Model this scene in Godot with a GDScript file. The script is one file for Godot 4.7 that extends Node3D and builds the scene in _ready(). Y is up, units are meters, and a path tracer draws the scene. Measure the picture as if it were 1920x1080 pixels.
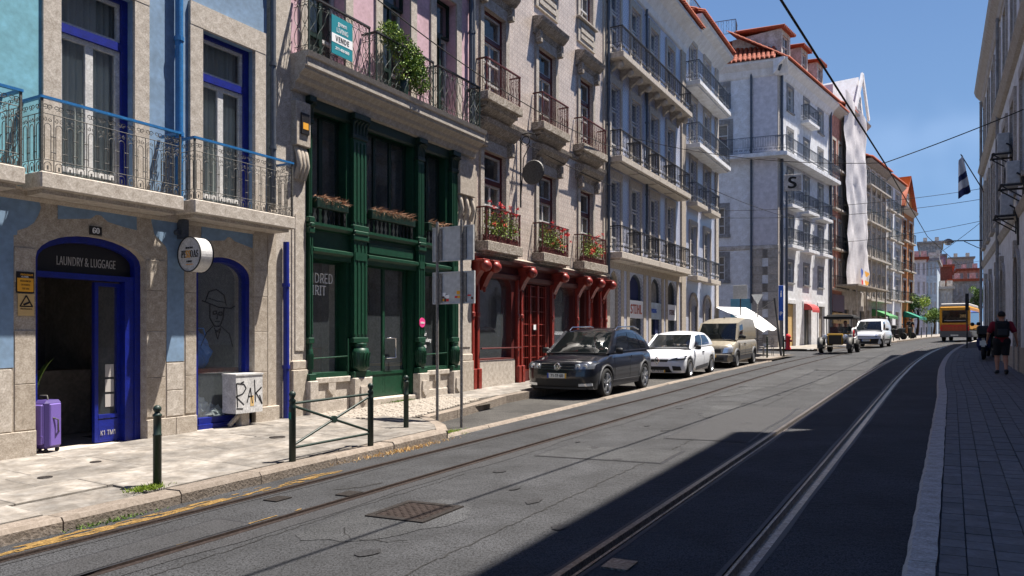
extends Node3D
# A street with tram rails: camera on the right-hand pavement. x is across the street (left is negative), -z runs up the street.
# "l" in the helpers is the distance to the left of the camera, "s" the distance up the street, both in metres.

var M := {}
var T := {}
var used := {}
var cache := {}
var gid := 10
var rng := RandomNumberGenerator.new()

func _ready():
	rng.seed = 7
	make_camera_and_light()
	make_textures()
	make_materials()
	build_ground()
	build_blue_house()
	build_pink_house()
	build_tiled_house()
	build_azulejo_houses()
	build_white_house()
	build_far_row()
	build_right_side()
	build_street_things()
	build_vehicles()
	build_people()
	build_wires()

func make_camera_and_light():
	var cam := Camera3D.new()
	cam.name = "camera"
	add_child(cam)
	cam.position = Vector3(0, 1.55, 0)
	cam.rotation.y = deg_to_rad(29.5904)
	cam.projection = Camera3D.PROJECTION_FRUSTUM
	cam.near = 0.1
	cam.far = 1200.0
	cam.size = 0.1 * 1080.0 / 1400.0
	cam.frustum_offset = Vector2(0, 0.1 * 90.0 / 1400.0)
	cam.current = true
	var env := Environment.new()
	env.background_mode = Environment.BG_SKY
	var sky := Sky.new()
	var sm := ProceduralSkyMaterial.new()
	sm.sky_top_color = Color(0.15, 0.31, 0.68)
	sm.sky_horizon_color = Color(0.63, 0.81, 1.0)
	sm.sky_curve = 0.5
	sm.ground_bottom_color = Color(0.2, 0.19, 0.18)
	sm.ground_horizon_color = Color(0.5, 0.55, 0.6)
	sm.sun_angle_max = 1.0
	sm.sky_cover = cirrus()
	sm.sky_cover_modulate = Color(1, 1, 1, 0.11)
	sky.sky_material = sm
	env.sky = sky
	env.background_energy_multiplier = 0.35
	env.tonemap_mode = Environment.TONE_MAPPER_LINEAR
	env.tonemap_exposure = 2.45
	env.sdfgi_enabled = true
	env.ssao_enabled = true
	env.ssil_enabled = true
	var we := WorldEnvironment.new()
	we.name = "world_environment"
	we.environment = env
	add_child(we)
	var sun := DirectionalLight3D.new()
	sun.name = "sun"
	sun.light_energy = 1.6
	sun.light_color = Color(1.0, 0.97, 0.93)
	sun.light_angular_distance = 0.5
	sun.shadow_enabled = true
	add_child(sun)
	var to_sun := Vector3(0.213, 0.785, -0.21).normalized()
	sun.look_at_from_position(to_sun * 60.0, Vector3.ZERO, Vector3(0, 0, 1))

func cirrus() -> ImageTexture:
	var n := FastNoiseLite.new()
	n.seed = 3
	n.frequency = 0.012
	n.fractal_octaves = 5
	n.domain_warp_enabled = true
	n.domain_warp_amplitude = 30.0
	var w := 512
	var h := 256
	var im := Image.create(w, h, false, Image.FORMAT_RGBA8)
	for y in h:
		for x in w:
			var a := float(x) / w * TAU
			var b := (0.5 - float(y) / h) * PI
			var d := Vector3(cos(a) * cos(b), sin(b), sin(a) * cos(b))
			var v := n.get_noise_3d(d.x * 90.0, d.y * 420.0 + d.x * 60.0, d.z * 90.0)
			v = clampf(v * 1.9 + 0.1, 0, 1)
			im.set_pixel(x, y, Color(0.9, 0.94, 1.0, v * v))
	return ImageTexture.create_from_image(im)

# ---------- street plan ----------
func bend(s: float) -> float:
	return 0.0014 * maxf(0.0, s - 20.0) * maxf(0.0, s - 20.0)

func climb(s: float) -> float:
	return 0.0185 * minf(s, 115.0)

func P(l: float, s: float, up := 0.0) -> Vector3:      # a point on the road surface plus "up"
	return Vector3(-l + bend(s), climb(s) - 0.025 * clampf(l, -3.0, 7.0) + up, -s)

func W(l: float, y: float, s: float) -> Vector3:       # straight street coordinates
	return Vector3(-l, y, -s)

func foot(s: float) -> float:                          # pavement height at the left house fronts
	return 0.0185 * s + 0.03

# ---------- nodes ----------
func numbered(n: String) -> String:
	if not used.has(n):
		used[n] = 0
		return n
	used[n] += 1
	return "%s_%03d" % [n, used[n]]

func thing(called: String, label: String, category: String, at := Vector3.ZERO, turn := 0.0, group := "") -> Node3D:
	var o := Node3D.new()
	o.name = numbered(called)
	add_child(o)
	o.position = at
	o.rotation.y = turn
	tag(o, label, category, group)
	return o

func tag(o: Node, label: String, category: String, group := ""):
	o.set_meta("label", label)
	o.set_meta("category", category)
	if group != "":
		o.set_meta("group", group)

func structure(called: String, at := Vector3.ZERO) -> Node3D:
	var o := Node3D.new()
	o.name = numbered(called)
	add_child(o)
	o.position = at
	o.set_meta("kind", "structure")
	return o

func put(mesh: Mesh, called: String, m: Material, parent: Node, at := Vector3.ZERO, basis := Basis.IDENTITY) -> MeshInstance3D:
	var o := MeshInstance3D.new()
	o.mesh = mesh
	o.material_override = m
	if parent == self:
		o.name = numbered(called)
		add_child(o)
	else:
		o.name = called
		parent.add_child(o, true)
	o.transform = Transform3D(basis, at)
	return o

func done(st: SurfaceTool) -> ArrayMesh:
	st.generate_normals()
	st.index()
	return st.commit()

func make(st: SurfaceTool, called: String, m: Material, parent: Node, at := Vector3.ZERO, basis := Basis.IDENTITY) -> MeshInstance3D:
	return put(done(st), called, m, parent, at, basis)

func mb() -> SurfaceTool:
	var st := SurfaceTool.new()
	st.begin(Mesh.PRIMITIVE_TRIANGLES)
	return st

func shared(key: String, builder: Callable) -> Mesh:
	if not cache.has(key):
		var st := mb()
		builder.call(st)
		cache[key] = done(st)
	return cache[key]

# ---------- shapes ----------
func tri(st: SurfaceTool, a: Vector3, b: Vector3, c: Vector3):
	st.add_vertex(a)
	st.add_vertex(c)
	st.add_vertex(b)

func quad(st: SurfaceTool, a: Vector3, b: Vector3, c: Vector3, d: Vector3):   # counter-clockwise seen from the front
	tri(st, a, b, c)
	tri(st, a, c, d)

func flat(st: SurfaceTool):
	st.set_smooth_group(-1)

func smooth(st: SurfaceTool):
	gid += 1
	st.set_smooth_group(gid)

func hexa(st: SurfaceTool, p: Array):    # 0-3 back face (z low) ccw from the front: lb, rb, rt, lt; 4-7 front face
	quad(st, p[4], p[5], p[6], p[7])
	quad(st, p[1], p[0], p[3], p[2])
	quad(st, p[0], p[4], p[7], p[3])
	quad(st, p[5], p[1], p[2], p[6])
	quad(st, p[7], p[6], p[2], p[3])
	quad(st, p[0], p[1], p[5], p[4])

func bx(st: SurfaceTool, x0: float, y0: float, z0: float, x1: float, y1: float, z1: float):
	flat(st)
	hexa(st, [Vector3(x0, y0, z0), Vector3(x1, y0, z0), Vector3(x1, y1, z0), Vector3(x0, y1, z0), Vector3(x0, y0, z1), Vector3(x1, y0, z1), Vector3(x1, y1, z1), Vector3(x0, y1, z1)])

func bev(st: SurfaceTool, x0: float, y0: float, z0: float, x1: float, y1: float, z1: float, b: float):   # box with chamfered edges
	flat(st)
	var lo := Vector3(x0, y0, z0)
	var hi := Vector3(x1, y1, z1)
	var f := func(ax: int, side: int) -> Array:
		var u := (ax + 1) % 3
		var v := (ax + 2) % 3
		var r := []
		for k in [[0, 0], [1, 0], [1, 1], [0, 1]]:
			var p := Vector3.ZERO
			p[ax] = hi[ax] if side else lo[ax]
			p[u] = hi[u] - b if k[0] else lo[u] + b
			p[v] = hi[v] - b if k[1] else lo[v] + b
			r.append(p)
		return r
	var fs := []
	for ax in 3:
		fs.append([f.call(ax, 0), f.call(ax, 1)])
		var n = fs[ax][0]
		quad(st, n[3], n[2], n[1], n[0])
		var q = fs[ax][1]
		quad(st, q[0], q[1], q[2], q[3])
	for ax in 3:          # the twelve edges: between the faces across u and across v, along ax
		var u := (ax + 1) % 3
		var v := (ax + 2) % 3
		for a in 2:
			for c in 2:
				var p0 := Vector3.ZERO
				p0[ax] = lo[ax] + b
				p0[u] = hi[u] if a else lo[u]
				p0[v] = hi[v] - b if c else lo[v] + b
				var p1 := p0
				p1[ax] = hi[ax] - b
				var r0 := p0
				r0[u] = hi[u] - b if a else lo[u] + b
				r0[v] = hi[v] if c else lo[v]
				var r1 := r0
				r1[ax] = p1[ax]
				if (a == c):
					quad(st, p0, p1, r1, r0)
				else:
					quad(st, p1, p0, r0, r1)
	for a in 2:
		for c in 2:
			for d in 2:
				var cx := Vector3(hi.x if a else lo.x, hi.y - b if c else lo.y + b, hi.z - b if d else lo.z + b)
				var cy := Vector3(hi.x - b if a else lo.x + b, hi.y if c else lo.y, hi.z - b if d else lo.z + b)
				var cz := Vector3(hi.x - b if a else lo.x + b, hi.y - b if c else lo.y + b, hi.z if d else lo.z)
				if (a + c + d) % 2 == 1:
					tri(st, cx, cy, cz)
				else:
					tri(st, cz, cy, cx)

func prism(st: SurfaceTool, poly: PackedVector2Array, z0: float, z1: float, x := Transform3D.IDENTITY, sides := true):
	flat(st)
	if Geometry2D.is_polygon_clockwise(poly):
		poly = poly.duplicate()
		poly.reverse()
	var t := Geometry2D.triangulate_polygon(poly)
	for i in range(0, t.size(), 3):
		var a := poly[t[i]]
		var b := poly[t[i + 1]]
		var c := poly[t[i + 2]]
		if (b - a).cross(c - a) < 0:
			var k := b
			b = c
			c = k
		tri(st, x * Vector3(a.x, a.y, z1), x * Vector3(b.x, b.y, z1), x * Vector3(c.x, c.y, z1))
		tri(st, x * Vector3(c.x, c.y, z0), x * Vector3(b.x, b.y, z0), x * Vector3(a.x, a.y, z0))
	if sides:
		for i in poly.size():
			var a := poly[i]
			var b := poly[(i + 1) % poly.size()]
			quad(st, x * Vector3(a.x, a.y, z0), x * Vector3(b.x, b.y, z0), x * Vector3(b.x, b.y, z1), x * Vector3(a.x, a.y, z1))

func tube(st: SurfaceTool, pts: Array, r: float, n := 6, r2 := -1.0, caps := true):
	smooth(st)
	var rings := []
	var up := Vector3.UP
	for i in pts.size():
		var d: Vector3 = (pts[mini(i + 1, pts.size() - 1)] - pts[maxi(i - 1, 0)]).normalized()
		if absf(d.dot(up)) > 0.95:
			up = Vector3.RIGHT if absf(d.x) < 0.9 else Vector3.FORWARD
		var a := d.cross(up).normalized()
		var b := a.cross(d).normalized()
		up = b
		var rr := r if r2 < 0 else lerpf(r, r2, float(i) / (pts.size() - 1))
		var ring := []
		for k in n:
			var t := TAU * k / n
			ring.append(pts[i] + (a * cos(t) + b * sin(t)) * rr)
		rings.append(ring)
	for i in rings.size() - 1:
		for k in n:
			var k2 := (k + 1) % n
			quad(st, rings[i][k], rings[i][k2], rings[i + 1][k2], rings[i + 1][k])
	if caps:
		flat(st)
		for k in range(1, n - 1):
			tri(st, rings[0][0], rings[0][k + 1], rings[0][k])
			var e = rings[rings.size() - 1]
			tri(st, e[0], e[k], e[k + 1])

func rod(st: SurfaceTool, a: Vector3, b: Vector3, r: float, n := 6):
	tube(st, [a, b], r, n)

func bar(st: SurfaceTool, a: Vector3, b: Vector3, w: float, h: float, up := Vector3.UP):   # rectangular bar from a to b
	flat(st)
	var d := (b - a).normalized()
	var side := d.cross(up).normalized() * w * 0.5
	var v := side.cross(d).normalized() * h * 0.5
	hexa(st, [a - side - v, a + side - v, a + side + v, a - side + v, b - side - v, b + side - v, b + side + v, b - side + v])

func lathe(st: SurfaceTool, prof: Array, n := 16, x := Transform3D.IDENTITY, sharp := false):   # prof: Vector2(radius, y) from the bottom up
	if sharp:
		flat(st)
	else:
		smooth(st)
	for i in prof.size() - 1:
		for k in n:
			var t0 := TAU * k / n
			var t1 := TAU * (k + 1) / n
			var a := x * Vector3(cos(t0) * prof[i].x, prof[i].y, -sin(t0) * prof[i].x)
			var b := x * Vector3(cos(t1) * prof[i].x, prof[i].y, -sin(t1) * prof[i].x)
			var c := x * Vector3(cos(t1) * prof[i + 1].x, prof[i + 1].y, -sin(t1) * prof[i + 1].x)
			var d := x * Vector3(cos(t0) * prof[i + 1].x, prof[i + 1].y, -sin(t0) * prof[i + 1].x)
			if prof[i].x < 1e-5:
				tri(st, a, c, d)
			elif prof[i + 1].x < 1e-5:
				tri(st, a, b, c)
			else:
				quad(st, a, b, c, d)

func ring_path(c: Vector3, r: float, a0: float, a1: float, n: int) -> Array:   # arc in the xy plane
	var out := []
	for i in n + 1:
		var t := deg_to_rad(lerpf(a0, a1, float(i) / n))
		out.append(c + Vector3(cos(t) * r, sin(t) * r, 0))
	return out

func arch_pts(x0: float, x1: float, ys: float, rise: float, n := 14) -> Array:   # points of a segmental / elliptic arch from left to right
	var out := []
	for i in n + 1:
		var t := PI - PI * i / n
		out.append(Vector2((x0 + x1) * 0.5 + cos(t) * (x1 - x0) * 0.5, ys + sin(t) * rise))
	return out

# A wall in the plane z = 0 with openings [x0, y0, x1, y1(spring), rise]; reveals run back by "deep".
func wall(st: SurfaceTool, x0: float, y0: float, x1: float, y1: float, holes: Array, deep: float, z := 0.0):
	flat(st)
	var xs := [x0, x1]
	var ys := [y0, y1]
	for h in holes:
		xs.append_array([h[0], h[2]])
		ys.append_array([h[1], h[3], h[3] + (h[4] if h.size() > 4 else 0.0)])
	xs.sort()
	ys.sort()
	for i in xs.size() - 1:
		if xs[i + 1] - xs[i] < 1e-4 or xs[i] < x0 - 1e-4 or xs[i + 1] > x1 + 1e-4:
			continue
		for j in ys.size() - 1:
			if ys[j + 1] - ys[j] < 1e-4 or ys[j] < y0 - 1e-4 or ys[j + 1] > y1 + 1e-4:
				continue
			var cx: float = (xs[i] + xs[i + 1]) * 0.5
			var cy: float = (ys[j] + ys[j + 1]) * 0.5
			var open := false
			for h in holes:
				var top: float = h[3] + (h[4] if h.size() > 4 else 0.0)
				if cx > h[0] and cx < h[2] and cy > h[1] and cy < top:
					open = true
			if not open:
				quad(st, Vector3(xs[i], ys[j], z), Vector3(xs[i + 1], ys[j], z), Vector3(xs[i + 1], ys[j + 1], z), Vector3(xs[i], ys[j + 1], z))
	for h in holes:
		var rise: float = h[4] if h.size() > 4 else 0.0
		var a := Vector3(h[0], h[1], z)
		var b := Vector3(h[2], h[1], z)
		var back := Vector3(0, 0, -deep)
		var c := Vector3(h[2], h[3], z)
		var d := Vector3(h[0], h[3], z)
		quad(st, a + back, a, d, d + back)
		quad(st, b, b + back, c + back, c)
		quad(st, a + back, b + back, b, a)
		if rise < 1e-4:
			quad(st, d, c, c + back, d + back)
		else:
			var ap := arch_pts(h[0], h[2], h[3], rise)
			for i in ap.size() - 1:
				var p := Vector3(ap[i].x, ap[i].y, z)
				var r := Vector3(ap[i + 1].x, ap[i + 1].y, z)
				quad(st, p, r, r + back, p + back)
				quad(st, p, Vector3(r.x, r.y, z), Vector3(r.x, h[3] + rise, z), Vector3(p.x, h[3] + rise, z))
	# edges and back
	quad(st, Vector3(x0, y0, z - deep), Vector3(x0, y0, z), Vector3(x0, y1, z), Vector3(x0, y1, z - deep))
	quad(st, Vector3(x1, y0, z), Vector3(x1, y0, z - deep), Vector3(x1, y1, z - deep), Vector3(x1, y1, z))
	quad(st, Vector3(x0, y1, z), Vector3(x1, y1, z), Vector3(x1, y1, z - deep), Vector3(x0, y1, z - deep))
	quad(st, Vector3(x0, y0, z - deep), Vector3(x1, y0, z - deep), Vector3(x1, y0, z), Vector3(x0, y0, z))

func letters(text: String, size: float, called: String, m: Material, parent: Node, at: Vector3, basis := Basis.IDENTITY, squeeze := 1.0, depth := 0.012, font := "Droid Sans", bold := false) -> MeshInstance3D:
	var tm := TextMesh.new()
	var f := SystemFont.new()
	f.font_names = PackedStringArray([font])
	if bold:
		f.font_weight = 700
	tm.font = f
	tm.text = text
	tm.font_size = 32
	tm.pixel_size = size / 23.0          # size is about the height of a capital
	tm.depth = depth
	tm.curve_step = 2.0
	return put(tm, called, m, parent, at, basis.scaled_local(Vector3(squeeze, 1, 1)))

# ---------- textures and materials ----------
func noise_img(size: int, freq: float, oct: int, sd: int, kind := FastNoiseLite.TYPE_SIMPLEX_SMOOTH) -> Image:
	var n := FastNoiseLite.new()
	n.seed = sd
	n.noise_type = kind
	n.frequency = freq
	n.fractal_octaves = oct
	if kind == FastNoiseLite.TYPE_CELLULAR:
		n.cellular_return_type = FastNoiseLite.RETURN_DISTANCE
	return n.get_seamless_image(size, size)

func mixed(size: int, layers: Array, lo: float, hi: float, tint_lo := Color(1, 1, 1), tint_hi := Color(1, 1, 1)) -> ImageTexture:   # layers: [image, weight, power]
	var im := Image.create(size, size, false, Image.FORMAT_RGB8)
	var data := PackedByteArray()
	data.resize(size * size * 3)
	var raw := []
	for ly in layers:
		raw.append((ly[0] as Image).get_data())
	var k := 0
	var total := 0.0
	for ly in layers:
		total += ly[1]
	for i in size * size:
		var v := 0.0
		for j in raw.size():
			v += float(raw[j][i]) / 255.0 * layers[j][1]
		v = clampf((v / total - 0.5) * 1.7 + 0.5, 0, 1)
		var b := lerpf(lo, hi, v)
		data[k] = int(255.0 * clampf(b * lerpf(tint_lo.r, tint_hi.r, v), 0, 1))
		data[k + 1] = int(255.0 * clampf(b * lerpf(tint_lo.g, tint_hi.g, v), 0, 1))
		data[k + 2] = int(255.0 * clampf(b * lerpf(tint_lo.b, tint_hi.b, v), 0, 1))
		k += 3
	return ImageTexture.create_from_image(Image.create_from_data(size, size, false, Image.FORMAT_RGB8, data))

func make_textures():
	var fine := noise_img(512, 0.22, 2, 11)
	var mid := noise_img(512, 0.04, 4, 12)
	var big := noise_img(512, 0.009, 4, 13)
	var cell := noise_img(512, 0.12, 1, 14, FastNoiseLite.TYPE_CELLULAR)
	T.fine_grey = ImageTexture.create_from_image(fine)
	T.cell_grey = ImageTexture.create_from_image(cell)
	T.mid_grey = ImageTexture.create_from_image(mid)
	T.plaster = mixed(512, [[big, 1.0], [mid, 0.7], [fine, 0.25]], 0.84, 1.0, Color(1, 0.985, 0.96), Color(1, 1, 1))
	T.old_plaster = mixed(512, [[big, 1.2], [mid, 0.9], [fine, 0.2]], 0.68, 1.0, Color(1, 0.96, 0.9), Color(1, 1, 1))
	T.stone = mixed(512, [[big, 0.9], [mid, 1.0], [cell, 0.7], [fine, 0.5]], 0.66, 1.0, Color(0.98, 0.945, 0.9), Color(1, 1, 1))
	T.slab = mixed(512, [[big, 1.2], [mid, 0.8], [fine, 0.35]], 0.78, 1.0, Color(1, 0.97, 0.93), Color(1, 1, 1))
	T.paint = mixed(512, [[big, 0.8], [mid, 0.9], [fine, 0.7]], 0.7, 1.0)
	T.dirty = mixed(512, [[big, 0.6], [mid, 1.2], [cell, 0.3]], 0.5, 1.0, Color(1, 0.93, 0.85), Color(1, 1, 1))
	T.patchy = mixed(512, [[big, 1.4], [noise_img(512, 0.02, 5, 19), 1.0], [mid, 0.4]], 0.66, 1.0)
	T.faint = mixed(512, [[big, 1.4], [mid, 0.5]], 0.87, 1.0)
	T.fabric = mixed(512, [[mid, 0.8], [fine, 1.0]], 0.8, 1.0)
	T.asphalt = asphalt_tex(1024, 5)
	T.rough_asphalt = asphalt_tex(512, 9)
	T.azulejo = azulejo_tex()
	T.beige_tile = beige_tile_tex()

func asphalt_tex(size: int, sd: int) -> ImageTexture:
	var g := noise_img(size, 0.28, 1, sd)
	var c := noise_img(size, 0.17, 1, sd + 1, FastNoiseLite.TYPE_CELLULAR)
	var m := noise_img(size, 0.012, 4, sd + 2)
	var a := g.get_data()
	var b := c.get_data()
	var d := m.get_data()
	var r := RandomNumberGenerator.new()
	r.seed = sd
	var data := PackedByteArray()
	data.resize(size * size * 3)
	var k := 0
	for i in size * size:
		var v := 0.66 + (float(a[i]) / 255.0 - 0.5) * 1.5 + (0.5 - float(b[i]) / 255.0) * 0.9 + (float(d[i]) / 255.0 - 0.5) * 0.22
		if r.randf() < 0.05:
			v += r.randf_range(-0.4, 0.45)
		var w := int(clampf(v, 0.1, 1.0) * 255.0)
		data[k] = w
		data[k + 1] = w
		data[k + 2] = w
		k += 3
	return ImageTexture.create_from_image(Image.create_from_data(size, size, false, Image.FORMAT_RGB8, data))

func azulejo_tex() -> ImageTexture:     # printed blue pattern of the glazed wall tiles, four tiles a side
	var n := 256
	var im := Image.create(n, n, false, Image.FORMAT_RGB8)
	var r := RandomNumberGenerator.new()
	r.seed = 4
	for y in n:
		for x in n:
			var u := fposmod(x / 64.0, 1.0) - 0.5
			var v := fposmod(y / 64.0, 1.0) - 0.5
			var d := Vector2(u, v).length()
			var k := absf(sin(atan2(v, u) * 4.0))
			var e := Vector2(absf(u) - 0.5, absf(v) - 0.5).length()
			var ink := 0.0
			if absf(d - (0.2 + 0.12 * k)) < 0.045:
				ink = 0.95
			elif d < 0.1:
				ink = 0.55
			elif absf(e - 0.2) < 0.04 or e < 0.08:
				ink = 0.8
			var c := Color(0.86, 0.87, 0.9).lerp(Color(0.2, 0.28, 0.52), ink)
			if absf(u) > 0.487 or absf(v) > 0.487:
				c = Color(0.62, 0.6, 0.58)
			im.set_pixel(x, y, c * (0.95 + 0.05 * r.randf()))
	return ImageTexture.create_from_image(im)

func beige_tile_tex() -> ImageTexture:   # printed beige and brown pattern of the glazed wall tiles
	var n := 512
	var im := Image.create(n, n, false, Image.FORMAT_RGB8)
	var r := RandomNumberGenerator.new()
	r.seed = 8
	for y in n:
		for x in n:
			var u := fposmod(x / 64.0, 1.0) - 0.5
			var v := fposmod(y / 64.0, 1.0) - 0.5
			var tx := int(x / 64.0)
			var ty := int(y / 64.0)
			var tone := 0.9 + 0.1 * fposmod(sin(tx * 12.9 + ty * 78.2) * 43758.5, 1.0)
			var a := absf(u) + absf(v)
			var c := Color(0.93, 0.9, 0.88)
			if absf(a - 0.5) < 0.07:
				c = Color(0.72, 0.67, 0.66)
			elif a < 0.2:
				c = Color(0.74, 0.69, 0.68)
			elif absf(a - 0.32) < 0.03:
				c = Color(0.8, 0.74, 0.68)
			if absf(u) > 0.48 or absf(v) > 0.48:
				c = Color(0.7, 0.67, 0.65)
			im.set_pixel(x, y, c * tone * (0.96 + 0.04 * r.randf()))
	return ImageTexture.create_from_image(im)

func mat(key: String, c: Color, rough := 0.8, tex: Texture2D = null, scale := 1.0, metal := 0.0, relief: Texture2D = null, relief_cm := 0.0) -> StandardMaterial3D:
	var m := StandardMaterial3D.new()
	m.resource_name = key
	m.albedo_color = c
	m.roughness = rough
	m.metallic = metal
	if tex:
		m.albedo_texture = tex
	if relief:
		m.heightmap_enabled = true
		m.heightmap_texture = relief
		m.heightmap_scale = relief_cm
	if tex or relief:
		m.uv1_triplanar = true
		m.uv1_world_triplanar = true
		m.uv1_scale = Vector3.ONE * scale
	M[key] = m
	return m

func blotch(d: StandardMaterial3D, scale: float, tex: Texture2D):     # coarse stains over the fine grain
	d.detail_enabled = true
	d.detail_blend_mode = BaseMaterial3D.BLEND_MODE_MUL
	d.detail_albedo = tex
	d.detail_uv_layer = BaseMaterial3D.DETAIL_UV_2
	d.uv2_triplanar = true
	d.uv2_world_triplanar = true
	d.uv2_scale = Vector3.ONE * scale

func c8(r: int, g: int, b: int) -> Color:
	return Color8(r, g, b)

func glass(key: String, c: Color, a: float, rough := 0.0) -> StandardMaterial3D:
	var m := mat(key, Color(c.r, c.g, c.b, a), rough)
	m.transparency = BaseMaterial3D.TRANSPARENCY_ALPHA
	return m

func make_materials():
	mat("asphalt", c8(74, 75, 78), 0.9, T.asphalt, 0.24, 0.0, T.cell_grey, 0.5)
	mat("asphalt_patch", c8(86, 87, 89), 0.92, T.asphalt, 0.26, 0.0, T.cell_grey, 0.5)
	mat("asphalt_dark", c8(60, 60, 62), 0.85, T.rough_asphalt, 0.55)
	mat("asphalt_bay", c8(98, 95, 91), 0.95, T.rough_asphalt, 0.6, 0.0, T.cell_grey, 0.6)
	mat("bitumen", c8(42, 42, 46), 0.55, T.paint, 0.8)
	mat("oil", c8(52, 52, 54), 0.6, T.rough_asphalt, 0.5)
	mat("crack", c8(34, 33, 32), 0.95)
	mat("yellow_paint", c8(158, 128, 66), 0.85, T.dirty, 2.0)
	mat("rail_steel", c8(200, 196, 194), 0.28, T.dirty, 1.4, 0.75)
	mat("rail_rust", c8(70, 60, 57), 0.6, T.dirty, 1.6, 0.4)
	mat("iron_cover", c8(62, 58, 57), 0.55, T.dirty, 3.0, 0.5, T.cell_grey, 0.4)
	for i in 4:
		var k: float = [1.0, 0.94, 1.04, 0.9][i]
		mat("slab%d" % i, Color(0.66 * k, 0.64 * k, 0.615 * k), 0.85, T.slab, 0.5 + 0.11 * i, 0.0, T.fine_grey, 0.15)
		mat("kerb%d" % i, Color(0.6 * k, 0.56 * k, 0.52 * k), 0.85, T.stone, 0.9 + 0.1 * i, 0.0, T.mid_grey, 0.5)
		mat("paver%d" % i, Color(0.46 * k, 0.45 * k, 0.445 * k), 0.75, T.slab, 1.1 + 0.2 * i, 0.0, T.fine_grey, 0.2)
	for k in ["asphalt", "asphalt_patch", "asphalt_bay", "slab0", "slab1", "slab2", "slab3", "cream_wall", "white_wall", "blue_wall", "limestone"]:
		var d: StandardMaterial3D = M[k] if M.has(k) else null
		if d:
			blotch(d, 0.11 if k.begins_with("asphalt") else 0.37, T.patchy if k[0] in ["a", "s"] else T.faint)
	mat("paver_bed", c8(70, 68, 66), 0.95, T.paint, 2.0)
	mat("cobble", c8(168, 161, 152), 0.85, T.slab, 2.0)
	mat("joint", c8(92, 87, 80), 0.95, T.dirty, 1.5)
	mat("earth", c8(120, 112, 100), 0.95, T.dirty, 0.3)
	mat("limestone", c8(206, 197, 185), 0.85, T.stone, 1.7, 0.0, T.fine_grey, 0.12)
	mat("limestone_b", c8(197, 187, 174), 0.85, T.stone, 1.3, 0.0, T.fine_grey, 0.12)
	mat("limestone_pale", c8(218, 211, 202), 0.85, T.stone, 1.4, 0.0, T.fine_grey, 0.1)
	mat("limestone_brown", c8(190, 160, 128), 0.85, T.stone, 1.0, 0.0, T.mid_grey, 0.3)
	mat("blue_wall", c8(126, 154, 184), 0.9, T.plaster, 0.5)
	mat("teal_wall", c8(120, 178, 196), 0.9, T.plaster, 0.5)
	mat("blue_paint", c8(12, 34, 142), 0.42, T.paint, 1.5)
	mat("rail_blue", c8(42, 120, 185), 0.4, T.paint, 2.0)
	mat("iron", c8(56, 56, 60), 0.6, T.paint, 3.0, 0.2)
	mat("iron_grey", c8(110, 112, 112), 0.6, T.dirty, 3.0, 0.2)
	mat("white_paint", c8(225, 224, 222), 0.5, T.paint, 1.3)
	mat("black_sign", c8(24, 20, 20), 0.45)
	mat("text_grey", c8(175, 170, 165), 0.6)
	mat("text_white", c8(235, 235, 235), 0.6)
	mat("text_dark", c8(32, 32, 36), 0.6)
	glass("pane", c8(90, 104, 112), 0.14)
	glass("shop_glass", c8(150, 160, 165), 0.1)
	glass("dark_glass", c8(40, 46, 52), 0.45)
	glass("car_glass", c8(30, 36, 38), 0.38)
	mat("dark_room", c8(150, 142, 132), 0.9, T.paint, 0.6)
	mat("deep_room", c8(74, 68, 62), 0.95)
	mat("pale_room", c8(176, 170, 162), 0.9, T.paint, 0.6)
	mat("curtain", c8(176, 184, 180), 0.9, T.fabric, 3.0)
	M.curtain.backlight = Color(0.4, 0.4, 0.4)
	mat("green_paint", c8(24, 72, 50), 0.42, T.paint, 1.6)
	mat("green_dark", c8(15, 46, 34), 0.45, T.paint, 1.6)
	mat("pink_wall", c8(212, 178, 190), 0.9, T.plaster, 0.5)
	mat("beige_tiles", c8(240, 234, 226), 0.3, T.beige_tile, 0.9)
	mat("blue_tiles", c8(238, 238, 242), 0.28, T.azulejo, 1.8)
	mat("pale_tiles", c8(242, 242, 244), 0.28, T.azulejo, 1.8)
	mat("red_paint", c8(150, 50, 38), 0.45, T.paint, 1.4)
	mat("red_dark", c8(98, 34, 31), 0.5, T.paint, 1.4)
	mat("grey_stone", c8(206, 200, 192), 0.85, T.stone, 0.9, 0.0, T.mid_grey, 0.3)
	mat("grimy_stone", c8(196, 190, 181), 0.9, T.dirty, 0.8, 0.0, T.mid_grey, 0.4)
	mat("white_wall", c8(230, 232, 236), 0.9, T.plaster, 0.4)
	mat("pale_strip", c8(210, 206, 210), 0.9, T.faint, 0.5)
	mat("pale_blue_wall", c8(190, 206, 220), 0.9, T.plaster, 0.4)
	mat("cream_wall", c8(212, 208, 204), 0.9, T.old_plaster, 0.3)
	mat("salmon_wall", c8(216, 152, 134), 0.9, T.old_plaster, 0.4)
	mat("orange_wall", c8(206, 130, 62), 0.9, T.old_plaster, 0.4)
	mat("roof_tile", c8(196, 98, 62), 0.85, T.dirty, 1.2)
	mat("roof_tile_b", c8(176, 82, 54), 0.85, T.dirty, 1.3)
	mat("zinc", c8(92, 100, 112), 0.5, T.paint, 1.0, 0.3)
	mat("post_green", c8(30, 52, 44), 0.5, T.paint, 3.0)
	mat("galvanised", c8(176, 176, 176), 0.5, T.dirty, 2.5, 0.3)
	mat("sign_back", c8(190, 192, 192), 0.6, T.faint, 1.5)
	mat("leaf_a", c8(104, 134, 52), 0.7)
	mat("leaf_b", c8(130, 150, 52), 0.7)
	mat("leaf_c", c8(58, 88, 36), 0.7)
	for k in ["leaf_a", "leaf_b", "leaf_c"]:
		M[k].backlight = Color(0.35, 0.45, 0.12)
	mat("dry_leaf", c8(164, 126, 98), 0.85)
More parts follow.
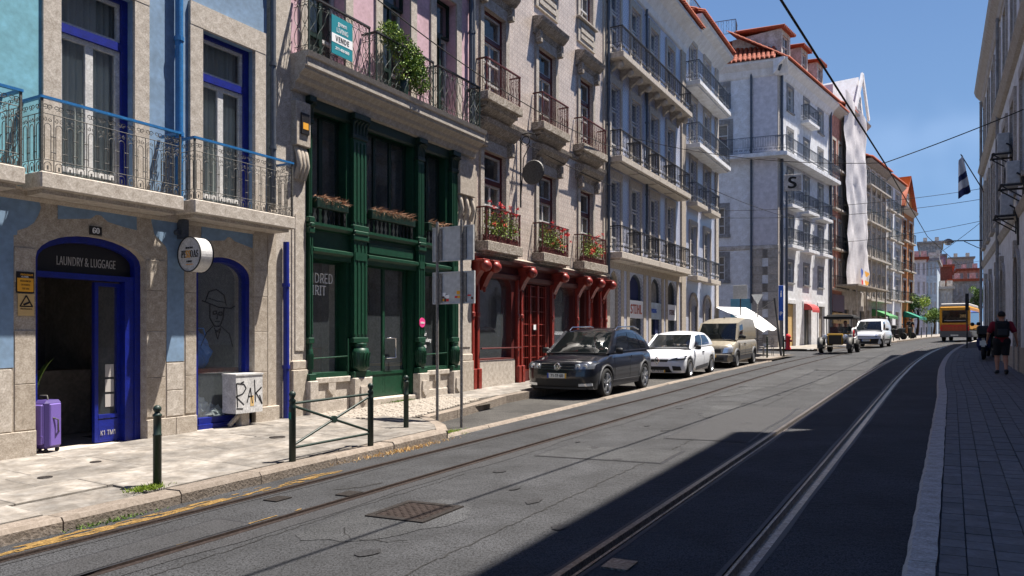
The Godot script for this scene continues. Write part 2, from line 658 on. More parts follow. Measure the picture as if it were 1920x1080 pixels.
	mat("petal", c8(205, 40, 48), 0.7)
	mat("bark", c8(96, 78, 60), 0.9, T.dirty, 3.0)
	mat("rubber", c8(34, 34, 35), 0.85, T.paint, 4.0)
	mat("black_plastic", c8(36, 37, 39), 0.6, T.paint, 3.0)
	mat("grey_plastic", c8(84, 85, 88), 0.65)
	mat("chrome", c8(215, 215, 218), 0.15, null, 1.0, 1.0)
	mat("alloy", c8(180, 182, 186), 0.3, null, 1.0, 0.9)
	mat("lamp_glass", c8(225, 228, 230), 0.1, null, 1.0, 0.55)
	mat("lamp_dark", c8(60, 62, 66), 0.12, null, 1.0, 0.4)
	mat("plate_white", c8(225, 225, 215), 0.5)
	mat("plate_blue", c8(30, 70, 170), 0.5)
	mat("plate_yellow", c8(225, 175, 50), 0.5)
	var n := mat("navy_car", c8(16, 19, 29), 0.32, null, 1.0, 0.2)
	n.clearcoat_enabled = true
	n.clearcoat = 1.0
	n.clearcoat_roughness = 0.06
	var w := mat("white_car", c8(228, 231, 236), 0.35)
	w.clearcoat_enabled = true
	w.clearcoat = 0.9
	w.clearcoat_roughness = 0.08
	var g := mat("gold_car", c8(186, 176, 156), 0.4, T.paint, 1.2, 0.45)
	g.clearcoat_enabled = true
	g.clearcoat = 0.5
	g.clearcoat_roughness = 0.25
	mat("seat", c8(54, 52, 52), 0.9, T.fabric, 4.0)
	mat("purple", c8(118, 96, 176), 0.55, T.fabric, 3.0)
	mat("purple_dark", c8(70, 52, 120), 0.6, T.fabric, 3.0)
	mat("teal_sign", c8(18, 128, 140), 0.5)
	mat("net", c8(206, 204, 208), 0.9, T.plaster, 0.9)
	M.net.backlight = Color(0.25, 0.25, 0.25)
	mat("canvas", c8(240, 240, 238), 0.8, T.fabric, 1.5)
	M.canvas.backlight = Color(0.3, 0.3, 0.3)
	mat("orange_bus", c8(246, 176, 28), 0.4, T.paint, 1.0)
	mat("orange_red", c8(206, 84, 28), 0.4, T.paint, 1.0)
	mat("bus_grey", c8(96, 98, 100), 0.5)
	mat("skin", c8(176, 124, 98), 0.6)
	mat("skin_dark", c8(150, 100, 78), 0.6)
	mat("red_shirt", c8(142, 26, 44), 0.9, T.fabric, 5.0)
	mat("black_cloth", c8(28, 28, 31), 0.9, T.fabric, 5.0)
	mat("hair", c8(24, 20, 18), 0.7)
	mat("awning_green", c8(74, 140, 84), 0.85, T.fabric, 2.0)
	mat("awning_teal", c8(24, 130, 106), 0.85, T.fabric, 2.0)
	mat("awning_red", c8(200, 74, 74), 0.85, T.fabric, 2.0)
	mat("sign_blue", c8(28, 82, 176), 0.5)
	mat("sign_yellow", c8(226, 160, 40), 0.6)
	mat("tan", c8(200, 168, 112), 0.7)
	mat("brass", c8(190, 150, 70), 0.3, null, 1.0, 0.9)
	mat("old_brick", c8(150, 96, 80), 0.9, T.dirty, 0.7)
	mat("lilac_wall", c8(176, 154, 178), 0.9, T.old_plaster, 0.3)
	mat("grey_wall", c8(160, 162, 166), 0.9, T.old_plaster, 0.3)
	mat("pink_sticker", c8(220, 60, 130), 0.6)
	mat("orange_wood", c8(168, 88, 44), 0.6, T.paint, 2.0)
	mat("poly_bag", c8(190, 205, 206), 0.35)
	mat("blue_bag", c8(30, 110, 196), 0.45)
	mat("flag_white", c8(226, 226, 228), 0.85, T.fabric, 3.0)
	mat("flag_navy", c8(34, 46, 96), 0.85, T.fabric, 3.0)

# ---------- ground ----------
func track_l(side: int, s: float) -> float:    # centre line of the two tracks
	if side == 0:
		return lerpf(5.48, 5.12, clampf((s - 3.0) / 14.0, 0, 1))
	return lerpf(1.57, 1.36, clampf((s - 4.0) / 22.0, 0, 1))

func stations(a: float, b: float) -> Array:
	var out := []
	var s := a
	while s < b - 0.01:
		out.append(s)
		s += 0.5 if s < 45.0 else 1.0
	out.append(b)
	return out

func strip(st: SurfaceTool, fa: Callable, fb: Callable, ss: Array, up := 0.0, cols := 1):   # sheet between two lines l = fa(s) (left) and l = fb(s) (right)
	smooth(st)
	for i in ss.size() - 1:
		for c in cols:
			var a0 := lerpf(fa.call(ss[i]), fb.call(ss[i]), float(c) / cols)
			var a1 := lerpf(fa.call(ss[i]), fb.call(ss[i]), float(c + 1) / cols)
			var b0 := lerpf(fa.call(ss[i + 1]), fb.call(ss[i + 1]), float(c) / cols)
			var b1 := lerpf(fa.call(ss[i + 1]), fb.call(ss[i + 1]), float(c + 1) / cols)
			quad(st, P(a0, ss[i], up), P(a1, ss[i], up), P(b1, ss[i + 1], up), P(b0, ss[i + 1], up))

func left_edge(s: float) -> float:     # road edge on the left
	if s < 34.5:
		return 6.42
	if s < 36.5:
		return lerpf(6.42, 6.9, (s - 34.5) / 2.0)
	return 6.9 if s < 48.0 else lerpf(6.9, 5.3, clampf((s - 48.0) / 10.0, 0, 1))

func right_edge(s: float) -> float:
	return lerpf(0.17, -0.02, clampf((s - 4.8) / 12.0, 0, 1))

func sweep(st: SurfaceTool, centre: Callable, prof: Array, ss: Array):   # prof: Vector2(l offset to the right, up)
	flat(st)
	for i in ss.size() - 1:
		for k in prof.size() - 1:
			var a := P(centre.call(ss[i]) - prof[k].x, ss[i], prof[k].y)
			var b := P(centre.call(ss[i]) - prof[k + 1].x, ss[i], prof[k + 1].y)
			var c := P(centre.call(ss[i + 1]) - prof[k + 1].x, ss[i + 1], prof[k + 1].y)
			var d := P(centre.call(ss[i + 1]) - prof[k].x, ss[i + 1], prof[k].y)
			quad(st, a, b, c, d)

func blob(st: SurfaceTool, l: float, s: float, rl: float, rs: float, up: float, sd: int, n := 22):   # irregular flat patch on the road
	flat(st)
	var r := RandomNumberGenerator.new()
	r.seed = sd
	var pts := []
	var ph := r.randf() * TAU
	for i in n:
		var t := TAU * i / n
		var k := 1.0 + 0.16 * sin(2 * t + ph) + 0.1 * sin(5 * t + ph * 2.0) + r.randf_range(-0.07, 0.07)
		pts.append(P(l + cos(t) * rl * k, s + sin(t) * rs * k, up))
	for i in n:
		tri(st, P(l, s, up), pts[(i + 1) % n], pts[i])

func crack(st: SurfaceTool, pts: Array, w: float, sd: int, up := 0.004):   # thin ragged line of dark filler, [l, s] points
	flat(st)
	var r := RandomNumberGenerator.new()
	r.seed = sd
	var line := []
	for i in pts.size() - 1:
		var n := maxi(2, int(Vector2(pts[i][0] - pts[i + 1][0], pts[i][1] - pts[i + 1][1]).length() / 0.06))
		for k in n:
			var t := float(k) / n
			line.append(Vector2(lerpf(pts[i][0], pts[i + 1][0], t) + r.randf_range(-0.02, 0.02), lerpf(pts[i][1], pts[i + 1][1], t) + r.randf_range(-0.02, 0.02)))
	for i in line.size() - 1:
		var d: Vector2 = (line[i + 1] - line[i]).normalized().orthogonal()
		var w0 := w * r.randf_range(0.3, 1.0)
		quad(st, P(line[i].x - d.x * w0, line[i].y - d.y * w0, up), P(line[i].x + d.x * w0, line[i].y + d.y * w0, up), P(line[i + 1].x + d.x * w, line[i + 1].y + d.y * w, up), P(line[i + 1].x - d.x * w, line[i + 1].y - d.y * w, up))

func build_ground():
	var ss := stations(-14.0, 150.0)
	var st := mb()
	smooth(st)
	for i in range(-8, 24):
		for j in range(-8, 8):
			var a := Vector3(j * 40.0, climb(i * 20.0) - 0.8, -i * 20.0)
			var b := Vector3(j * 40.0 + 40.0, climb(i * 20.0) - 0.8, -i * 20.0)
			var c := Vector3(j * 40.0 + 40.0, climb(i * 20.0 + 20.0) - 0.8, -i * 20.0 - 20.0)
			var d := Vector3(j * 40.0, climb(i * 20.0 + 20.0) - 0.8, -i * 20.0 - 20.0)
			quad(st, a, b, c, d)
	make(st, "ground", M.earth, self).set_meta("kind", "structure")
	# the roadway, in strips between the rails
	var road := structure("road")
	var h := 0.48
	var gap := 0.075
	var edges := [func(s): return left_edge(s), func(s): return track_l(0, s) + h + gap, func(s): return track_l(0, s) + h - gap, func(s): return track_l(0, s) - h + gap, func(s): return track_l(0, s) - h - gap,
		func(s): return track_l(1, s) + h + gap, func(s): return track_l(1, s) + h - gap, func(s): return track_l(1, s) - h + gap, func(s): return track_l(1, s) - h - gap, func(s): return right_edge(s) + 0.01]
	st = mb()
	for k in range(0, 10, 2):
		strip(st, edges[k], edges[k + 1], ss, 0.0, 5 if k == 4 else 2)
	make(st, "asphalt", M.asphalt, road)
	# side street on the left between the fourth and the white house
	st = mb()
	strip(st, func(_s): return 30.0, func(s): return left_edge(s) - 0.002, stations(38.5, 46.0), -0.005)
	make(st, "side_street", M.asphalt, road)
	# repairs: sheets of newer asphalt
	st = mb()
	blob(st, 4.0, 5.0, 0.52, 0.75, 0.004, 3)
	blob(st, 3.5, 14.2, 0.28, 1.3, 0.004, 4)
	blob(st, 4.0, 18.5, 0.3, 1.6, 0.004, 5)
	blob(st, 2.6, 22.0, 0.3, 1.6, 0.004, 6)
	blob(st, 3.2, 32.0, 0.5, 3.0, 0.004, 7)
	blob(st, 3.6, 46.0, 0.8, 4.0, 0.004, 8)
	make(st, "asphalt_repair", M.asphalt_patch, road)
	st = mb()
	for k in 46:       # oil drips and tar spots
		var s := 3.0 + 34.0 * fposmod(k * 0.618, 1.0)
		var z := 0.02 + 0.06 * fposmod(k * 0.37, 1.0)
		blob(st, 2.5 + 2.0 * fposmod(k * 0.271, 1.0), s, z, z * 1.6, 0.0078 + k * 0.00002, 50 + k, 11)
	make(st, "oil_spots", M.oil, road).set_meta("kind", "stuff")
	st = mb()
	strip(st, func(s): return track_l(0, s) - h - gap - 0.02, func(s): return track_l(0, s) - h - gap - 0.2 - 0.04 * sin(s * 1.7) - 0.02 * sin(s * 5.1), stations(-6.0, 30.0), 0.004)
	strip(st, func(s): return track_l(0, s) + h - gap - 0.01, func(s): return track_l(0, s) + h - gap - 0.07 - 0.02 * sin(s * 2.3), stations(-6.0, 30.0), 0.004)
	make(st, "asphalt_seam", M.asphalt_dark, road)
	# straight-cut trench repairs with a dark sealed edge
	for q in [[4.35, 2.75, 8.3, 9.2, M.asphalt_patch], [3.3, 2.2, 10.2, 14.6, M.asphalt_dark], [4.4, 3.5, 19.5, 27.0, M.asphalt_patch], [3.6, 2.1, 26.5, 28.2, M.asphalt_dark], [4.3, 2.4, 36.0, 38.0, M.asphalt_patch], [5.45, 5.05, 1.6, 4.4, M.asphalt_dark]]:
		for e in 2:
			st = mb()
			var g := 0.03 * (1 - e)
			strip(st, func(x): return q[0] + g + 0.015 * sin(x * 3.1), func(x): return q[1] - g + 0.02 * sin(x * 2.3), stations(q[2] - g, q[3] + g), 0.0035 + 0.0035 * e)
			make(st, ["sealed_edge", "trench_repair"][e], [M.bitumen, q[4]][e], road)
	st = mb()
	for k in [1, -1]:
		for e in [1, -1]:
			strip(st, func(s): return track_l(1, s) + h * k + e * gap + (0.035 + 0.006 * sin(s * 2.1 + k) if e > 0 else 0.0), func(s): return track_l(1, s) + h * k + e * gap - (0.0 if e > 0 else 0.035 + 0.006 * sin(s * 2.6 + k)), stations(-6.0, 60.0), 0.003)
	make(st, "joint_sealing", M.bitumen, road)
	st = mb()
	crack(st, [[2.95, -1.0], [3.0, 4.0], [2.9, 12.0], [2.75, 24.0]], 0.007, 2)
	crack(st, [[4.2, 4.62], [3.95, 4.4], [3.6, 4.45], [3.45, 4.6]], 0.006, 3)
	crack(st, [[4.3, 3.2], [3.95, 3.25], [3.7, 3.1], [3.3, 3.3]], 0.009, 4)
	crack(st, [[4.55, 3.0], [4.6, 5.0], [4.55, 7.0]], 0.006, 5)
	crack(st, [[3.0, 15.0], [3.6, 15.6], [4.3, 15.4]], 0.012, 7)
	crack(st, [[2.5, 18.0], [3.4, 18.4], [4.2, 18.2]], 0.015, 8)
	crack(st, [[2.4, 28.0], [4.3, 28.6]], 0.02, 9)
	crack(st, [[5.35, 5.75], [5.2, 5.95], [5.1, 6.3]], 0.02, 19)
	make(st, "crack", M.crack, road)
	# yellow line worn along the left rail
	st = mb()
	var r := RandomNumberGenerator.new()
	r.seed = 31
	flat(st)
	for i in 330:
		var s := r.randf_range(0.5, 5.0) if i < 290 else r.randf_range(5.0, 6.6)
		var l := track_l(0, s) + h + gap + 0.03 + absf(r.randfn(0.0, 0.09)) + (0.05 * (3.6 - s) if s < 3.6 else 0.0) * r.randf()
		if l > 6.36:
			continue
		var a := r.randf_range(0.03, 0.14)
		var b := r.randf_range(0.006, 0.022)
		var sk := r.randf_range(-0.01, 0.01)
		var u := 0.004 + i * 0.000004
		quad(st, P(l + b, s - a, u), P(l - b * 0.6, s - a * 0.7, u), P(l - b + sk, s + a, u), P(l + b * 0.7 + sk, s + a * 0.8, u))
	for i in 45:
		var s := r.randf_range(1.5, 5.2)
		var l := track_l(0, s) - h + gap + 0.012 + absf(r.randfn(0.0, 0.012))
		var a := r.randf_range(0.02, 0.1)
		var b := r.randf_range(0.004, 0.01)
		var u := 0.006 + i * 0.000004
		quad(st, P(l + b, s - a, u), P(l - b, s - a, u), P(l - b, s + a, u), P(l + b, s + a, u))
	make(st, "worn_yellow_line", M.yellow_paint, road)
	# rails
	for side in 2:
		for k in [1, -1]:
			st = mb()
			var pr := [Vector2(-0.085, -0.03), Vector2(-0.075, 0.003), Vector2(-0.025, 0.004), Vector2(-0.018, -0.05), Vector2(0.034, -0.05), Vector2(0.04, 0.003), Vector2(0.062, 0.003), Vector2(0.066, -0.02), Vector2(0.085, -0.02)]
			if k < 0:
				pr = pr.map(func(v): return Vector2(-v.x, v.y))
				pr.reverse()
			sweep(st, func(s): return track_l(side, s) + h * k, pr, ss)
			make(st, "rail", M.rail_rust if side == 0 else M.rail_steel, road)
	# small cover plates beside the rails
	for q in [[2.0 - 0.19, 4.62, M.rail_steel], [1.09 + 0.2, 4.42, M.rail_steel], [4.91 + 0.16, 5.65, M.iron_cover], [5.6 - 0.02, 5.2, M.iron_cover]]:
		st = mb()
		flat(st)
		var l: float = q[0]
		var s: float = q[1]
		for z in [0.012]:
			quad(st, P(l + 0.09, s - 0.1, z), P(l - 0.09, s - 0.1, z), P(l - 0.09, s + 0.1, z), P(l + 0.09, s + 0.1, z))
			for e in [[0.09, -0.1, -0.09, -0.1], [-0.09, -0.1, -0.09, 0.1], [-0.09, 0.1, 0.09, 0.1], [0.09, 0.1, 0.09, -0.1]]:
				quad(st, P(l + e[0], s + e[1], -0.01), P(l + e[2], s + e[3], -0.01), P(l + e[2], s + e[3], z), P(l + e[0], s + e[1], z))
		make(st, "cover_plate", q[2], road)
	build_left_pavement()
	build_right_pavement()

func kerb_stone(st: SurfaceTool, fl: Callable, s0: float, s1: float, w: float, top: float, bury: float, street_side: float, jit: float):
	# a stone along the road edge; street_side +1: the road lies at smaller l
	flat(st)
	var n := 4
	var sec := func(s: float, j: float) -> Array:
		var e: float = fl.call(s) + j
		var b := 0.035
		var o := street_side
		return [P(e, s, -bury), P(e, s, top - b), P(e + o * b * 0.8, s, top), P(e + o * w, s, top), P(e + o * w, s, -bury)]
	var prev = null
	for i in n + 1:
		var c: Array = sec.call(lerpf(s0, s1, float(i) / n), jit + (0.004 * sin(i * 2.3 + s0 * 3.0)))
		if prev != null:
			for k in 4:
				if street_side > 0:
					quad(st, c[k], prev[k], prev[k + 1], c[k + 1])
				else:
					quad(st, prev[k], c[k], c[k + 1], prev[k + 1])
		else:
			prism_cap(st, c, street_side > 0)
		prev = c
	prism_cap(st, prev, street_side < 0)

func prism_cap(st: SurfaceTool, c: Array, fwd: bool):
	for k in range(1, c.size() - 1):
		if fwd:
			tri(st, c[0], c[k], c[k + 1])
		else:
			tri(st, c[0], c[k + 1], c[k])

func side_y(l: float, s: float) -> float:    # height of the left pavement
	return climb(s) - 0.04 + 0.07 * clampf((l - 6.4) / 3.0, 0, 1)

func L(l: float, s: float, up := 0.0) -> Vector3:
	return Vector3(-l + bend(s), side_y(l, s) + up, -s)

func slab_piece(st: SurfaceTool, c: Array, dy: float, tilt: float):   # c: four [l, s] corners, counter-clockwise from above
	flat(st)
	var top := []
	var low := []
	var mid := Vector3.ZERO
	for k in 4:
		top.append(L(c[k][0], c[k][1], dy + tilt * (0.5 if k < 2 else -0.5)))
		mid += top[k] * 0.25
	for k in 4:
		low.append(top[k] + Vector3(0, -0.08, 0))
	var ins := []
	for k in 4:
		ins.append(top[k].lerp(mid, 0.02))
		top[k].y -= 0.006
	quad(st, ins[0], ins[1], ins[2], ins[3])
	for k in 4:
		var j := (k + 1) % 4
		quad(st, top[k], top[j], ins[j], ins[k])
		quad(st, low[k], low[j], top[j], top[k])

func build_left_pavement():
	var pav := structure("left_pavement")
	var r := RandomNumberGenerator.new()
	r.seed = 5
	var st := mb()
	# bed under the slabs, out to the fronts
	strip_l(st, 6.5, 10.6, stations(-14.0, 9.6), -0.03)
	strip_l(st, 7.75, 10.6, stations(9.6, 13.0), -0.03)
	strip_l(st, 8.2, 10.6, stations(13.0, 33.5), -0.03)
	strip_l(st, 6.35, 10.6, stations(33.5, 38.4), -0.03)
	make(st, "bed", M.joint, pav)
	# limestone slabs near the camera: rows along the street
	var rows := [6.64, 7.2, 7.72, 8.3, 8.86, 9.42]
	for k in rows.size() - 1:
		var s := -1.6 - r.randf() * 0.8
		while s < 9.3:
			var n := s + r.randf_range(0.75, 1.35)
			if n > 9.3:
				n = 9.5
			st = mb()
			var g := 0.004
			var l0: float = rows[k] + g
			var l1: float = rows[k + 1] - g
			# two broken slabs sunk beside the first bollard
			var sink := -0.022 if (k == 0 and s > 2.6 and s < 4.4) else r.randf_range(-0.003, 0.003)
			slab_piece(st, [[l1, s + g], [l0, s + g + r.randf_range(-0.004, 0.004)], [l0, n - g], [l1, n - g]], sink, r.randf_range(-0.003, 0.003))
			make(st, "slab", M["slab%d" % r.randi_range(0, 3)], pav)
			s = n
	# concrete slabs further up
	for row in [[8.32, 8.9], [8.9, 9.5]]:
		var s := 13.2
		while s < 33.0:
			var n := s + r.randf_range(1.2, 2.0)
			st = mb()
			slab_piece(st, [[row[1] - 0.004, s + 0.004], [row[0] + 0.004, s + 0.004], [row[0] + 0.004, n - 0.004], [row[1] - 0.004, n - 0.004]], r.randf_range(-0.003, 0.003), 0.0)
			make(st, "slab", M["slab%d" % r.randi_range(0, 3)], pav)
			s = n
	st = mb()
	strip_l(st, 6.6, 10.4, stations(33.2, 38.2), 0.0)
	make(st, "corner_paving", M.slab1, pav)
	# kerb stones
	var s := -3.2
	while s < 9.2:
		var n := minf(s + r.randf_range(0.95, 1.3), 9.25)
		if 9.25 - n < 0.4:
			n = 9.25
		st = mb()
		kerb_stone(st, func(x): return 6.36 + 0.02 * sin(x * 0.9), s + 0.006, n - 0.006, 0.24, 0.125 + r.randf_range(-0.006, 0.006), 0.1, 1.0, r.randf_range(-0.008, 0.008))
		make(st, "kerb_stone", M["kerb%d" % r.randi_range(0, 3)], pav)
		s = n
	# the kerb turns in to the parking bay, then runs on behind the parked cars
	var turn := [[6.37, 9.27], [6.75, 9.75], [7.5, 10.35], [7.62, 11.4], [7.85, 12.8], [8.08, 14.0], [8.1, 15.4], [8.1, 17.0], [8.1, 19.0], [8.1, 21.0], [8.1, 23.5], [8.1, 26.0], [8.1, 29.0], [8.1, 32.4], [6.5, 33.4], [6.42, 35.6], [6.9, 37.4], [8.0, 38.3], [9.6, 38.5]]
	for i in turn.size() - 1:
		var a: Array = turn[i]
		var b: Array = turn[i + 1]
		var d := Vector2(b[0] - a[0], b[1] - a[1])
		var pieces := maxi(1, int(d.length() / 1.3))
		for k in pieces:
			var p := Vector2(a[0], a[1]) + d * (float(k) + 0.006) / pieces
			var q := Vector2(a[0], a[1]) + d * (float(k) + 0.994) / pieces
			var nn := d.normalized().orthogonal() * 0.17
			if nn.x < 0:
				nn = -nn
			if i >= 13:
				nn = Vector2(d.y, -d.x).normalized() * 0.17
				nn = -nn if i == 13 else nn
			st = mb()
			flat(st)
			var hgt := 0.0 if i < 15 else 0.0
			var c := [L(p.x, p.y, hgt), L(q.x, q.y, hgt), L(q.x + nn.x, q.y + nn.y, hgt + 0.003), L(p.x + nn.x, p.y + nn.y, hgt + 0.003)]
			var lo := c.map(func(v): return v - Vector3(0, 0.22, 0))
			quad(st, c[0], c[1], c[2], c[3])
			for e in 4:
				quad(st, lo[e], lo[(e + 1) % 4], c[(e + 1) % 4], c[e])
			make(st, "kerb_stone", M["kerb%d" % r.randi_range(0, 3)], pav)
	# bay surface and the flush stone line between bay and roadway
	st = mb()
	strip(st, func(x): return 8.2 if x > 13.5 else lerpf(6.6, 8.2, clampf((x - 9.2) / 2.0, 0, 1)), func(_x): return 6.42, stations(9.3, 34.6), 0.012, 3)
	make(st, "parking_bay", M.asphalt_bay, pav)
	s = 9.3
	while s < 34.4:
		var n := s + r.randf_range(0.9, 1.5)
		st = mb()
		kerb_stone(st, func(x): return 6.40 + 0.012 * sin(x * 1.3), s + 0.006, minf(n, 34.5) - 0.006, 0.15, 0.035 + r.randf_range(-0.005, 0.005), 0.1, 1.0, r.randf_range(-0.008, 0.008))
		make(st, "edge_stone", M["kerb%d" % r.randi_range(0, 3)], pav)
		s = n
	# cobbles before the green shop front: real stones, joined
	var cob := BoxMesh.new()
	cob.size = Vector3(0.075, 0.05, 0.075)
	var mm := MultiMesh.new()
	mm.transform_format = MultiMesh.TRANSFORM_3D
	mm.mesh = shared("cobble", func(t): bev(t, -0.042, -0.05, -0.042, 0.042, 0.0, 0.042, 0.012))
	var xf := []
	for i in 48:
		for j in 25:
			var sc := 9.55 + i * 0.088 + 0.044 * (j % 2)
			var lc := 7.85 + j * 0.088
			if lc < lerpf(7.8, 8.35, clampf((sc - 10.5) / 3.0, 0, 1)) or lc > 9.95 or (lc < 8.5 and sc < 9.6 + (8.5 - lc)):
				continue
			xf.append(Transform3D(Basis(Vector3.UP, r.randf_range(-0.25, 0.25)).scaled(Vector3.ONE * r.randf_range(0.9, 1.04)), L(lc + r.randf_range(-0.006, 0.006), sc + r.randf_range(-0.006, 0.006), r.randf_range(-0.012, 0.004))))
	mm.instance_count = xf.size()
	for i in xf.size():
		mm.set_instance_transform(i, xf[i])
	var mi := MultiMeshInstance3D.new()
	mi.name = "cobbles"
	mi.multimesh = mm
	mi.material_override = M.cobble
	mi.set_meta("kind", "stuff")
	pav.add_child(mi)
	# slab between the cobbles and the turned kerb
	st = mb()
	for q in [[6.75, 7.75, 9.52, 10.1], [7.76, 8.2, 9.52, 10.0]]:
		slab_piece(st, [[q[1], q[2]], [q[0], q[2]], [q[0] + 0.6 * (1.0 if q[0] < 7.0 else 0.0), q[3]], [q[1], q[3]]], 0.0, 0.0)
	make(st, "slab", M.slab1, pav)
	# the pavement of the far left side
	st = mb()
	strip(st, func(x): return left_edge(x) + 3.2, func(x): return left_edge(x), stations(45.8, 110.0), 0.13)
	make(st, "far_paving", M.slab2, pav)
	s = 46.0
	while s < 100.0:
		st = mb()
		kerb_stone(st, func(x): return left_edge(x) - 0.02, s + 0.01, s + 1.49, 0.2, 0.142, 0.1, 1.0, 0.0)
		make(st, "kerb_stone", M["kerb%d" % r.randi_range(0, 3)], pav)
		s += 1.5

func strip_l(st: SurfaceTool, l0: float, l1: float, ss: Array, up: float):
	smooth(st)
	for i in ss.size() - 1:
		var n := 4
		for c in n:
			var a := lerpf(l1, l0, float(c) / n)
			var b := lerpf(l1, l0, float(c + 1) / n)
			quad(st, L(a, ss[i], up), L(b, ss[i], up), L(b, ss[i + 1], up), L(a, ss[i + 1], up))

func R(l: float, s: float, up := 0.0) -> Vector3:   # on the right-hand pavement
	return P(l, s, 0.11 + up)

func build_right_pavement():
	var pav := structure("right_pavement")
	var r := RandomNumberGenerator.new()
	r.seed = 15
	var st := mb()
	strip(st, func(x): return right_edge(x) - 0.1, func(_x): return -4.6, stations(-14.0, 110.0), 0.095)
	make(st, "bed", M.paver_bed, pav)
	var s := -2.0
	while s < 60.0:
		var n := s + r.randf_range(0.8, 1.2)
		st = mb()
		kerb_stone(st, func(x): return right_edge(x), s + 0.004, n - 0.004, 0.17, 0.112 + r.randf_range(-0.004, 0.004), 0.1, -1.0, r.randf_range(-0.004, 0.004))
		make(st, "kerb_stone", M.limestone_pale, pav)
		s = n
	# dark paving blocks: the nearest ones each a piece of their own, the rest joined
	var count := 0
	var rest := mb()
	s = 3.4
	while s < 44.0:
		var long := 0.19
		var l := right_edge(s) - 0.18
		var k := 0
		while l > -1.93:
			var wide: float = [0.145, 0.15, 0.185, 0.17, 0.16, 0.18][k % 6]
			var g := 0.004
			var off := 0.09 if k % 2 == 1 and k > 2 else 0.0
			var near := count < 298 and s > 4.3
			st = mb() if near else rest
			flat(st)
			var dy := r.randf_range(-0.003, 0.003)
			var c := [R(l - g, s + off + g, dy), R(l - wide + g, s + off + g, dy), R(l - wide + g, s + off + long - g, dy), R(l - g, s + off + long - g, dy)]
			var lo := c.map(func(v): return v - Vector3(0, 0.02, 0))
			quad(st, c[0], c[1], c[2], c[3])
			for e in 4:
				quad(st, lo[e], lo[(e + 1) % 4], c[(e + 1) % 4], c[e])
			if near:
				make(st, "paving_block", M["paver%d" % r.randi_range(0, 3)], pav)
				count += 1
			l -= wide
			k += 1
		s += long
	make(rest, "paving_blocks", M.paver1, pav).set_meta("kind", "stuff")

# ---------- pieces that houses share ----------
var O := Vector3.ZERO         # shift from street coordinates to the house node being built

func house(called: String, label: String, l: float, s0: float, turn := 0.0, group := "") -> Node3D:
	var y := foot(s0)
	O = Vector3(-s0, -y, 0)
	return thing(called, label, "building", Vector3(-l, y, -s0), deg_to_rad(90.0 - turn), group)

func hp(st: SurfaceTool, called: String, m: Material, h: Node) -> MeshInstance3D:
	return make(st, called, m, h, O)

func box_part(h: Node, called: String, m: Material, x0: float, y0: float, z0: float, x1: float, y1: float, z1: float, b := 0.0) -> MeshInstance3D:
	var st := mb()
	if b > 0:
		bev(st, x0, y0, z0, x1, y1, z1, b)
	else:
		bx(st, x0, y0, z0, x1, y1, z1)
	return hp(st, called, m, h)

func shell(h: Node, x0: float, x1: float, y0: float, y1: float, deep: float, floors: Array, room: Material, wallm: Material, thick := 0.35):
	# the rooms behind the front: back wall, party walls, floors; and the outer body behind
	var st := mb()
	flat(st)
	var zb := -thick - 2.6
	quad(st, Vector3(x0, y0, zb), Vector3(x1, y0, zb), Vector3(x1, y1, zb), Vector3(x0, y1, zb))
	bx(st, x0 + 0.01, y0, zb, x0 + 0.08, y1, -thick - 0.002)
	bx(st, x1 - 0.08, y0, zb, x1 - 0.01, y1, -thick - 0.002)
	for f in floors:
		bx(st, x0 + 0.08, f - 0.15, zb, x1 - 0.08, f, -thick - 0.003)
	hp(st, "rooms", room, h)
	box_part(h, "outer_wall", wallm, x0, y0, -deep, x1, y1, zb - 0.02)
	st = mb()
	bx(st, x0, y1, -deep, x1, y1 + 0.12, -0.02)
	hp(st, "roof_slab", M.grey_stone, h)

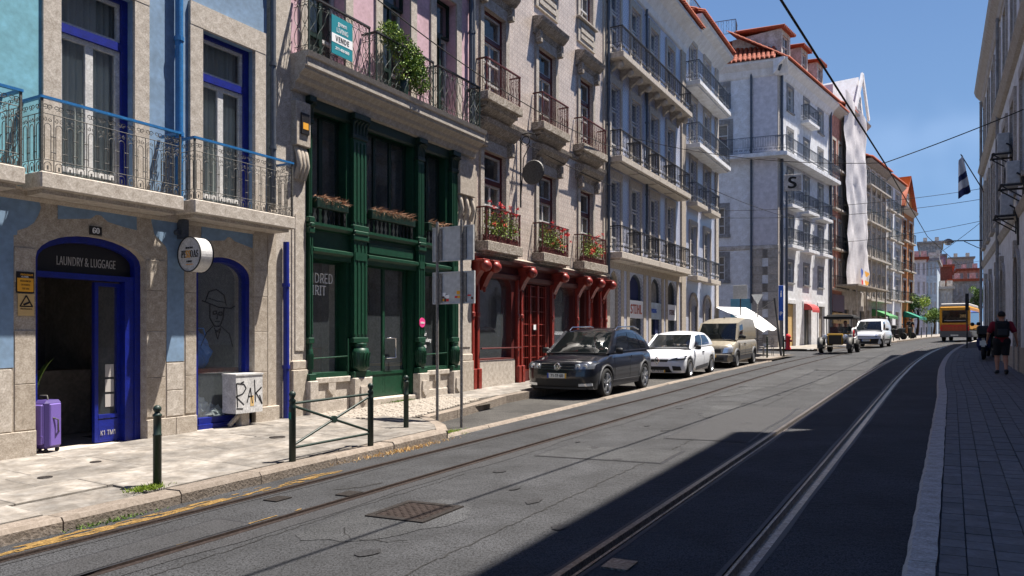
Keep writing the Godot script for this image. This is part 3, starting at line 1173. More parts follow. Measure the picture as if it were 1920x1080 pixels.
func window(h: Node, x0: float, y0: float, x1: float, y1: float, z: float, fm: Material, rows: Array, th := 0.055, pane: Material = null, called := "window") -> MeshInstance3D:
	# rows: from the bottom up [top fraction, columns, bar width]; each cell gets its own pane
	var key := "win_%.3f_%.3f_%s_%.3f" % [x1 - x0, y1 - y0, str(rows), th]
	var w := x1 - x0
	var t := y1 - y0
	var d := 0.06
	var cells := []
	var y := th
	for i in rows.size():
		var top: float = t * rows[i][0] if i < rows.size() - 1 else t
		var ye := top - th * (0.5 if i < rows.size() - 1 else 1.0)
		var n: int = rows[i][1]
		var bw: float = rows[i][2] if rows[i].size() > 2 else th * 0.8
		var cw := (w - 2 * th - bw * (n - 1)) / n
		for k in n:
			cells.append([th + k * (cw + bw), y, th + k * (cw + bw) + cw, ye])
		y = top + th * 0.5
	var mesh := shared(key, func(st):
		bx(st, 0, 0, 0, w, th, d)
		bx(st, 0, t - th, 0, w, t, d)
		bx(st, 0, th, 0, th, t - th, d)
		bx(st, w - th, th, 0, w, t - th, d)
		var yy := th
		for i in rows.size():
			var top: float = t * rows[i][0] if i < rows.size() - 1 else t
			var ye := top - th * (0.5 if i < rows.size() - 1 else 1.0)
			var n: int = rows[i][1]
			var bw: float = rows[i][2] if rows[i].size() > 2 else th * 0.8
			var cw := (w - 2 * th - bw * (n - 1)) / n
			for k in range(1, n):
				bx(st, th + k * (cw + bw) - bw, yy, 0.006, th + k * (cw + bw), ye, d - 0.006)
			if i < rows.size() - 1:
				bx(st, th, ye, 0.003, w - th, top + th * 0.5, d + 0.008)
			yy = top + th * 0.5)
	var f := put(mesh, called, fm, h, O + Vector3(x0, y0, z))
	for c in cells:
		var pk := "pane_%.3f_%.3f" % [c[2] - c[0], c[3] - c[1]]
		var pw: float = c[2] - c[0]
		var ph: float = c[3] - c[1]
		put(shared(pk, func(st):
			flat(st)
			quad(st, Vector3(0, 0, 0), Vector3(pw, 0, 0), Vector3(pw, ph, 0), Vector3(0, ph, 0))), "pane", pane if pane else M.pane, f, Vector3(c[0], c[1], 0.028))
	return f

func surround(h: Node, x0: float, y0: float, x1: float, y1: float, w: float, m: Material, out := 0.04, top := -1.0, sill := 0.0):
	var tp := w if top < 0 else top
	var st := mb()
	bx(st, x0 - w, y0, -0.02, x0 - 0.002, y1, out)
	bx(st, x1 + 0.002, y0, -0.02, x1 + w, y1, out)
	bx(st, x0 - w, y1 + 0.002, -0.02, x1 + w, y1 + tp, out + 0.004)
	if sill > 0:
		bx(st, x0 - w - 0.04, y0 - sill, -0.02, x1 + w + 0.04, y0 - 0.002, out + 0.06)
	hp(st, "window_surround", m, h)

func curtain_sheet(h: Node, x0: float, y0: float, x1: float, y1: float, z: float, m: Material, waves := 7):
	var st := mb()
	smooth(st)
	var n := waves * 6
	for i in n:
		var a := float(i) / n
		var b := float(i + 1) / n
		var za := z + 0.025 * sin(a * TAU * waves) + 0.01 * sin(a * 31.0)
		var zb := z + 0.025 * sin(b * TAU * waves) + 0.01 * sin(b * 31.0)
		quad(st, Vector3(lerpf(x0, x1, a), y0, za), Vector3(lerpf(x0, x1, b), y0, zb), Vector3(lerpf(x0, x1, b), y1, zb), Vector3(lerpf(x0, x1, a), y1, za))
	hp(st, "curtain", m, h)

# one bay of railing, w wide and t high, standing at x = 0 .. w in the plane z = 0
func bay_arch(st: SurfaceTool, w: float, t: float):
	var r := 0.0062
	var n := 4
	var c := w * 0.5
	var yb := t * 0.17
	var yt := t * 0.8
	rod(st, Vector3(0.006, 0, 0), Vector3(0.006, yt, 0), r, n)
	tube(st, [Vector3(w * 0.2, 0.01, 0), Vector3(w * 0.2, yb * 0.6, 0)] + ring_path(Vector3(c, yb * 0.55, 0), w * 0.3, 170, 10, 6) + [Vector3(w * 0.8, yb * 0.5, 0), Vector3(w * 0.8, 0.01, 0)], r * 0.8, n)
	bx(st, c - 0.008, yb * 0.18, -0.004, c + 0.008, yb * 0.52, 0.004)
	tube(st, [Vector3(w * 0.22, yb + 0.01, 0), Vector3(w * 0.22, yt * 0.78, 0)] + ring_path(Vector3(c, yt * 0.78, 0), w * 0.28, 170, 10, 6) + [Vector3(w * 0.78, yt * 0.78, 0), Vector3(w * 0.78, yb + 0.01, 0)], r * 0.8, n)
	for k in [-1, 1]:
		var q := []
		for i in 11:
			var a := i / 10.0
			var ang := deg_to_rad(90.0 + k * (a * 400.0))
			var rad := w * 0.2 * (1.0 - 0.75 * a)
			q.append(Vector3(c + k * w * 0.24 + cos(ang) * rad, yt * 0.9 + sin(ang) * rad, 0))
		tube(st, q, r * 0.7, n)
		var e := []
		for i in 11:
			var a := i / 10.0
			var ang := deg_to_rad(-90.0 - k * a * 420.0)
			var rad := w * 0.3 * (1.0 - 0.7 * a)
			e.append(Vector3(c + k * w * 0.22 + cos(ang) * rad, t * 0.9 + sin(ang) * rad * 0.8, 0))
		tube(st, e, r * 0.75, n)
	rod(st, Vector3(0, yb, 0), Vector3(w, yb, 0), r * 0.9, n)
	rod(st, Vector3(0, yt, 0), Vector3(w, yt, 0), r * 0.9, n)
	for y in [yt * 0.35, yt * 0.62]:
		rod(st, Vector3(-0.0, y, 0), Vector3(w * 0.22, y, 0), r, n)
		rod(st, Vector3(w * 0.78, y, 0), Vector3(w, y, 0), r, n)

func bay_wave(st: SurfaceTool, w: float, t: float):      # interlaced curves with a row of scrolls above and below
	var n := 4
	for k in [0, 1]:
		var q := []
		for i in 17:
			var a := i / 16.0
			q.append(Vector3(w * 0.5 + w * 0.46 * sin(a * TAU * 1.0 + k * PI), t * (0.1 + 0.8 * a), 0))
		tube(st, q, 0.0065, n)
	rod(st, Vector3(w * 0.5, 0, 0), Vector3(w * 0.5, t, 0), 0.006, n)
	for y in [0.06, 0.94]:
		for s in [-1, 1]:
			tube(st, ring_path(Vector3(w * 0.5 + s * w * 0.25, t * y, 0), w * 0.2, 0, 330, 9), 0.005, n)
	rod(st, Vector3(0, t * 0.12, 0), Vector3(w, t * 0.12, 0), 0.006, n)
	rod(st, Vector3(0, t * 0.86, 0), Vector3(w, t * 0.86, 0), 0.006, n)

func bay_bar(st: SurfaceTool, w: float, t: float):       # plain bars with small circles
	var n := 4
	rod(st, Vector3(w * 0.25, 0, 0), Vector3(w * 0.25, t, 0), 0.007, n)
	rod(st, Vector3(w * 0.75, 0, 0), Vector3(w * 0.75, t, 0), 0.007, n)
	tube(st, ring_path(Vector3(w * 0.5, t * 0.86, 0), w * 0.24, 0, 360, 8), 0.006, n)
	tube(st, ring_path(Vector3(w * 0.5, t * 0.12, 0), w * 0.24, 0, 360, 8), 0.006, n)
	var q := []
	for i in 9:
		q.append(Vector3(w * (0.5 + 0.2 * sin(i / 8.0 * TAU)), t * (0.24 + 0.5 * i / 8.0), 0))
	tube(st, q, 0.006, n)
	rod(st, Vector3(0, t * 0.04, 0), Vector3(w, t * 0.04, 0), 0.006, n)

func bay_scroll(st: SurfaceTool, w: float, t: float):    # bars above, a band of scrolls below
	var n := 4
	for x in [0.12, 0.5, 0.88]:
		rod(st, Vector3(w * x, t * 0.38, 0), Vector3(w * x, t, 0), 0.008, n)
	for x in [0.31, 0.69]:
		tube(st, ring_path(Vector3(w * x, t * 0.9, 0), w * 0.18, 0, 180, 5), 0.007, n)
		tube(st, ring_path(Vector3(w * x, t * 0.22, 0), w * 0.17, -40, 290, 8), 0.009, n)
		tube(st, ring_path(Vector3(w * x, t * 0.2, 0), w * 0.07, 0, 300, 5), 0.009, n)
	rod(st, Vector3(0, t * 0.38, 0), Vector3(w, t * 0.38, 0), 0.008, n)
	rod(st, Vector3(0, t * 0.04, 0), Vector3(w, t * 0.04, 0), 0.008, n)

func bay(style: String, st: SurfaceTool, w: float, t: float):
	match style:
		"arch": bay_arch(st, w, t)
		"wave": bay_wave(st, w, t)
		"bar": bay_bar(st, w, t)
		_: bay_scroll(st, w, t)

func railing(owner: Node, style: String, x0: float, x1: float, y0: float, y1: float, z: float, out: float, n: int, m: Material, hand: Material, posts := true, left := true, right := true):
	# front at z, returns back to the wall at z - out; bays are separate pieces
	var w := (x1 - x0) / n
	var t := y1 - y0 - 0.03
	var mesh := shared("bay_%s_%.3f_%.3f" % [style, w, t], func(st): bay(style, st, w, t))
	for k in n:
		put(mesh, "baluster", m, owner, Vector3(x0 + k * w, y0, z))
	var rn := maxi(1, int(round(out / w)))
	var rw := out / rn
	var rmesh := shared("bay_%s_%.3f_%.3f" % [style, rw, t], func(st): bay(style, st, rw, t))
	var turn := Basis(Vector3.UP, PI * 0.5)
	for k in rn:
		if left:
			put(rmesh, "baluster", m, owner, Vector3(x0, y0, z - k * rw - 0.002), turn)
		if right:
			put(rmesh, "baluster", m, owner, Vector3(x1, y0, z - k * rw - 0.002), turn)
	var st := mb()
	bar(st, Vector3(x0 - 0.012, y1 - 0.015, z), Vector3(x1 + 0.012, y1 - 0.015, z), 0.045, 0.03)
	if left:
		bar(st, Vector3(x0, y1 - 0.016, z + 0.02), Vector3(x0, y1 - 0.016, z - out), 0.045, 0.03)
	if right:
		bar(st, Vector3(x1, y1 - 0.016, z + 0.02), Vector3(x1, y1 - 0.016, z - out), 0.045, 0.03)
	make(st, "handrail", hand, owner)
	if posts:
		st = mb()
		bx(st, x0 - 0.012, y0, z - 0.012, x0 + 0.012, y1 - 0.03, z + 0.012)
		bx(st, x1 - 0.012, y0, z - 0.012, x1 + 0.012, y1 - 0.03, z + 0.012)
		bx(st, x0, y0 - 0.004, z - 0.008, x1, y0 + 0.012, z + 0.008)
		make(st, "railing_post", m, owner)

func balcony(h: Node, style: String, x0: float, x1: float, ys0: float, ys1: float, yr: float, out: float, n: int, stone: Material, m: Material, hand: Material, inset := 0.05, under := 0.0) -> MeshInstance3D:
	var st := mb()
	bev(st, x0 - inset, ys0, -0.05, x1 + inset, ys1, out + inset, 0.012)
	if under > 0:
		bx(st, x0 + 0.03, ys0 - under, -0.05, x1 - 0.03, ys0 - 0.001, out - 0.06)
	var b := hp(st, "balcony", stone, h)
	railing(b, style, x0, x1, ys1 + 0.005, yr, out - 0.015, out - 0.03, n, m, hand)
	return b

func downpipe(h: Node, x: float, y0: float, y1: float, z: float, r: float, m: Material):
	var st := mb()
	rod(st, Vector3(x, y0, z), Vector3(x, y1, z), r, 10)
	var y := y0 + 0.9
	while y < y1:
		lathe(st, [Vector2(r, y - 0.03), Vector2(r + 0.012, y - 0.03), Vector2(r + 0.012, y + 0.03), Vector2(r, y + 0.03)], 10, Transform3D(Basis.IDENTITY, Vector3(x, 0, z)), true)
		bx(st, x - 0.015, y - 0.01, -0.01, x + 0.015, y + 0.01, z - r * 0.5)
		y += 1.35
	hp(st, "downpipe", m, h)

func moulding(st: SurfaceTool, prof: Array, x0: float, x1: float):    # prof: Vector2(out, y) from the bottom up, run along x with ends closed
	flat(st)
	for i in prof.size() - 1:
		var a: Vector2 = prof[i]
		var b: Vector2 = prof[i + 1]
		quad(st, Vector3(x0, a.y, a.x), Vector3(x1, a.y, a.x), Vector3(x1, b.y, b.x), Vector3(x0, b.y, b.x))
	var lo: Vector2 = prof[0]
	var hi: Vector2 = prof[prof.size() - 1]
	quad(st, Vector3(x0, hi.y, hi.x), Vector3(x1, hi.y, hi.x), Vector3(x1, hi.y, -0.05), Vector3(x0, hi.y, -0.05))
	quad(st, Vector3(x0, lo.y, -0.05), Vector3(x1, lo.y, -0.05), Vector3(x1, lo.y, lo.x), Vector3(x0, lo.y, lo.x))
	var poly := PackedVector2Array()
	poly.append(Vector2(-0.05, lo.y))
	for p in prof:
		poly.append(p)
	poly.append(Vector2(-0.05, hi.y))
	var t := Geometry2D.triangulate_polygon(poly)
	for i in range(0, t.size(), 3):
		var a := poly[t[i]]
		var b := poly[t[i + 1]]
		var c := poly[t[i + 2]]
		tri(st, Vector3(x0, a.y, a.x), Vector3(x0, b.y, b.x), Vector3(x0, c.y, c.x))
		tri(st, Vector3(x1, a.y, a.x), Vector3(x1, c.y, c.x), Vector3(x1, b.y, b.x))

func leaves(st: SurfaceTool, c: Vector3, rad: Vector3, n: int, size: float, r: RandomNumberGenerator, shell_only := 0.4):
	flat(st)
	for i in n:
		var d := Vector3(r.randfn(), r.randfn(), r.randfn()).normalized() * pow(r.randf_range(shell_only, 1.0), 0.6)
		var p := c + d * rad
		var a := Vector3(r.randfn(), r.randfn(), r.randfn()).normalized() * size * r.randf_range(0.6, 1.2)
		var b := a.cross(Vector3(r.randfn(), r.randfn(), r.randfn()).normalized()).normalized() * size * 0.45
		quad(st, p - a * 0.5, p + b * 0.5 , p + a * 0.5, p - b * 0.5)

func px_poly(pts: Array, l: float) -> PackedVector2Array:    # outline given as [s, y]
	var out := PackedVector2Array()
	for p in pts:
		out.append(Vector2(p[0], p[1]))
	return out

# ---------- blue house with the laundry shop ----------
func build_blue_house():
	var h := house("blue_house", "light blue house with stone door frames, blue painted frames and iron balconies", 9.4, 4.58)
	var y0 := 0.0
	var st := mb()
	var door := [4.97, y0, 6.41, 2.5, 0.33]
	var win := [7.21, 0.16, 8.23, 2.45, 0.3]
	wall(st, 1.6, y0, 8.53, 3.27, [[2.6, y0, 3.9, 2.5, 0.3], door, win], 0.4)
	hp(st, "stone_front", M.limestone, h)
	# painted fields between the stone frames
	for f in [[[4.2, 3.25], [4.94, 3.25], [5.0, 3.19], [5.03, 3.1], [5.0, 3.01], [4.95, 2.91], [4.87, 2.84], [4.76, 2.79], [4.76, 2.74], [4.72, 2.73], [4.72, 1.18], [4.2, 1.17]],
			[[5.23, 3.18], [5.3, 3.24], [5.37, 3.25], [6.1, 3.25], [6.22, 3.22], [6.27, 3.16], [6.27, 2.98], [6.09, 3.0], [5.87, 3.04], [5.78, 3.11], [5.71, 3.11], [5.64, 3.05], [5.23, 2.99]],
			[[6.49, 3.13], [6.5, 3.19], [6.57, 3.24], [6.78, 3.25], [7.01, 3.25], [7.08, 3.17], [7.06, 2.97], [7.0, 2.81], [7.0, 1.19], [6.72, 1.19], [6.74, 2.74], [6.71, 2.81], [6.54, 2.95]],
			[[7.3, 3.17], [7.36, 3.23], [7.46, 3.25], [8.17, 3.24], [8.28, 3.16], [8.28, 2.93], [7.9, 3.01], [7.82, 3.06], [7.76, 3.06], [7.7, 3.0], [7.29, 2.95]]]:
		st = mb()
		prism(st, px_poly(f, 9.4), -0.01, 0.009)
		hp(st, "painted_field", M.blue_wall, h)
	# plinth stones and joints of the dado
	for b in [[4.0, 4.97, 0.42], [6.41, 6.62, 0.4], [6.62, 6.86, 0.4], [6.86, 7.21, 0.4]]:
		box_part(h, "plinth_stone", M.limestone, b[0] + 0.002, y0 - 0.05, -0.02, b[1] - 0.002, b[2], 0.028, 0.006)
	for b in [[4.2, 0.43, 4.7, 1.16], [6.72, 0.42, 6.99, 0.78], [6.72, 0.79, 6.99, 1.17]]:
		box_part(h, "dado_stone", M.limestone_pale, b[0], b[1], -0.02, b[2], b[3], 0.014, 0.005)
	for j in [[4.73, 4.965], [6.415, 6.7], [7.02, 7.205], [8.235, 8.5]]:
		var ys := [0.43, 0.98, 1.62, 2.18, 2.6]
		for k in 4:
			if j[0] < 4.8 and k == 2:
				continue
			box_part(h, "jamb_stone", M.limestone if k % 2 else M.limestone_b, j[0], ys[k] + 0.003, -0.02, j[1], ys[k + 1] - 0.003, 0.012 if j[0] < 8.0 else 0.054, 0.005)
	box_part(h, "threshold", M.limestone_pale, 4.97, y0, -0.4, 6.41, 0.125, 0.05, 0.008)
	box_part(h, "sill_stone", M.limestone_pale, 7.21, y0, -0.35, 8.23, 0.17, 0.03, 0.008)
	# pilaster at the corner of the house
	box_part(h, "pilaster", M.limestone, 8.24, y0, -0.1, 8.5, 3.24, 0.05, 0.01)
	box_part(h, "pilaster", M.limestone, 8.53, y0, -0.35, 8.72, 3.6, 0.02, 0.01)
	box_part(h, "pilaster_base", M.limestone, 8.23, y0 - 0.02, -0.1, 8.73, 0.42, 0.085, 0.01)
	box_part(h, "corner_strip", M.limestone_pale, 8.72, y0, -0.35, 9.05, 8.6, 0.004, 0.004)
	# string course under the balconies
	st = mb()
	moulding(st, [Vector2(0.02, 3.16), Vector2(0.05, 3.2), Vector2(0.06, 3.27), Vector2(0.09, 3.3)], 1.6, 8.53)
	hp(st, "string_course", M.limestone, h)
	# upper wall
	st = mb()
	wall(st, 5.04, 3.3, 8.53, 8.6, [[5.25, 3.4, 6.21, 6.06], [7.29, 3.4, 8.26, 6.06]], 0.35)
	hp(st, "wall", M.blue_wall, h)
	st = mb()
	wall(st, 1.6, 3.3, 5.035, 8.6, [[3.0, 3.4, 3.96, 6.06]], 0.35, 0.012)
	hp(st, "wall", M.teal_wall, h)
	for x in [3.0, 5.25, 7.29]:
		surround(h, x, 3.3, x + 0.965, 6.06, 0.215, M.limestone_pale, 0.05, 0.34)
		var st2 := mb()
		bx(st2, x, 3.4, -0.2, x + 0.05, 6.06, -0.12)
		bx(st2, x + 0.87, 3.4, -0.24, x + 0.962, 6.06, -0.1)
		bx(st2, x + 0.05, 6.0, -0.22, x + 0.87, 6.058, -0.1)
		bx(st2, x + 0.05, 5.36, -0.22, x + 0.87, 5.47, -0.1)
		hp(st2, "outer_frame", M.blue_paint, h)
		window(h, x + 0.05, 3.4, x + 0.87, 5.36, -0.2, M.white_paint, [[0.13, 1], [1.0, 2, 0.1]], 0.06, null, "french_window")
		window(h, x + 0.05, 5.47, x + 0.87, 6.0, -0.2, M.white_paint, [[1.0, 1]], 0.04, null, "fanlight")
		curtain_sheet(h, x + 0.08, 3.42, x + 0.9, 6.02, -0.34, M.curtain, 9)
	# balconies
	for b in [[2.77, 4.58], [4.81, 6.62], [6.85, 8.66]]:
		balcony(h, "arch", b[0], b[1], 3.26, 3.45, 4.33, 0.45, 14, M.limestone_pale, M.iron_grey, M.rail_blue, 0.03, 0.05)
	downpipe(h, 6.86, 3.5, 8.6, 0.09, 0.055, M.rail_blue)
	downpipe(h, 8.6, 3.7, 8.6, 0.07, 0.045, M.zinc)
	downpipe(h, 8.87, 0.14, 3.1, 0.08, 0.05, M.blue_paint)
	# door: arched frame, transom, sign board, open leaf
	st = mb()
	arch_frame(st, 4.97, 0.125, 6.41, 2.5, 0.33, 0.085, -0.28, -0.12)
	bx(st, 5.05, 2.28, -0.27, 6.33, 2.35, -0.14)
	bx(st, 6.2, 0.125, -0.27, 6.326, 2.28, -0.14)
	hp(st, "door_frame", M.blue_paint, h)
	st = mb()
	var ap := arch_pts(5.05, 6.33, 2.49, 0.26)
	var poly := PackedVector2Array([Vector2(5.05, 2.35)])
	for p in ap:
		poly.append(p)
	poly.append(Vector2(6.33, 2.35))
	prism(st, poly, -0.24, -0.22)
	var board := hp(st, "sign_board", M.black_sign, h)
	letters("LAUNDRY & LUGGAGE", 0.105, "lettering", M.text_grey, board, Vector3(5.72, 2.5, -0.212), Basis.IDENTITY, 0.54, 0.006)
	# the glazed leaf, folded back inside the doorway
	var leaf := window(h, 5.84, 0.14, 6.2, 2.26, -0.3, M.blue_paint, [[0.16, 1], [1.0, 1]], 0.05, M.shop_glass, "door_leaf")
	for q in [[0.16, 0.86, M.text_grey], [0.16, 0.66, M.text_grey], [0.16, 0.46, M.text_grey]]:
		put(shared("notice", func(t): bx(t, 0, 0, 0, 0.12, 0.17, 0.002)), "notice", q[2], leaf, Vector3(q[0], q[1], 0.032))
	st = mb()
	bx(st, 0.05, 0.03, 0.04, 0.31, 0.3, 0.062)
	make(st, "kick_panel", M.blue_paint, leaf)
	letters("K1 TM1", 0.06, "lettering", M.text_grey, leaf, Vector3(0.18, 0.12, 0.07), Basis.IDENTITY, 0.8, 0.003)
	# shop window
	st = mb()
	arch_frame(st, 7.21, 0.17, 8.23, 2.45, 0.3, 0.075, -0.22, -0.06)
	bx(st, 7.29, 0.17, -0.2, 8.155, 0.33, -0.05)
	bx(st, 7.25, 0.17, -0.05, 8.2, 0.24, 0.0)
	hp(st, "shop_window_frame", M.blue_paint, h)
	st = mb()
	poly = PackedVector2Array([Vector2(7.285, 0.33)])
	for p in arch_pts(7.285, 8.155, 2.44, 0.24):
		poly.append(p)
	poly.append(Vector2(8.155, 0.33))
	prism(st, poly, -0.15, -0.146, Transform3D.IDENTITY, false)
	var pane := hp(st, "shop_pane", M.shop_glass, h)
	hat_drawing(pane)
	# room behind
	st = mb()
	flat(st)
	bx(st, 1.7, -0.05, -3.0, 8.5, 0.115, -0.4)
	hp(st, "shop_floor", M.pale_room, h)
	st = mb()
	bx(st, 6.7, 0.12, -3.0, 6.78, 3.2, -0.42)
	hp(st, "partition", M.dark_room, h)
	box_part(h, "shelf", M.orange_wood, 7.2, 0.98, -0.85, 8.25, 1.05, -0.3)
	box_part(h, "poster_board", M.tan, 5.1, 0.85, -1.2, 5.5, 1.75, -1.17)
	box_part(h, "counter", M.dark_room, 5.4, 0.12, -2.2, 6.6, 1.05, -1.6)
	shell(h, 1.6, 9.05, y0, 8.6, 9.0, [3.3, 6.6], M.dark_room, M.blue_wall, 0.42)
	# number plate, notices, electricity meter box
	var num := box_part(h, "number_plate", M.black_sign, 5.62, 2.845, 0.0, 5.78, 2.955, 0.02, 0.003)
	letters("60", 0.07, "numerals", M.text_white, num, Vector3(5.7, 2.9, 0.022), Basis.IDENTITY, 0.9, 0.004, "Droid Serif", true)
	var n1 := box_part(h, "alarm_notice", M.black_sign, 4.745, 2.06, 0.008, 4.945, 2.31, 0.02)
	put(shared("yn", func(t): bx(t, 0, 0, 0, 0.18, 0.16, 0.003)), "yellow_field", M.sign_yellow, n1, Vector3(4.755, 2.075, 0.02))
	letters("PROSEGUR", 0.022, "lettering", M.sign_yellow, n1, Vector3(4.86, 2.275, 0.022), Basis.IDENTITY, 0.9, 0.002, "Droid Sans", true)
	letters("ALARME", 0.018, "lettering", M.text_white, n1, Vector3(4.84, 2.25, 0.022), Basis.IDENTITY, 0.9, 0.002)
	for k in 3:
		letters(["VIGILANCIA", "24 HORAS", "707 200"][k], 0.02, "lettering", M.black_sign, n1, Vector3(4.845, 2.2 - 0.045 * k, 0.024), Basis.IDENTITY, 0.8, 0.002)
	var n2 := box_part(h, "warning_notice", M.tan, 4.765, 1.79, 0.008, 4.945, 2.05, 0.018)
	st = mb()
	for e in [[[4.785, 1.9], [4.925, 1.9]], [[4.925, 1.9], [4.855, 2.03]], [[4.855, 2.03], [4.785, 1.9]]]:
		bar(st, Vector3(e[0][0], e[0][1], 0.021), Vector3(e[1][0], e[1][1], 0.021), 0.012, 0.006, Vector3(0, 0, 1))
	bar(st, Vector3(4.825, 1.92, 0.021), Vector3(4.89, 1.95, 0.021), 0.022, 0.006, Vector3(0, 0, 1))
	make(st, "pictogram", M.black_sign, n2)
	letters("VIDEOVIGILANCIA", 0.014, "lettering", M.black_sign, n2, Vector3(4.855, 1.87, 0.02), Basis.IDENTITY, 0.85, 0.002)
	# floodlight bracket under the balcony
	st = mb()
	bx(st, 6.88, 2.93, 0.02, 6.98, 3.2, 0.14)
	rod(st, Vector3(6.86, 3.02, 0.02), Vector3(6.86, 3.02, 0.1), 0.04, 8)
	hp(st, "floodlight", M.zinc, h)

	# round hanging sign: a drum on a bracket, facing down the street
	var sg := thing("hanging_sign", "round white illuminated-box sign with yellow and black lettering beside the shop door", "sign", W(9.05, 2.69, 6.93))
	st = mb()
	var x := Transform3D(Basis(Vector3.RIGHT, PI * 0.5), Vector3.ZERO)
	lathe(st, [Vector2(0.0, -0.1), Vector2(0.24, -0.1), Vector2(0.24, 0.1), Vector2(0.0, 0.1)], 40, x, true)
	make(st, "drum", M.white_paint, sg)
	st = mb()
	lathe(st, [Vector2(0.235, 0.098), Vector2(0.248, 0.098), Vector2(0.248, 0.112), Vector2(0.235, 0.112)], 40, x, true)
	lathe(st, [Vector2(0.248, -0.112), Vector2(0.235, -0.112), Vector2(0.235, -0.098), Vector2(0.248, -0.098)], 40, x, true)
	make(st, "rim", M.black_plastic, sg)
	st = mb()
	bx(st, -0.36, -0.09, -0.03, -0.235, 0.09, 0.03)
	make(st, "bracket", M.black_plastic, sg)
	letters("MERCADO", 0.026, "lettering", M.text_dark, sg, Vector3(0, 0.09, 0.104), Basis.IDENTITY, 0.9, 0.004, "Droid Sans", true)
	letters("PE", 0.095, "lettering", M.text_dark, sg, Vector3(-0.12, 0.0, 0.104), Basis.IDENTITY, 0.62, 0.004, "Droid Serif", true)
	letters("SS", 0.1, "lettering", M.sign_yellow, sg, Vector3(-0.025, 0.0, 0.104), Basis.IDENTITY, 0.62, 0.004, "Droid Serif", true)
	letters("OAS", 0.095, "lettering", M.text_dark, sg, Vector3(0.105, 0.0, 0.104), Basis.IDENTITY, 0.62, 0.004, "Droid Serif", true)
	letters("& BAGS", 0.026, "lettering", M.text_dark, sg, Vector3(0, -0.1, 0.104), Basis.IDENTITY, 0.9, 0.004, "Droid Sans", true)
	st = mb()
	bx(st, -0.07, -0.145, 0.1, 0.08, -0.137, 0.106)
	make(st, "underline", M.sign_yellow, sg)

	# electricity box with a tag on the pavement
	var eb := thing("electricity_box", "white metal electricity box on a short post with a black graffiti tag", "utility box", L(9.3, 7.96, -0.0), deg_to_rad(90))
	st = mb()
	bx(st, -0.25, 0.2, -0.15, 0.26, 0.78, 0.15)
	bx(st, -0.26, 0.775, -0.16, 0.27, 0.8, 0.16)
	make(st, "cabinet", M.white_paint, eb)
	st = mb()
	bx(st, -0.07, 0.0, -0.07, 0.07, 0.21, 0.07)
	bar(st, Vector3(-0.25, 0.02, 0.0), Vector3(-0.03, 0.19, 0.0), 0.05, 0.05)
	make(st, "post", M.limestone_pale, eb)
	st = mb()
	var strokes := [[[-0.22, 0.5], [-0.24, 0.86], [-0.1, 0.84], [-0.06, 0.78], [-0.12, 0.7], [-0.25, 0.66], [-0.1, 0.53]], [[-0.04, 0.56], [0.02, 0.78], [0.06, 0.54]], [[-0.02, 0.65], [0.07, 0.65]],
		[[0.1, 0.9], [0.12, 0.56]], [[0.11, 0.68], [0.24, 0.78], [0.13, 0.7], [0.25, 0.52], [0.2, 0.66]], [[-0.1, 0.88], [-0.16, 0.86]], [[-0.24, 0.48], [-0.12, 0.47]]]
	for sk in strokes:
		var q := []
		for i in sk.size() - 1:
			bar(st, Vector3(sk[i][0], sk[i][1] - 0.2, 0.1515), Vector3(sk[i + 1][0], sk[i + 1][1] - 0.2, 0.1515), 0.019, 0.003, Vector3(0, 0, 1))
	make(st, "graffiti_tag", M.text_dark, eb)
	st = mb()
	bx(st, 0.02, 0.3, 0.15, 0.09, 0.46, 0.1525)
	make(st, "sticker", M.tan, eb)

	# suitcase in the doorway
	var sc := thing("suitcase", "upright purple hard suitcase standing inside the shop doorway", "suitcase", W(9.56, 0.125, 5.14), deg_to_rad(20))
	st = mb()
	bev(st, -0.17, 0.05, -0.13, 0.17, 0.64, 0.13, 0.035)
	make(st, "shell", M.purple_dark, sc)
	st = mb()
	bev(st, -0.13, 0.1, 0.12, 0.13, 0.6, 0.155, 0.02)
	bev(st, 0.16, 0.08, -0.09, 0.185, 0.6, 0.09, 0.012)
	bx(st, -0.13, 0.2, 0.15, 0.13, 0.215, 0.162)
	make(st, "pocket", M.purple, sc)
	st = mb()
	tube(st, [Vector3(-0.07, 0.63, 0), Vector3(-0.06, 0.69, 0), Vector3(0.06, 0.69, 0), Vector3(0.07, 0.63, 0)], 0.012, 6)
	make(st, "handle", M.iron_grey, sc)
	st = mb()
	tube(st, [Vector3(0.18, 0.25, -0.05), Vector3(0.215, 0.28, 0), Vector3(0.215, 0.4, 0), Vector3(0.18, 0.43, 0.05)], 0.01, 6)
	make(st, "side_handle", M.iron_grey, sc)
	for wx in [-0.12, 0.12]:
		for wz in [-0.09, 0.09]:
			put(shared("case_wheel", func(t): lathe(t, [Vector2(0, -0.012), Vector2(0.026, -0.012), Vector2(0.026, 0.012), Vector2(0, 0.012)], 12, Transform3D(Basis(Vector3.FORWARD, PI / 2), Vector3.ZERO), true)), "wheel", M.rubber, sc, Vector3(wx, 0.026, wz))
	# plant behind the suitcase
	var pl := thing("potted_plant", "green strap-leaved plant in a pot behind the purple suitcase", "plant", W(9.85, 0.12, 5.12))
	st = mb()
	lathe(st, [Vector2(0, 0), Vector2(0.1, 0), Vector2(0.14, 0.5), Vector2(0.12, 0.5), Vector2(0.11, 0.46), Vector2(0, 0.46)], 14)
	make(st, "pot", M.limestone_pale, pl)
	st = mb()
	for k in 7:
		var a := k * 0.9
		blade(st, Vector3(0, 0.46, 0), Vector3(cos(a) * 0.28, 0.85 + 0.05 * k, sin(a) * 0.28), 0.07, 0.12)
	make(st, "leaves", M.leaf_a, pl)
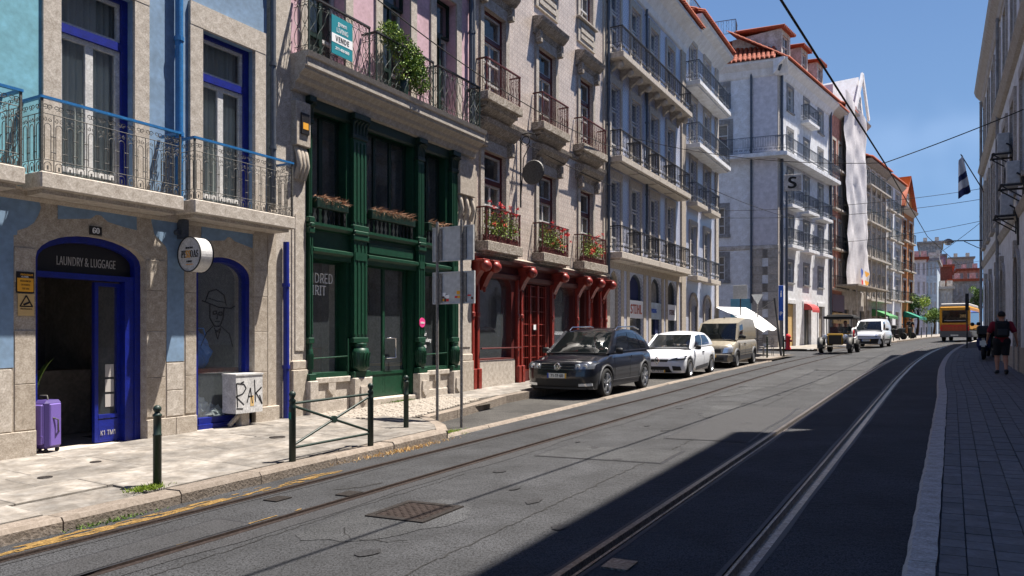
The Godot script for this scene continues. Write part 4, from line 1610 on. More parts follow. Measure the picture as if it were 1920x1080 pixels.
	# goods in the shop window
	var bag := thing("blue_bag", "blue plastic carrier bag on the shelf in the shop window", "bag", W(9.95, 1.05, 7.62), deg_to_rad(90))
	st = mb()
	crumple(st, Vector3(0.24, 0.3, 0.14), Vector3(0, 0.26, 0), 5, 0.16)
	make(st, "sack", M.blue_bag, bag)
	st = mb()
	tube(st, [Vector3(-0.1, 0.5, 0.1), Vector3(-0.06, 0.62, 0.1), Vector3(0.06, 0.62, 0.1), Vector3(0.1, 0.5, 0.1)], 0.012, 5)
	make(st, "handle", M.blue_bag, bag)
	for q in [[7.5, 0.62, 0.16, 7, "knotted clear plastic bag behind the glass under the shelf"], [7.78, 0.4, 0.2, 9, "larger clear plastic bag slumped behind the glass near the sill"]]:
		var pb := thing("plastic_bag", q[4], "bag", W(9.8, 0.12 if q[3] == 9 else 0.3, q[0]), deg_to_rad(90), "plastic bags in the shop window")
		st = mb()
		crumple(st, Vector3(q[2], q[2] * 0.9, 0.12), Vector3(0, q[2] * 0.85 + (0.0 if q[3] == 9 else 0.05), 0), q[3], 0.3)
		make(st, "bag", M.poly_bag, pb)

func arch_frame(st: SurfaceTool, x0: float, y0: float, x1: float, ys: float, rise: float, w: float, z0: float, z1: float):
	bx(st, x0 + 0.001, y0, z0, x0 + w, ys, z1)
	bx(st, x1 - w, y0, z0, x1 - 0.001, ys, z1)
	var a := arch_pts(x0 + 0.001, x1 - 0.001, ys, rise - 0.001)
	var b := arch_pts(x0 + w, x1 - w, ys, rise - w)
	flat(st)
	for i in a.size() - 1:
		var p := [Vector3(b[i].x, b[i].y, z0), Vector3(b[i + 1].x, b[i + 1].y, z0), Vector3(a[i + 1].x, a[i + 1].y, z0), Vector3(a[i].x, a[i].y, z0)]
		var q := p.map(func(v): return Vector3(v.x, v.y, z1))
		hexa(st, p + q)

func blade(st: SurfaceTool, a: Vector3, b: Vector3, w: float, droop: float):     # a strap leaf from a to b
	smooth(st)
	var side := (b - a).cross(Vector3.UP).normalized()
	if side.length() < 0.1:
		side = Vector3.RIGHT
	var n := 6
	for i in n:
		var t0 := float(i) / n
		var t1 := float(i + 1) / n
		var p0 := a.lerp(b, t0) + Vector3(0, droop * 4.0 * t0 * (1.0 - t0), 0)
		var p1 := a.lerp(b, t1) + Vector3(0, droop * 4.0 * t1 * (1.0 - t1), 0)
		var w0 := w * 0.5 * sin(PI * clampf(t0 * 0.85 + 0.1, 0, 1))
		var w1 := w * 0.5 * sin(PI * clampf(t1 * 0.85 + 0.1, 0, 1)) * (0.1 if i == n - 1 else 1.0)
		quad(st, p0 - side * w0, p0 + side * w0, p1 + side * w1, p1 - side * w1)

func crumple(st: SurfaceTool, rad: Vector3, c: Vector3, sd: int, amt: float):    # a crumpled closed bag
	flat(st)
	var n := FastNoiseLite.new()
	n.seed = sd
	n.frequency = 1.6
	n.fractal_octaves = 3
	var f := func(i: int, j: int) -> Vector3:
		var t := TAU * (i % 20) / 20.0
		var p := PI * j / 12.0
		var d := Vector3(sin(p) * cos(t), -cos(p), sin(p) * sin(t))
		var k := 1.0 + amt * 2.0 * n.get_noise_3dv(d * 1.4)
		return c + d * rad * k
	for j in 12:
		for i in 20:
			quad(st, f.call(i, j), f.call(i, j + 1), f.call(i + 1, j + 1), f.call(i + 1, j))

func hat_drawing(pane: Node):     # line drawing on the shop glass: a man in a hat, a few strokes
	var st := mb()
	var lines := [[[7.42, 2.08], [7.55, 2.04], [7.72, 1.99], [7.95, 1.98], [8.02, 2.02]], [[7.48, 2.07], [7.54, 2.22], [7.68, 2.26], [7.82, 2.18], [7.86, 2.02]], [[7.54, 2.12], [7.7, 2.08], [7.85, 2.07]],
		[[7.56, 2.03], [7.56, 1.82], [7.64, 1.7], [7.74, 1.7], [7.8, 1.82], [7.82, 1.98]], [[7.62, 1.92], [7.68, 1.93], [7.68, 1.89], [7.62, 1.88], [7.62, 1.92]], [[7.72, 1.91], [7.78, 1.92], [7.78, 1.87], [7.72, 1.87], [7.72, 1.91]],
		[[7.69, 1.9], [7.7, 1.82], [7.67, 1.81]], [[7.65, 1.77], [7.74, 1.77]], [[7.62, 1.7], [7.5, 1.6], [7.4, 1.4]], [[7.76, 1.7], [7.92, 1.58], [7.98, 1.38]], [[7.64, 1.68], [7.7, 1.5], [7.76, 1.68]], [[7.66, 1.64], [7.74, 1.6], [7.74, 1.66], [7.66, 1.6]]]
	for ln in lines:
		for i in ln.size() - 1:
			bar(st, Vector3(ln[i][0], ln[i][1], -0.1435), Vector3(ln[i + 1][0], ln[i + 1][1], -0.1435), 0.018 if ln.size() > 4 else 0.011, 0.003, Vector3(0, 0, 1))
	make(st, "line_drawing", M.text_dark, pane)

# ---------- pink house with the green shop front ----------
func fluted(st: SurfaceTool, x0: float, x1: float, y0: float, y1: float, z0: float, z1: float, n: int):    # a shaft with raised flutes
	bx(st, x0, y0, z0, x1, y1, z1)
	var w := (x1 - x0) / (n * 2 + 1)
	for k in n + 1:
		bx(st, x0 + k * 2 * w, y0 + 0.06, z1 - 0.001, x0 + (k * 2 + 1) * w, y1 - 0.06, z1 + 0.014)

func vase(st: SurfaceTool, x: float, y0: float, y1: float, z: float, r: float):    # bulbous leafy foot of a pilaster
	var t := y1 - y0
	lathe(st, [Vector2(r * 0.7, y0), Vector2(r, y0 + t * 0.12), Vector2(r * 0.92, y0 + t * 0.3), Vector2(r * 1.1, y0 + t * 0.62), Vector2(r * 0.95, y0 + t * 0.8), Vector2(r * 0.6, y0 + t * 0.86), Vector2(r * 0.85, y0 + t * 0.93), Vector2(r * 0.7, y1)], 16, Transform3D(Basis.IDENTITY, Vector3(x, 0, z)))
	for k in 16:
		var a := TAU * k / 16.0
		var d := Vector3(cos(a), 0, sin(a))
		tube(st, [Vector3(x, y0 + t * 0.15, z) + d * r, Vector3(x, y0 + t * 0.4, z) + d * r * 1.03, Vector3(x, y0 + t * 0.66, z) + d * r * 1.16], 0.011, 4)

func build_pink_house():
	var h := house("pink_house", "pink house over a dark green cast-iron shop front with a long stone balcony", 9.4, 9.05)
	var b := 0.2
	var piers := [[9.38, 9.49], [10.5, 10.9], [12.48, 12.72], [13.72, 13.98]]
	# stone pilasters at both ends
	for p in [[9.05, 9.38], [13.98, 14.62]]:
		box_part(h, "stone_pilaster", M.limestone_pale, p[0], b, -0.4, p[1], 5.72, 0.02, 0.01)
		box_part(h, "pedestal", M.limestone, p[0] - 0.02, b - 0.1, -0.3, p[1] + 0.02, 0.98, 0.07, 0.012)
		box_part(h, "carved_band", M.limestone, p[0] - 0.015, 0.98, -0.3, p[1] + 0.015, 1.14, 0.05, 0.02)
		var st0 := mb()
		bx(st0, p[0] + 0.07, 1.3, 0.015, p[1] - 0.07, 3.6, 0.035)
		hp(st0, "raised_panel", M.limestone_pale, h)
		st0 = mb()
		for k in 3:
			var x: float = lerpf(p[0] + 0.08, p[1] - 0.08, k / 2.0)
			tube(st0, [Vector3(x, 4.75, 0.03), Vector3(x, 4.6, 0.09), Vector3(x, 4.42, 0.12), Vector3(x, 4.3, 0.07), Vector3(x, 4.2, 0.03)], 0.05, 6)
		bev(st0, p[0], 4.75, 0, p[1], 5.5, 0.13, 0.01)
		hp(st0, "console", M.limestone, h)
	var st := mb()
	# dark voids behind: solid green backing with openings
	wall(st, 9.38, b, 13.98, 5.72, [[9.5, 0.84, 10.42, 2.9], [10.92, b, 12.42, 2.96], [12.76, 0.84, 13.62, 2.9], [9.5, 3.5, 10.42, 5.5], [10.94, 3.5, 12.42, 5.5], [12.76, 3.5, 13.62, 5.5]], 0.28, -0.02)
	hp(st, "iron_front", M.green_paint, h)
	# pilasters: pedestals in stone, fluted shafts, capitals
	for i in 4:
		var p: Array = piers[i]
		var x0: float = p[0]
		var x1: float = p[1]
		st = mb()
		bev(st, x0 - 0.05, b - 0.1, -0.02, x1 + 0.05, 0.78, 0.16, 0.012)
		if i > 0:
			var m := (x0 + x1) * 0.5
			prism(st, PackedVector2Array([Vector2(m - 0.1, 0.42), Vector2(m, 0.3), Vector2(m + 0.1, 0.42), Vector2(m + 0.1, 0.62), Vector2(m - 0.1, 0.62)]), 0.15, 0.19)
		hp(st, "pedestal", M.limestone_pale, h)
		st = mb()
		bev(st, x0 - 0.03, 0.78, -0.01, x1 + 0.03, 0.9, 0.13, 0.01)
		vase(st, (x0 + x1) * 0.5, 0.9, 1.42, 0.06, (x1 - x0) * 0.42)
		bev(st, x0 - 0.01, 1.42, -0.01, x1 + 0.01, 1.52, 0.1, 0.01)
		hp(st, "pilaster_base", M.green_paint, h)
		st = mb()
		fluted(st, x0 + 0.02, x1 - 0.02, 1.52, 3.32, -0.01, 0.075, 3 if i else 1)
		bx(st, x0 + 0.04, 2.95, 0.07, x1 - 0.04, 3.1, 0.1)
		hp(st, "pilaster_shaft", M.green_paint, h)
		st = mb()
		bev(st, x0 - 0.015, 3.32, -0.01, x1 + 0.015, 3.42, 0.115, 0.012)
		bev(st, x0 + 0.0, 3.42, -0.01, x1, 3.5, 0.13, 0.02)
		bev(st, x0 - 0.015, 3.5, -0.01, x1 + 0.015, 3.6, 0.11, 0.012)
		hp(st, "pilaster_band", M.green_paint, h)
		st = mb()
		fluted(st, x0 + 0.025, x1 - 0.025, 3.6, 5.2, -0.01, 0.06, 3 if i else 1)
		hp(st, "pilaster_shaft", M.green_paint, h)
		st = mb()
		bev(st, x0 - 0.01, 5.2, -0.01, x1 + 0.01, 5.28, 0.09, 0.01)
		var n := 4
		for k in n + 1:
			var x := lerpf(x0 + 0.02, x1 - 0.02, float(k) / n)
			tube(st, [Vector3(x, 5.28, 0.06), Vector3(x, 5.45, 0.08), Vector3(x, 5.52, 0.13), Vector3(x, 5.5, 0.16)], 0.022, 5)
		bev(st, x0 - 0.02, 5.55, -0.01, x1 + 0.02, 5.66, 0.15, 0.012)
		bx(st, x0 + 0.01, 5.28, 0.0, x1 - 0.01, 5.55, 0.07)
		hp(st, "capital", M.green_dark, h)
	# bays: stall riser, shop panes, lintels, balustrade, upper windows, dried planting
	var bays := [[9.5, 10.42], [10.94, 12.42], [12.76, 13.62]]
	for i in 3:
		var x0: float = bays[i][0]
		var x1: float = bays[i][1]
		if i != 1:
			st = mb()
			bev(st, x0 - 0.01, b - 0.1, -0.25, x1 + 0.03, 0.8, 0.03, 0.01)
			bev(st, x0 - 0.01, 0.72, 0.0, x1 + 0.03, 0.82, 0.07, 0.01)
			bev(st, x0 + 0.02, b - 0.08, 0.02, x1, 0.42, 0.055, 0.01)
			var m := (x0 + x1) * 0.5
			prism(st, PackedVector2Array([Vector2(m - 0.09, 0.72), Vector2(m - 0.09, 0.6), Vector2(m, 0.5), Vector2(m + 0.09, 0.6), Vector2(m + 0.09, 0.72)]), 0.02, 0.075)
			hp(st, "stall_riser", M.limestone_pale, h)
			var f := window(h, x0, 0.84, x1, 2.9, -0.26, M.green_paint, [[1.0, 1]], 0.045, M.shop_glass, "shop_window")
			st = mb()
			rod(st, Vector3(0.02, 0.32, 0.3), Vector3(x1 - x0 - 0.02, 0.34, 0.3), 0.014, 6)
			rod(st, Vector3(x1 - x0 - 0.02, 0.06, 0.3), Vector3(x1 - x0 - 0.02, 0.66, 0.3), 0.018, 6)
			make(st, "guard_rail", M.green_paint, f)
			st = mb()
			bx(st, 0, -0.03, 0.05, x1 - x0, 0.06, 0.3)
			make(st, "sill", M.green_paint, f)
		# lintel and panel
		st = mb()
		moulding(st, [Vector2(-0.02, 2.9), Vector2(0.04, 2.9), Vector2(0.05, 2.98), Vector2(0.1, 3.02), Vector2(0.1, 3.07), Vector2(0.0, 3.1)], x0 - 0.02, x1 + 0.06)
		if i == 1:
			bev(st, x0 + 0.06, 3.12, -0.03, x1 - 0.04, 3.32, 0.03, 0.012)
		moulding(st, [Vector2(-0.02, 3.4), Vector2(0.05, 3.42), Vector2(0.09, 3.47), Vector2(0.09, 3.52), Vector2(0.0, 3.53)], x0 - 0.02, x1 + 0.06)
		hp(st, "lintel", M.green_paint, h)
		# cast balustrade with finial
		st = mb()
		var nb := int((x1 - x0) / 0.12)
		for k in nb:
			var x := x0 + 0.06 + k * (x1 - x0 - 0.12) / (nb - 1)
			lathe(st, [Vector2(0.012, 3.53), Vector2(0.028, 3.58), Vector2(0.012, 3.64), Vector2(0.034, 3.72), Vector2(0.012, 3.8), Vector2(0.024, 3.85), Vector2(0.012, 3.88)], 6, Transform3D(Basis.IDENTITY, Vector3(x, 0, -0.02)))
		bx(st, x0, 3.87, -0.05, x1 - 0.02, 3.91, 0.01)
		rod(st, Vector3(x1 - 0.04, 3.53, 0.0), Vector3(x1 - 0.04, 4.02, 0.0), 0.012, 6)
		hp(st, "balustrade", M.black_plastic, h)
		box_part(h, "planter", M.green_dark, x0 + 0.04, 3.78, 0.0, x1 - 0.08, 3.95, 0.12, 0.01)
		# upper windows
		var rows := [[1.0, 2, 0.09]] if i != 1 else [[1.0, 3, 0.07]]
		window(h, x0, 3.53, x1, 5.5, -0.26, M.green_dark, rows, 0.05, M.shop_glass, "upper_window")
		st = mb()
		moulding(st, [Vector2(-0.02, 5.46), Vector2(0.02, 5.5), Vector2(0.03, 5.66)], x0 - 0.03, x1 + 0.1)
		hp(st, "head_moulding", M.green_dark, h)
	# things seen through the glass: a pale folding screen, shelves and pots
	box_part(h, "display_screen", M.white_paint, 9.6, 0.4, -1.3, 10.1, 2.3, -1.25)
	box_part(h, "display_shelf", M.tan, 12.7, 0.9, -1.4, 13.7, 0.95, -0.9)
	box_part(h, "inner_column", M.white_paint, 11.75, 0.35, -1.9, 11.95, 3.3, -1.7)
	box_part(h, "counter", M.orange_wood, 11.0, 0.35, -2.4, 12.2, 1.3, -2.0)
	# double door
	var d := window(h, 10.96, 0.36, 12.38, 2.94, -0.22, M.green_paint, [[0.18, 2, 0.07], [1.0, 2, 0.07]], 0.06, M.shop_glass, "double_door")
	st = mb()
	bx(st, 0.05, 0.03, 0.01, 0.67, 0.44, 0.055)
	bx(st, 0.75, 0.03, 0.01, 1.37, 0.44, 0.055)
	make(st, "kick_panel", M.green_paint, d)
	st = mb()
	tube(st, [Vector3(0.76, 0.75, 0.06), Vector3(0.76, 0.75, 0.13), Vector3(1.0, 0.75, 0.13), Vector3(1.0, 1.15, 0.13), Vector3(0.76, 1.15, 0.13), Vector3(0.76, 1.15, 0.06)], 0.016, 6)
	make(st, "pull_handle", M.chrome, d)
	st = mb()
	bx(st, 0.1, 0.36, 0.056, 0.36, 0.41, 0.06)
	make(st, "letter_slot", M.white_paint, d)
	box_part(h, "door_step", M.limestone_pale, 10.9, b - 0.1, -0.3, 12.5, 0.345, 0.09, 0.01)
	# lettering inside the left window, print on the right one
	letters("KINDRED", 0.17, "lettering", M.text_white, h, O + Vector3(9.87, 2.58, -0.2), Basis.IDENTITY, 0.82, 0.01)
	letters("SPIRIT", 0.17, "lettering", M.text_white, h, O + Vector3(9.8, 2.36, -0.2), Basis.IDENTITY, 0.82, 0.01)
	for k in 4:
		letters(["—", "flower", "vocabulary", "& store"][k], 0.075, "lettering", M.text_white, h, O + Vector3(12.96 + [0, 0.08, 0.16, 0.06][k], 1.72 - k * 0.13, -0.21), Basis.IDENTITY, 0.8, 0.004, "Droid Sans", true)
	var sk := mb()
	lathe(sk, [Vector2(0, 0.0), Vector2(0.1, 0.0), Vector2(0.1, 0.01), Vector2(0, 0.01)], 20, Transform3D(Basis(Vector3.RIGHT, PI * 0.5), Vector3(12.6, 1.83, 0.09)), true)
	var stick := hp(sk, "round_sticker", M.pink_sticker, h)
	letters("now", 0.05, "lettering", M.text_white, stick, Vector3(12.6, 1.83, 0.103), Basis.IDENTITY, 1.0, 0.003, "Droid Sans", true)
	# dried plants spilling from the planters
	for i in 3:
		var x0: float = bays[i][0] + 0.08
		var x1: float = bays[i][1] - 0.12
		var pl := thing("dried_plants", ["withered brown plants in the left planter over the green shop front", "withered brown plants in the middle planter over the green shop door", "withered brown plants in the right planter over the green shop front"][i], "plant", W(9.34, 3.95, x0), deg_to_rad(90), "dried planter plants")
		st = mb()
		flat(st)
		for k in int((x1 - x0) * 150):
			var x := rng.randf() * (x1 - x0)
			var a := Vector3(x, rng.randf_range(-0.03, 0.04), rng.randf_range(-0.04, 0.06))
			var e := a + Vector3(rng.randf_range(-0.12, 0.12), rng.randf_range(-0.12, 0.06), rng.randf_range(0.0, 0.14))
			var sd := Vector3(rng.randfn(), rng.randfn(), rng.randfn()).normalized() * 0.006
			tri(st, a - sd, a + sd, e)
			tri(st, a - sd * 0.5 + Vector3(0, 0.02, 0), a + sd, e + Vector3(0.01, 0.02, 0.02))
		make(st, "dry_foliage", M.dry_leaf, pl)
	# long stone cornice that carries the balcony
	st = mb()
	moulding(st, [Vector2(0.02, 5.66), Vector2(0.1, 5.68), Vector2(0.12, 5.8), Vector2(0.2, 5.84), Vector2(0.22, 5.9), Vector2(0.3, 5.96), Vector2(0.34, 5.98), Vector2(0.34, 6.02), Vector2(0.36, 6.03), Vector2(0.36, 6.17), Vector2(0.4, 6.19), Vector2(0.42, 6.27)], 9.03, 14.66)
	hp(st, "cornice", M.limestone, h)
	box_part(h, "cornice_fascia", M.grey_stone, 9.06, 6.035, 0.3, 14.63, 6.165, 0.372)
	# upper storey
	st = mb()
	var ops := [[9.45, 6.27, 10.35, 9.0], [11.4, 6.27, 12.3, 9.0], [13.2, 6.27, 13.98, 9.0]]
	wall(st, 9.05, 6.2, 14.62, 9.5, ops, 0.35)
	hp(st, "wall", M.pink_wall, h)
	for i in 3:
		var o: Array = ops[i]
		surround(h, o[0], 6.27, o[2], 9.0, 0.2, M.limestone_pale, 0.04, 0.3)
		window(h, o[0] + 0.02, 8.2, o[2] - 0.02, 8.98, -0.22, M.green_dark, [[1.0, 1]], 0.05, null, "fanlight")
		window(h, o[0] + 0.02, 6.3, (o[0] + o[2]) * 0.5 + 0.05, 8.2, -0.22, M.green_dark, [[0.3, 1], [1.0, 1]], 0.07, null, "french_window")
		window(h, (o[0] + o[2]) * 0.5 + 0.07, 6.3, o[2] - 0.02, 8.2, -0.3, M.white_paint, [[0.3, 1], [1.0, 1]], 0.06, null, "french_window")
	st = mb()
	moulding(st, [Vector2(0.02, 9.3), Vector2(0.12, 9.4), Vector2(0.2, 9.44), Vector2(0.36, 9.6), Vector2(0.4, 9.75)], 9.03, 14.62)
	hp(st, "upper_cornice", M.limestone_pale, h)
	st = mb()
	bx(st, 9.05, 9.5, -0.35, 14.62, 13.0, 0.0)
	hp(st, "upper_wall", M.pink_wall, h)
	var bal := 0
	for q in [[9.1, 10.62], [10.82, 12.62], [12.82, 14.42]]:
		var rl := Node3D.new()
		rl.name = "balcony_railing"
		h.add_child(rl, true)
		rl.position = O
		railing(rl, "wave", q[0], q[1], 6.28, 7.22, 0.36, 0.34, 8, M.post_green, M.iron, true, true, bal == 2)
		bal += 1
	downpipe(h, 14.5, 6.3, 12.9, 0.08, 0.05, M.zinc)
	shell(h, 9.05, 14.62, b, 13.0, 9.0, [3.45, 6.25, 9.4], M.pale_room, M.pink_wall, 0.38)
	# alarm box on the left console
	var al := box_part(h, "alarm_box", M.black_sign, 9.14, 4.95, 0.13, 9.32, 5.3, 0.16)
	put(shared("alarm_y", func(t): bx(t, 0.03, 0.03, 0, 0.15, 0.14, 0.004)), "yellow_field", M.sign_yellow, al, Vector3(9.14, 5.0, 0.16))
	# for-sale board on the balcony
	var bd := thing("for_sale_board", "teal and white for-sale board tied to the pink house's balcony railing", "sign", W(8.98, 6.72, 9.82), deg_to_rad(90))
	st = mb()
	bx(st, -0.26, -0.33, 0, 0.26, 0.33, 0.015)
	make(st, "board", M.teal_sign, bd)
	st = mb()
	bx(st, -0.26, -0.13, 0.014, 0.26, 0.02, 0.018)
	make(st, "white_band", M.text_white, bd)
	letters("green", 0.07, "lettering", M.text_white, bd, Vector3(0, 0.22, 0.017), Basis.IDENTITY, 0.9, 0.004)
	letters("LIVING", 0.075, "lettering", M.text_white, bd, Vector3(0, 0.1, 0.017), Basis.IDENTITY, 0.9, 0.004)
	letters("VENDE", 0.09, "lettering", M.text_dark, bd, Vector3(0, -0.055, 0.019), Basis.IDENTITY, 0.85, 0.004, "Droid Sans", true)
	letters("211 450 000", 0.05, "lettering", M.text_white, bd, Vector3(0, -0.22, 0.017), Basis.IDENTITY, 0.9, 0.004, "Droid Sans", true)
	# shrub behind the middle railing
	var sh := thing("balcony_shrub", "bushy yellow-green shrub growing through the middle balcony railing of the pink house", "plant", W(9.13, 6.28, 11.7), deg_to_rad(90))
	st = mb()
	lathe(st, [Vector2(0.12, 0), Vector2(0.15, 0.3), Vector2(0, 0.3)], 10)
	make(st, "pot", M.green_dark, sh)
	st = mb()
	for k in 6:
		tube(st, [Vector3(0, 0.25, 0), Vector3(rng.randf_range(-0.2, 0.3), 0.6, rng.randf_range(0, 0.1)), Vector3(rng.randf_range(-0.5, 0.4), 1.0, rng.randf_range(-0.05, 0.15))], 0.015, 5, 0.004)
	make(st, "branches", M.bark, sh)
	for k in 3:
		st = mb()
		for c in [[0.0, 0.95, 0.0, 0.55, 0.32], [-0.35, 1.05, 0.02, 0.4, 0.28], [0.1, 0.5, 0.05, 0.4, 0.4], [0.3, 0.85, 0.05, 0.35, 0.25], [0.4, 0.4, 0.14, 0.26, 0.3], [0.3, 0.62, 0.1, 0.25, 0.25]]:
			leaves(st, Vector3(c[0], c[1], c[2]), Vector3(c[3], c[4], 0.17), 240, 0.07, rng)
		make(st, "foliage", M[["leaf_a", "leaf_b", "leaf_c"][k]], sh)

# ---------- tiled house with the red shop ----------
func console(st: SurfaceTool, x: float, y: float, w: float, out: float, t: float):    # carved scroll bracket, top at y
	var pts := []
	for i in 13:
		var a := i / 12.0
		pts.append(Vector2(out * (1.0 - a) * (1.0 - 0.25 * sin(a * PI)), y - 0.12 - t * a + 0.0))
	var poly := PackedVector2Array([Vector2(-0.02, y - 0.02), Vector2(out * 0.8, y - 0.02)])
	for p in pts:
		poly.append(p)
	poly.append(Vector2(-0.02, y - 0.12 - t))
	var tr := Transform3D(Basis(Vector3(0, 0, 1), Vector3(0, 1, 0), Vector3(-1, 0, 0)), Vector3(x, 0, 0))
	prism(st, poly, -w * 0.5, w * 0.5, tr)
	var roll := Transform3D(Basis(Vector3(0, 0, 1), PI * 0.5), Vector3(x, y - 0.13, out * 0.86))
	lathe(st, [Vector2(0, -w * 0.62), Vector2(0.1, -w * 0.6), Vector2(0.13, -w * 0.3), Vector2(0.14, 0), Vector2(0.13, w * 0.3), Vector2(0.1, w * 0.6), Vector2(0, w * 0.62)], 12, roll)
	bev(st, x - w * 0.7, y - 0.04, -0.02, x + w * 0.7, y + 0.03, out * 0.95, 0.01)
	lathe(st, [Vector2(0, 0), Vector2(0.035, 0.02), Vector2(0.03, 0.07), Vector2(0.045, 0.1), Vector2(0, 0.16)], 8, Transform3D(Basis.IDENTITY, Vector3(x, y - 0.17 - t, 0.05)))

func flowers_on(at: Vector3, wide: float, label: String, sd: int):
	var r := RandomNumberGenerator.new()
	r.seed = sd
	var f := thing("flower_box", label, "flower box", at, deg_to_rad(90), "geranium boxes on the red balconies")
	var st := mb()
	bev(st, 0, 0, -0.08, wide, 0.16, 0.08, 0.01)
	make(st, "box", M.red_dark, f)
	for k in 2:
		st = mb()
		for i in int(wide / 0.16):
			var h := r.randf_range(0.35, 0.75)
			leaves(st, Vector3(0.08 + i * 0.16 + r.randf_range(-0.05, 0.05), 0.12 + h * 0.5, 0.03), Vector3(0.15, h * 0.6, 0.14), 75, 0.06, r, 0.1)
		make(st, "foliage", M[["leaf_a", "leaf_b"][k]], f)
	st = mb()
	for i in int(wide / 0.055):
		var c := Vector3(r.randf() * wide, r.randf_range(0.25, 0.95), r.randf_range(0.0, 0.24))
		if r.randf() < 0.75:
			leaves(st, c, Vector3(0.06, 0.055, 0.06), 22, 0.05, r, 0.0)
	make(st, "blossom", M.petal, f)

func build_tiled_house():
	var h := house("tiled_house", "beige tiled house with red iron balconies above a dark red shop front", 9.5, 14.65)
	var cols := [[15.3, 16.35], [18.15, 19.2], [20.9, 21.87]]
	var holes := []
	for c in cols:
		holes.append([c[0], 3.8, c[1], 6.05])
		holes.append([c[0], 7.35, c[1], 9.5])
		holes.append([c[0], 11.3, c[1], 13.4])
	var st := mb()
	wall(st, 14.65, 3.5, 23.05, 14.2, holes, 0.32)
	hp(st, "tiled_wall", M.beige_tiles, h)
	for i in 3:
		var x0: float = cols[i][0]
		var x1: float = cols[i][1]
		for f in 3:
			var y0: float = [3.8, 7.35, 11.3][f]
			var y1: float = [6.05, 9.5, 13.4][f]
			surround(h, x0, y0, x1, y1, 0.16, M.grey_stone, 0.05, 0.26)
			var st2 := mb()
			moulding(st2, [Vector2(0.05, y1 + 0.27), Vector2(0.1, y1 + 0.4), Vector2(0.18, y1 + 0.44), Vector2(0.3, y1 + 0.56), Vector2(0.34, y1 + 0.66), Vector2(0.1, y1 + 0.72)], x0 - 0.3, x1 + 0.3)
			for e in [x0 - 0.2, x1 + 0.05]:
				bev(st2, e, y1 + 0.02, 0.03, e + 0.15, y1 + 0.36, 0.2, 0.02)
			hp(st2, "hood_mould", M.grimy_stone, h)
			st2 = mb()
			bx(st2, x0, y0, -0.2, x0 + 0.06, y1, -0.08)
			bx(st2, x1 - 0.06, y0, -0.2, x1 - 0.001, y1, -0.08)
			bx(st2, x0 + 0.06, y1 - 0.06, -0.2, x1 - 0.06, y1 - 0.001, -0.08)
			bx(st2, x0 + 0.06, lerpf(y0, y1, 0.66), -0.2, x1 - 0.06, lerpf(y0, y1, 0.71), -0.07)
			hp(st2, "outer_frame", M.red_dark, h)
			window(h, x0 + 0.06, y0, x1 - 0.06, lerpf(y0, y1, 0.66), -0.17, M.white_paint, [[0.3, 2], [0.65, 2], [1.0, 2]], 0.05, null, "french_window")
			window(h, x0 + 0.06, lerpf(y0, y1, 0.71), x1 - 0.06, y1 - 0.06, -0.17, M.white_paint, [[1.0, 1]], 0.045, null, "fanlight")
			if f == 2:
				st2 = mb()
				bx(st2, x0 - 0.16, y0 - 0.75, -0.02, x1 + 0.16, y0 - 0.02, 0.05)
				for k in 3:
					bx(st2, x0, y0 - 0.62 + k * 0.19, 0.04, x1, y0 - 0.5 + k * 0.19, 0.075)
				bev(st2, x0 - 0.22, y0 - 0.06, -0.02, x1 + 0.22, y0, 0.14, 0.01)
				hp(st2, "window_apron", M.grey_stone, h)
		# balconies
		var q: Array = [[14.98, 16.6], [17.85, 19.45], [20.5, 22.25]][i]
		balcony(h, "bar", q[0], q[1], 3.56, 3.8, 4.62, 0.32, 11, M.grimy_stone, M.red_dark, M.red_dark, 0.05, 0.06)
		var b2 := balcony(h, "bar", q[0], q[1], 7.12, 7.33, 8.13, 0.32, 11, M.grimy_stone, M.red_dark, M.red_dark, 0.05, 0.1)
		st = mb()
		prism(st, PackedVector2Array([Vector2(-0.02, 6.9), Vector2(0.1, 6.9), Vector2(0.24, 7.0), Vector2(0.3, 7.12), Vector2(-0.02, 7.12)]), q[0] + 0.1, q[1] - 0.1, Transform3D(Basis(Vector3(0, 0, 1), Vector3(0, 1, 0), Vector3(-1, 0, 0)).inverse(), Vector3.ZERO) if false else Transform3D(Basis(Vector3(0, 0, 1), Vector3(0, 1, 0), Vector3(1, 0, 0)), Vector3.ZERO))
		make(st, "corbel", M.grimy_stone, b2)
		flowers_on(W(9.28, 3.81, q[0] + 0.08), q[1] - q[0] - 0.16, ["flower box of red geraniums on the tiled house's balcony nearest the camera", "flower box of red geraniums on the tiled house's middle balcony", "flower box of red geraniums on the tiled house's farthest balcony"][i], 40 + i)
	st = mb()
	moulding(st, [Vector2(0.0, 6.86), Vector2(0.06, 6.88), Vector2(0.08, 6.98), Vector2(0.0, 7.02)], 14.65, 23.05)
	moulding(st, [Vector2(0.0, 3.36), Vector2(0.1, 3.42), Vector2(0.14, 3.5), Vector2(0.02, 3.56)], 14.65, 23.05)
	hp(st, "string_course", M.grimy_stone, h)
	box_part(h, "corner_strip", M.limestone, 14.63, 3.56, -0.1, 15.0, 14.2, 0.03, 0.01)
	box_part(h, "corner_strip", M.limestone, 22.75, 3.56, -0.1, 23.07, 14.2, 0.03, 0.01)
	st = mb()
	moulding(st, [Vector2(0.0, 14.0), Vector2(0.15, 14.1), Vector2(0.4, 14.4), Vector2(0.45, 14.55)], 14.6, 23.1)
	hp(st, "eaves", M.limestone, h)
	downpipe(h, 23.02, 3.6, 14.0, 0.1, 0.05, M.zinc)
	downpipe(h, 14.72, 6.4, 14.0, 0.1, 0.05, M.zinc)
	shell(h, 14.65, 23.05, 0.25, 14.2, 9.5, [3.5, 7.2, 11.0], M.dark_room, M.beige_tiles, 0.35)
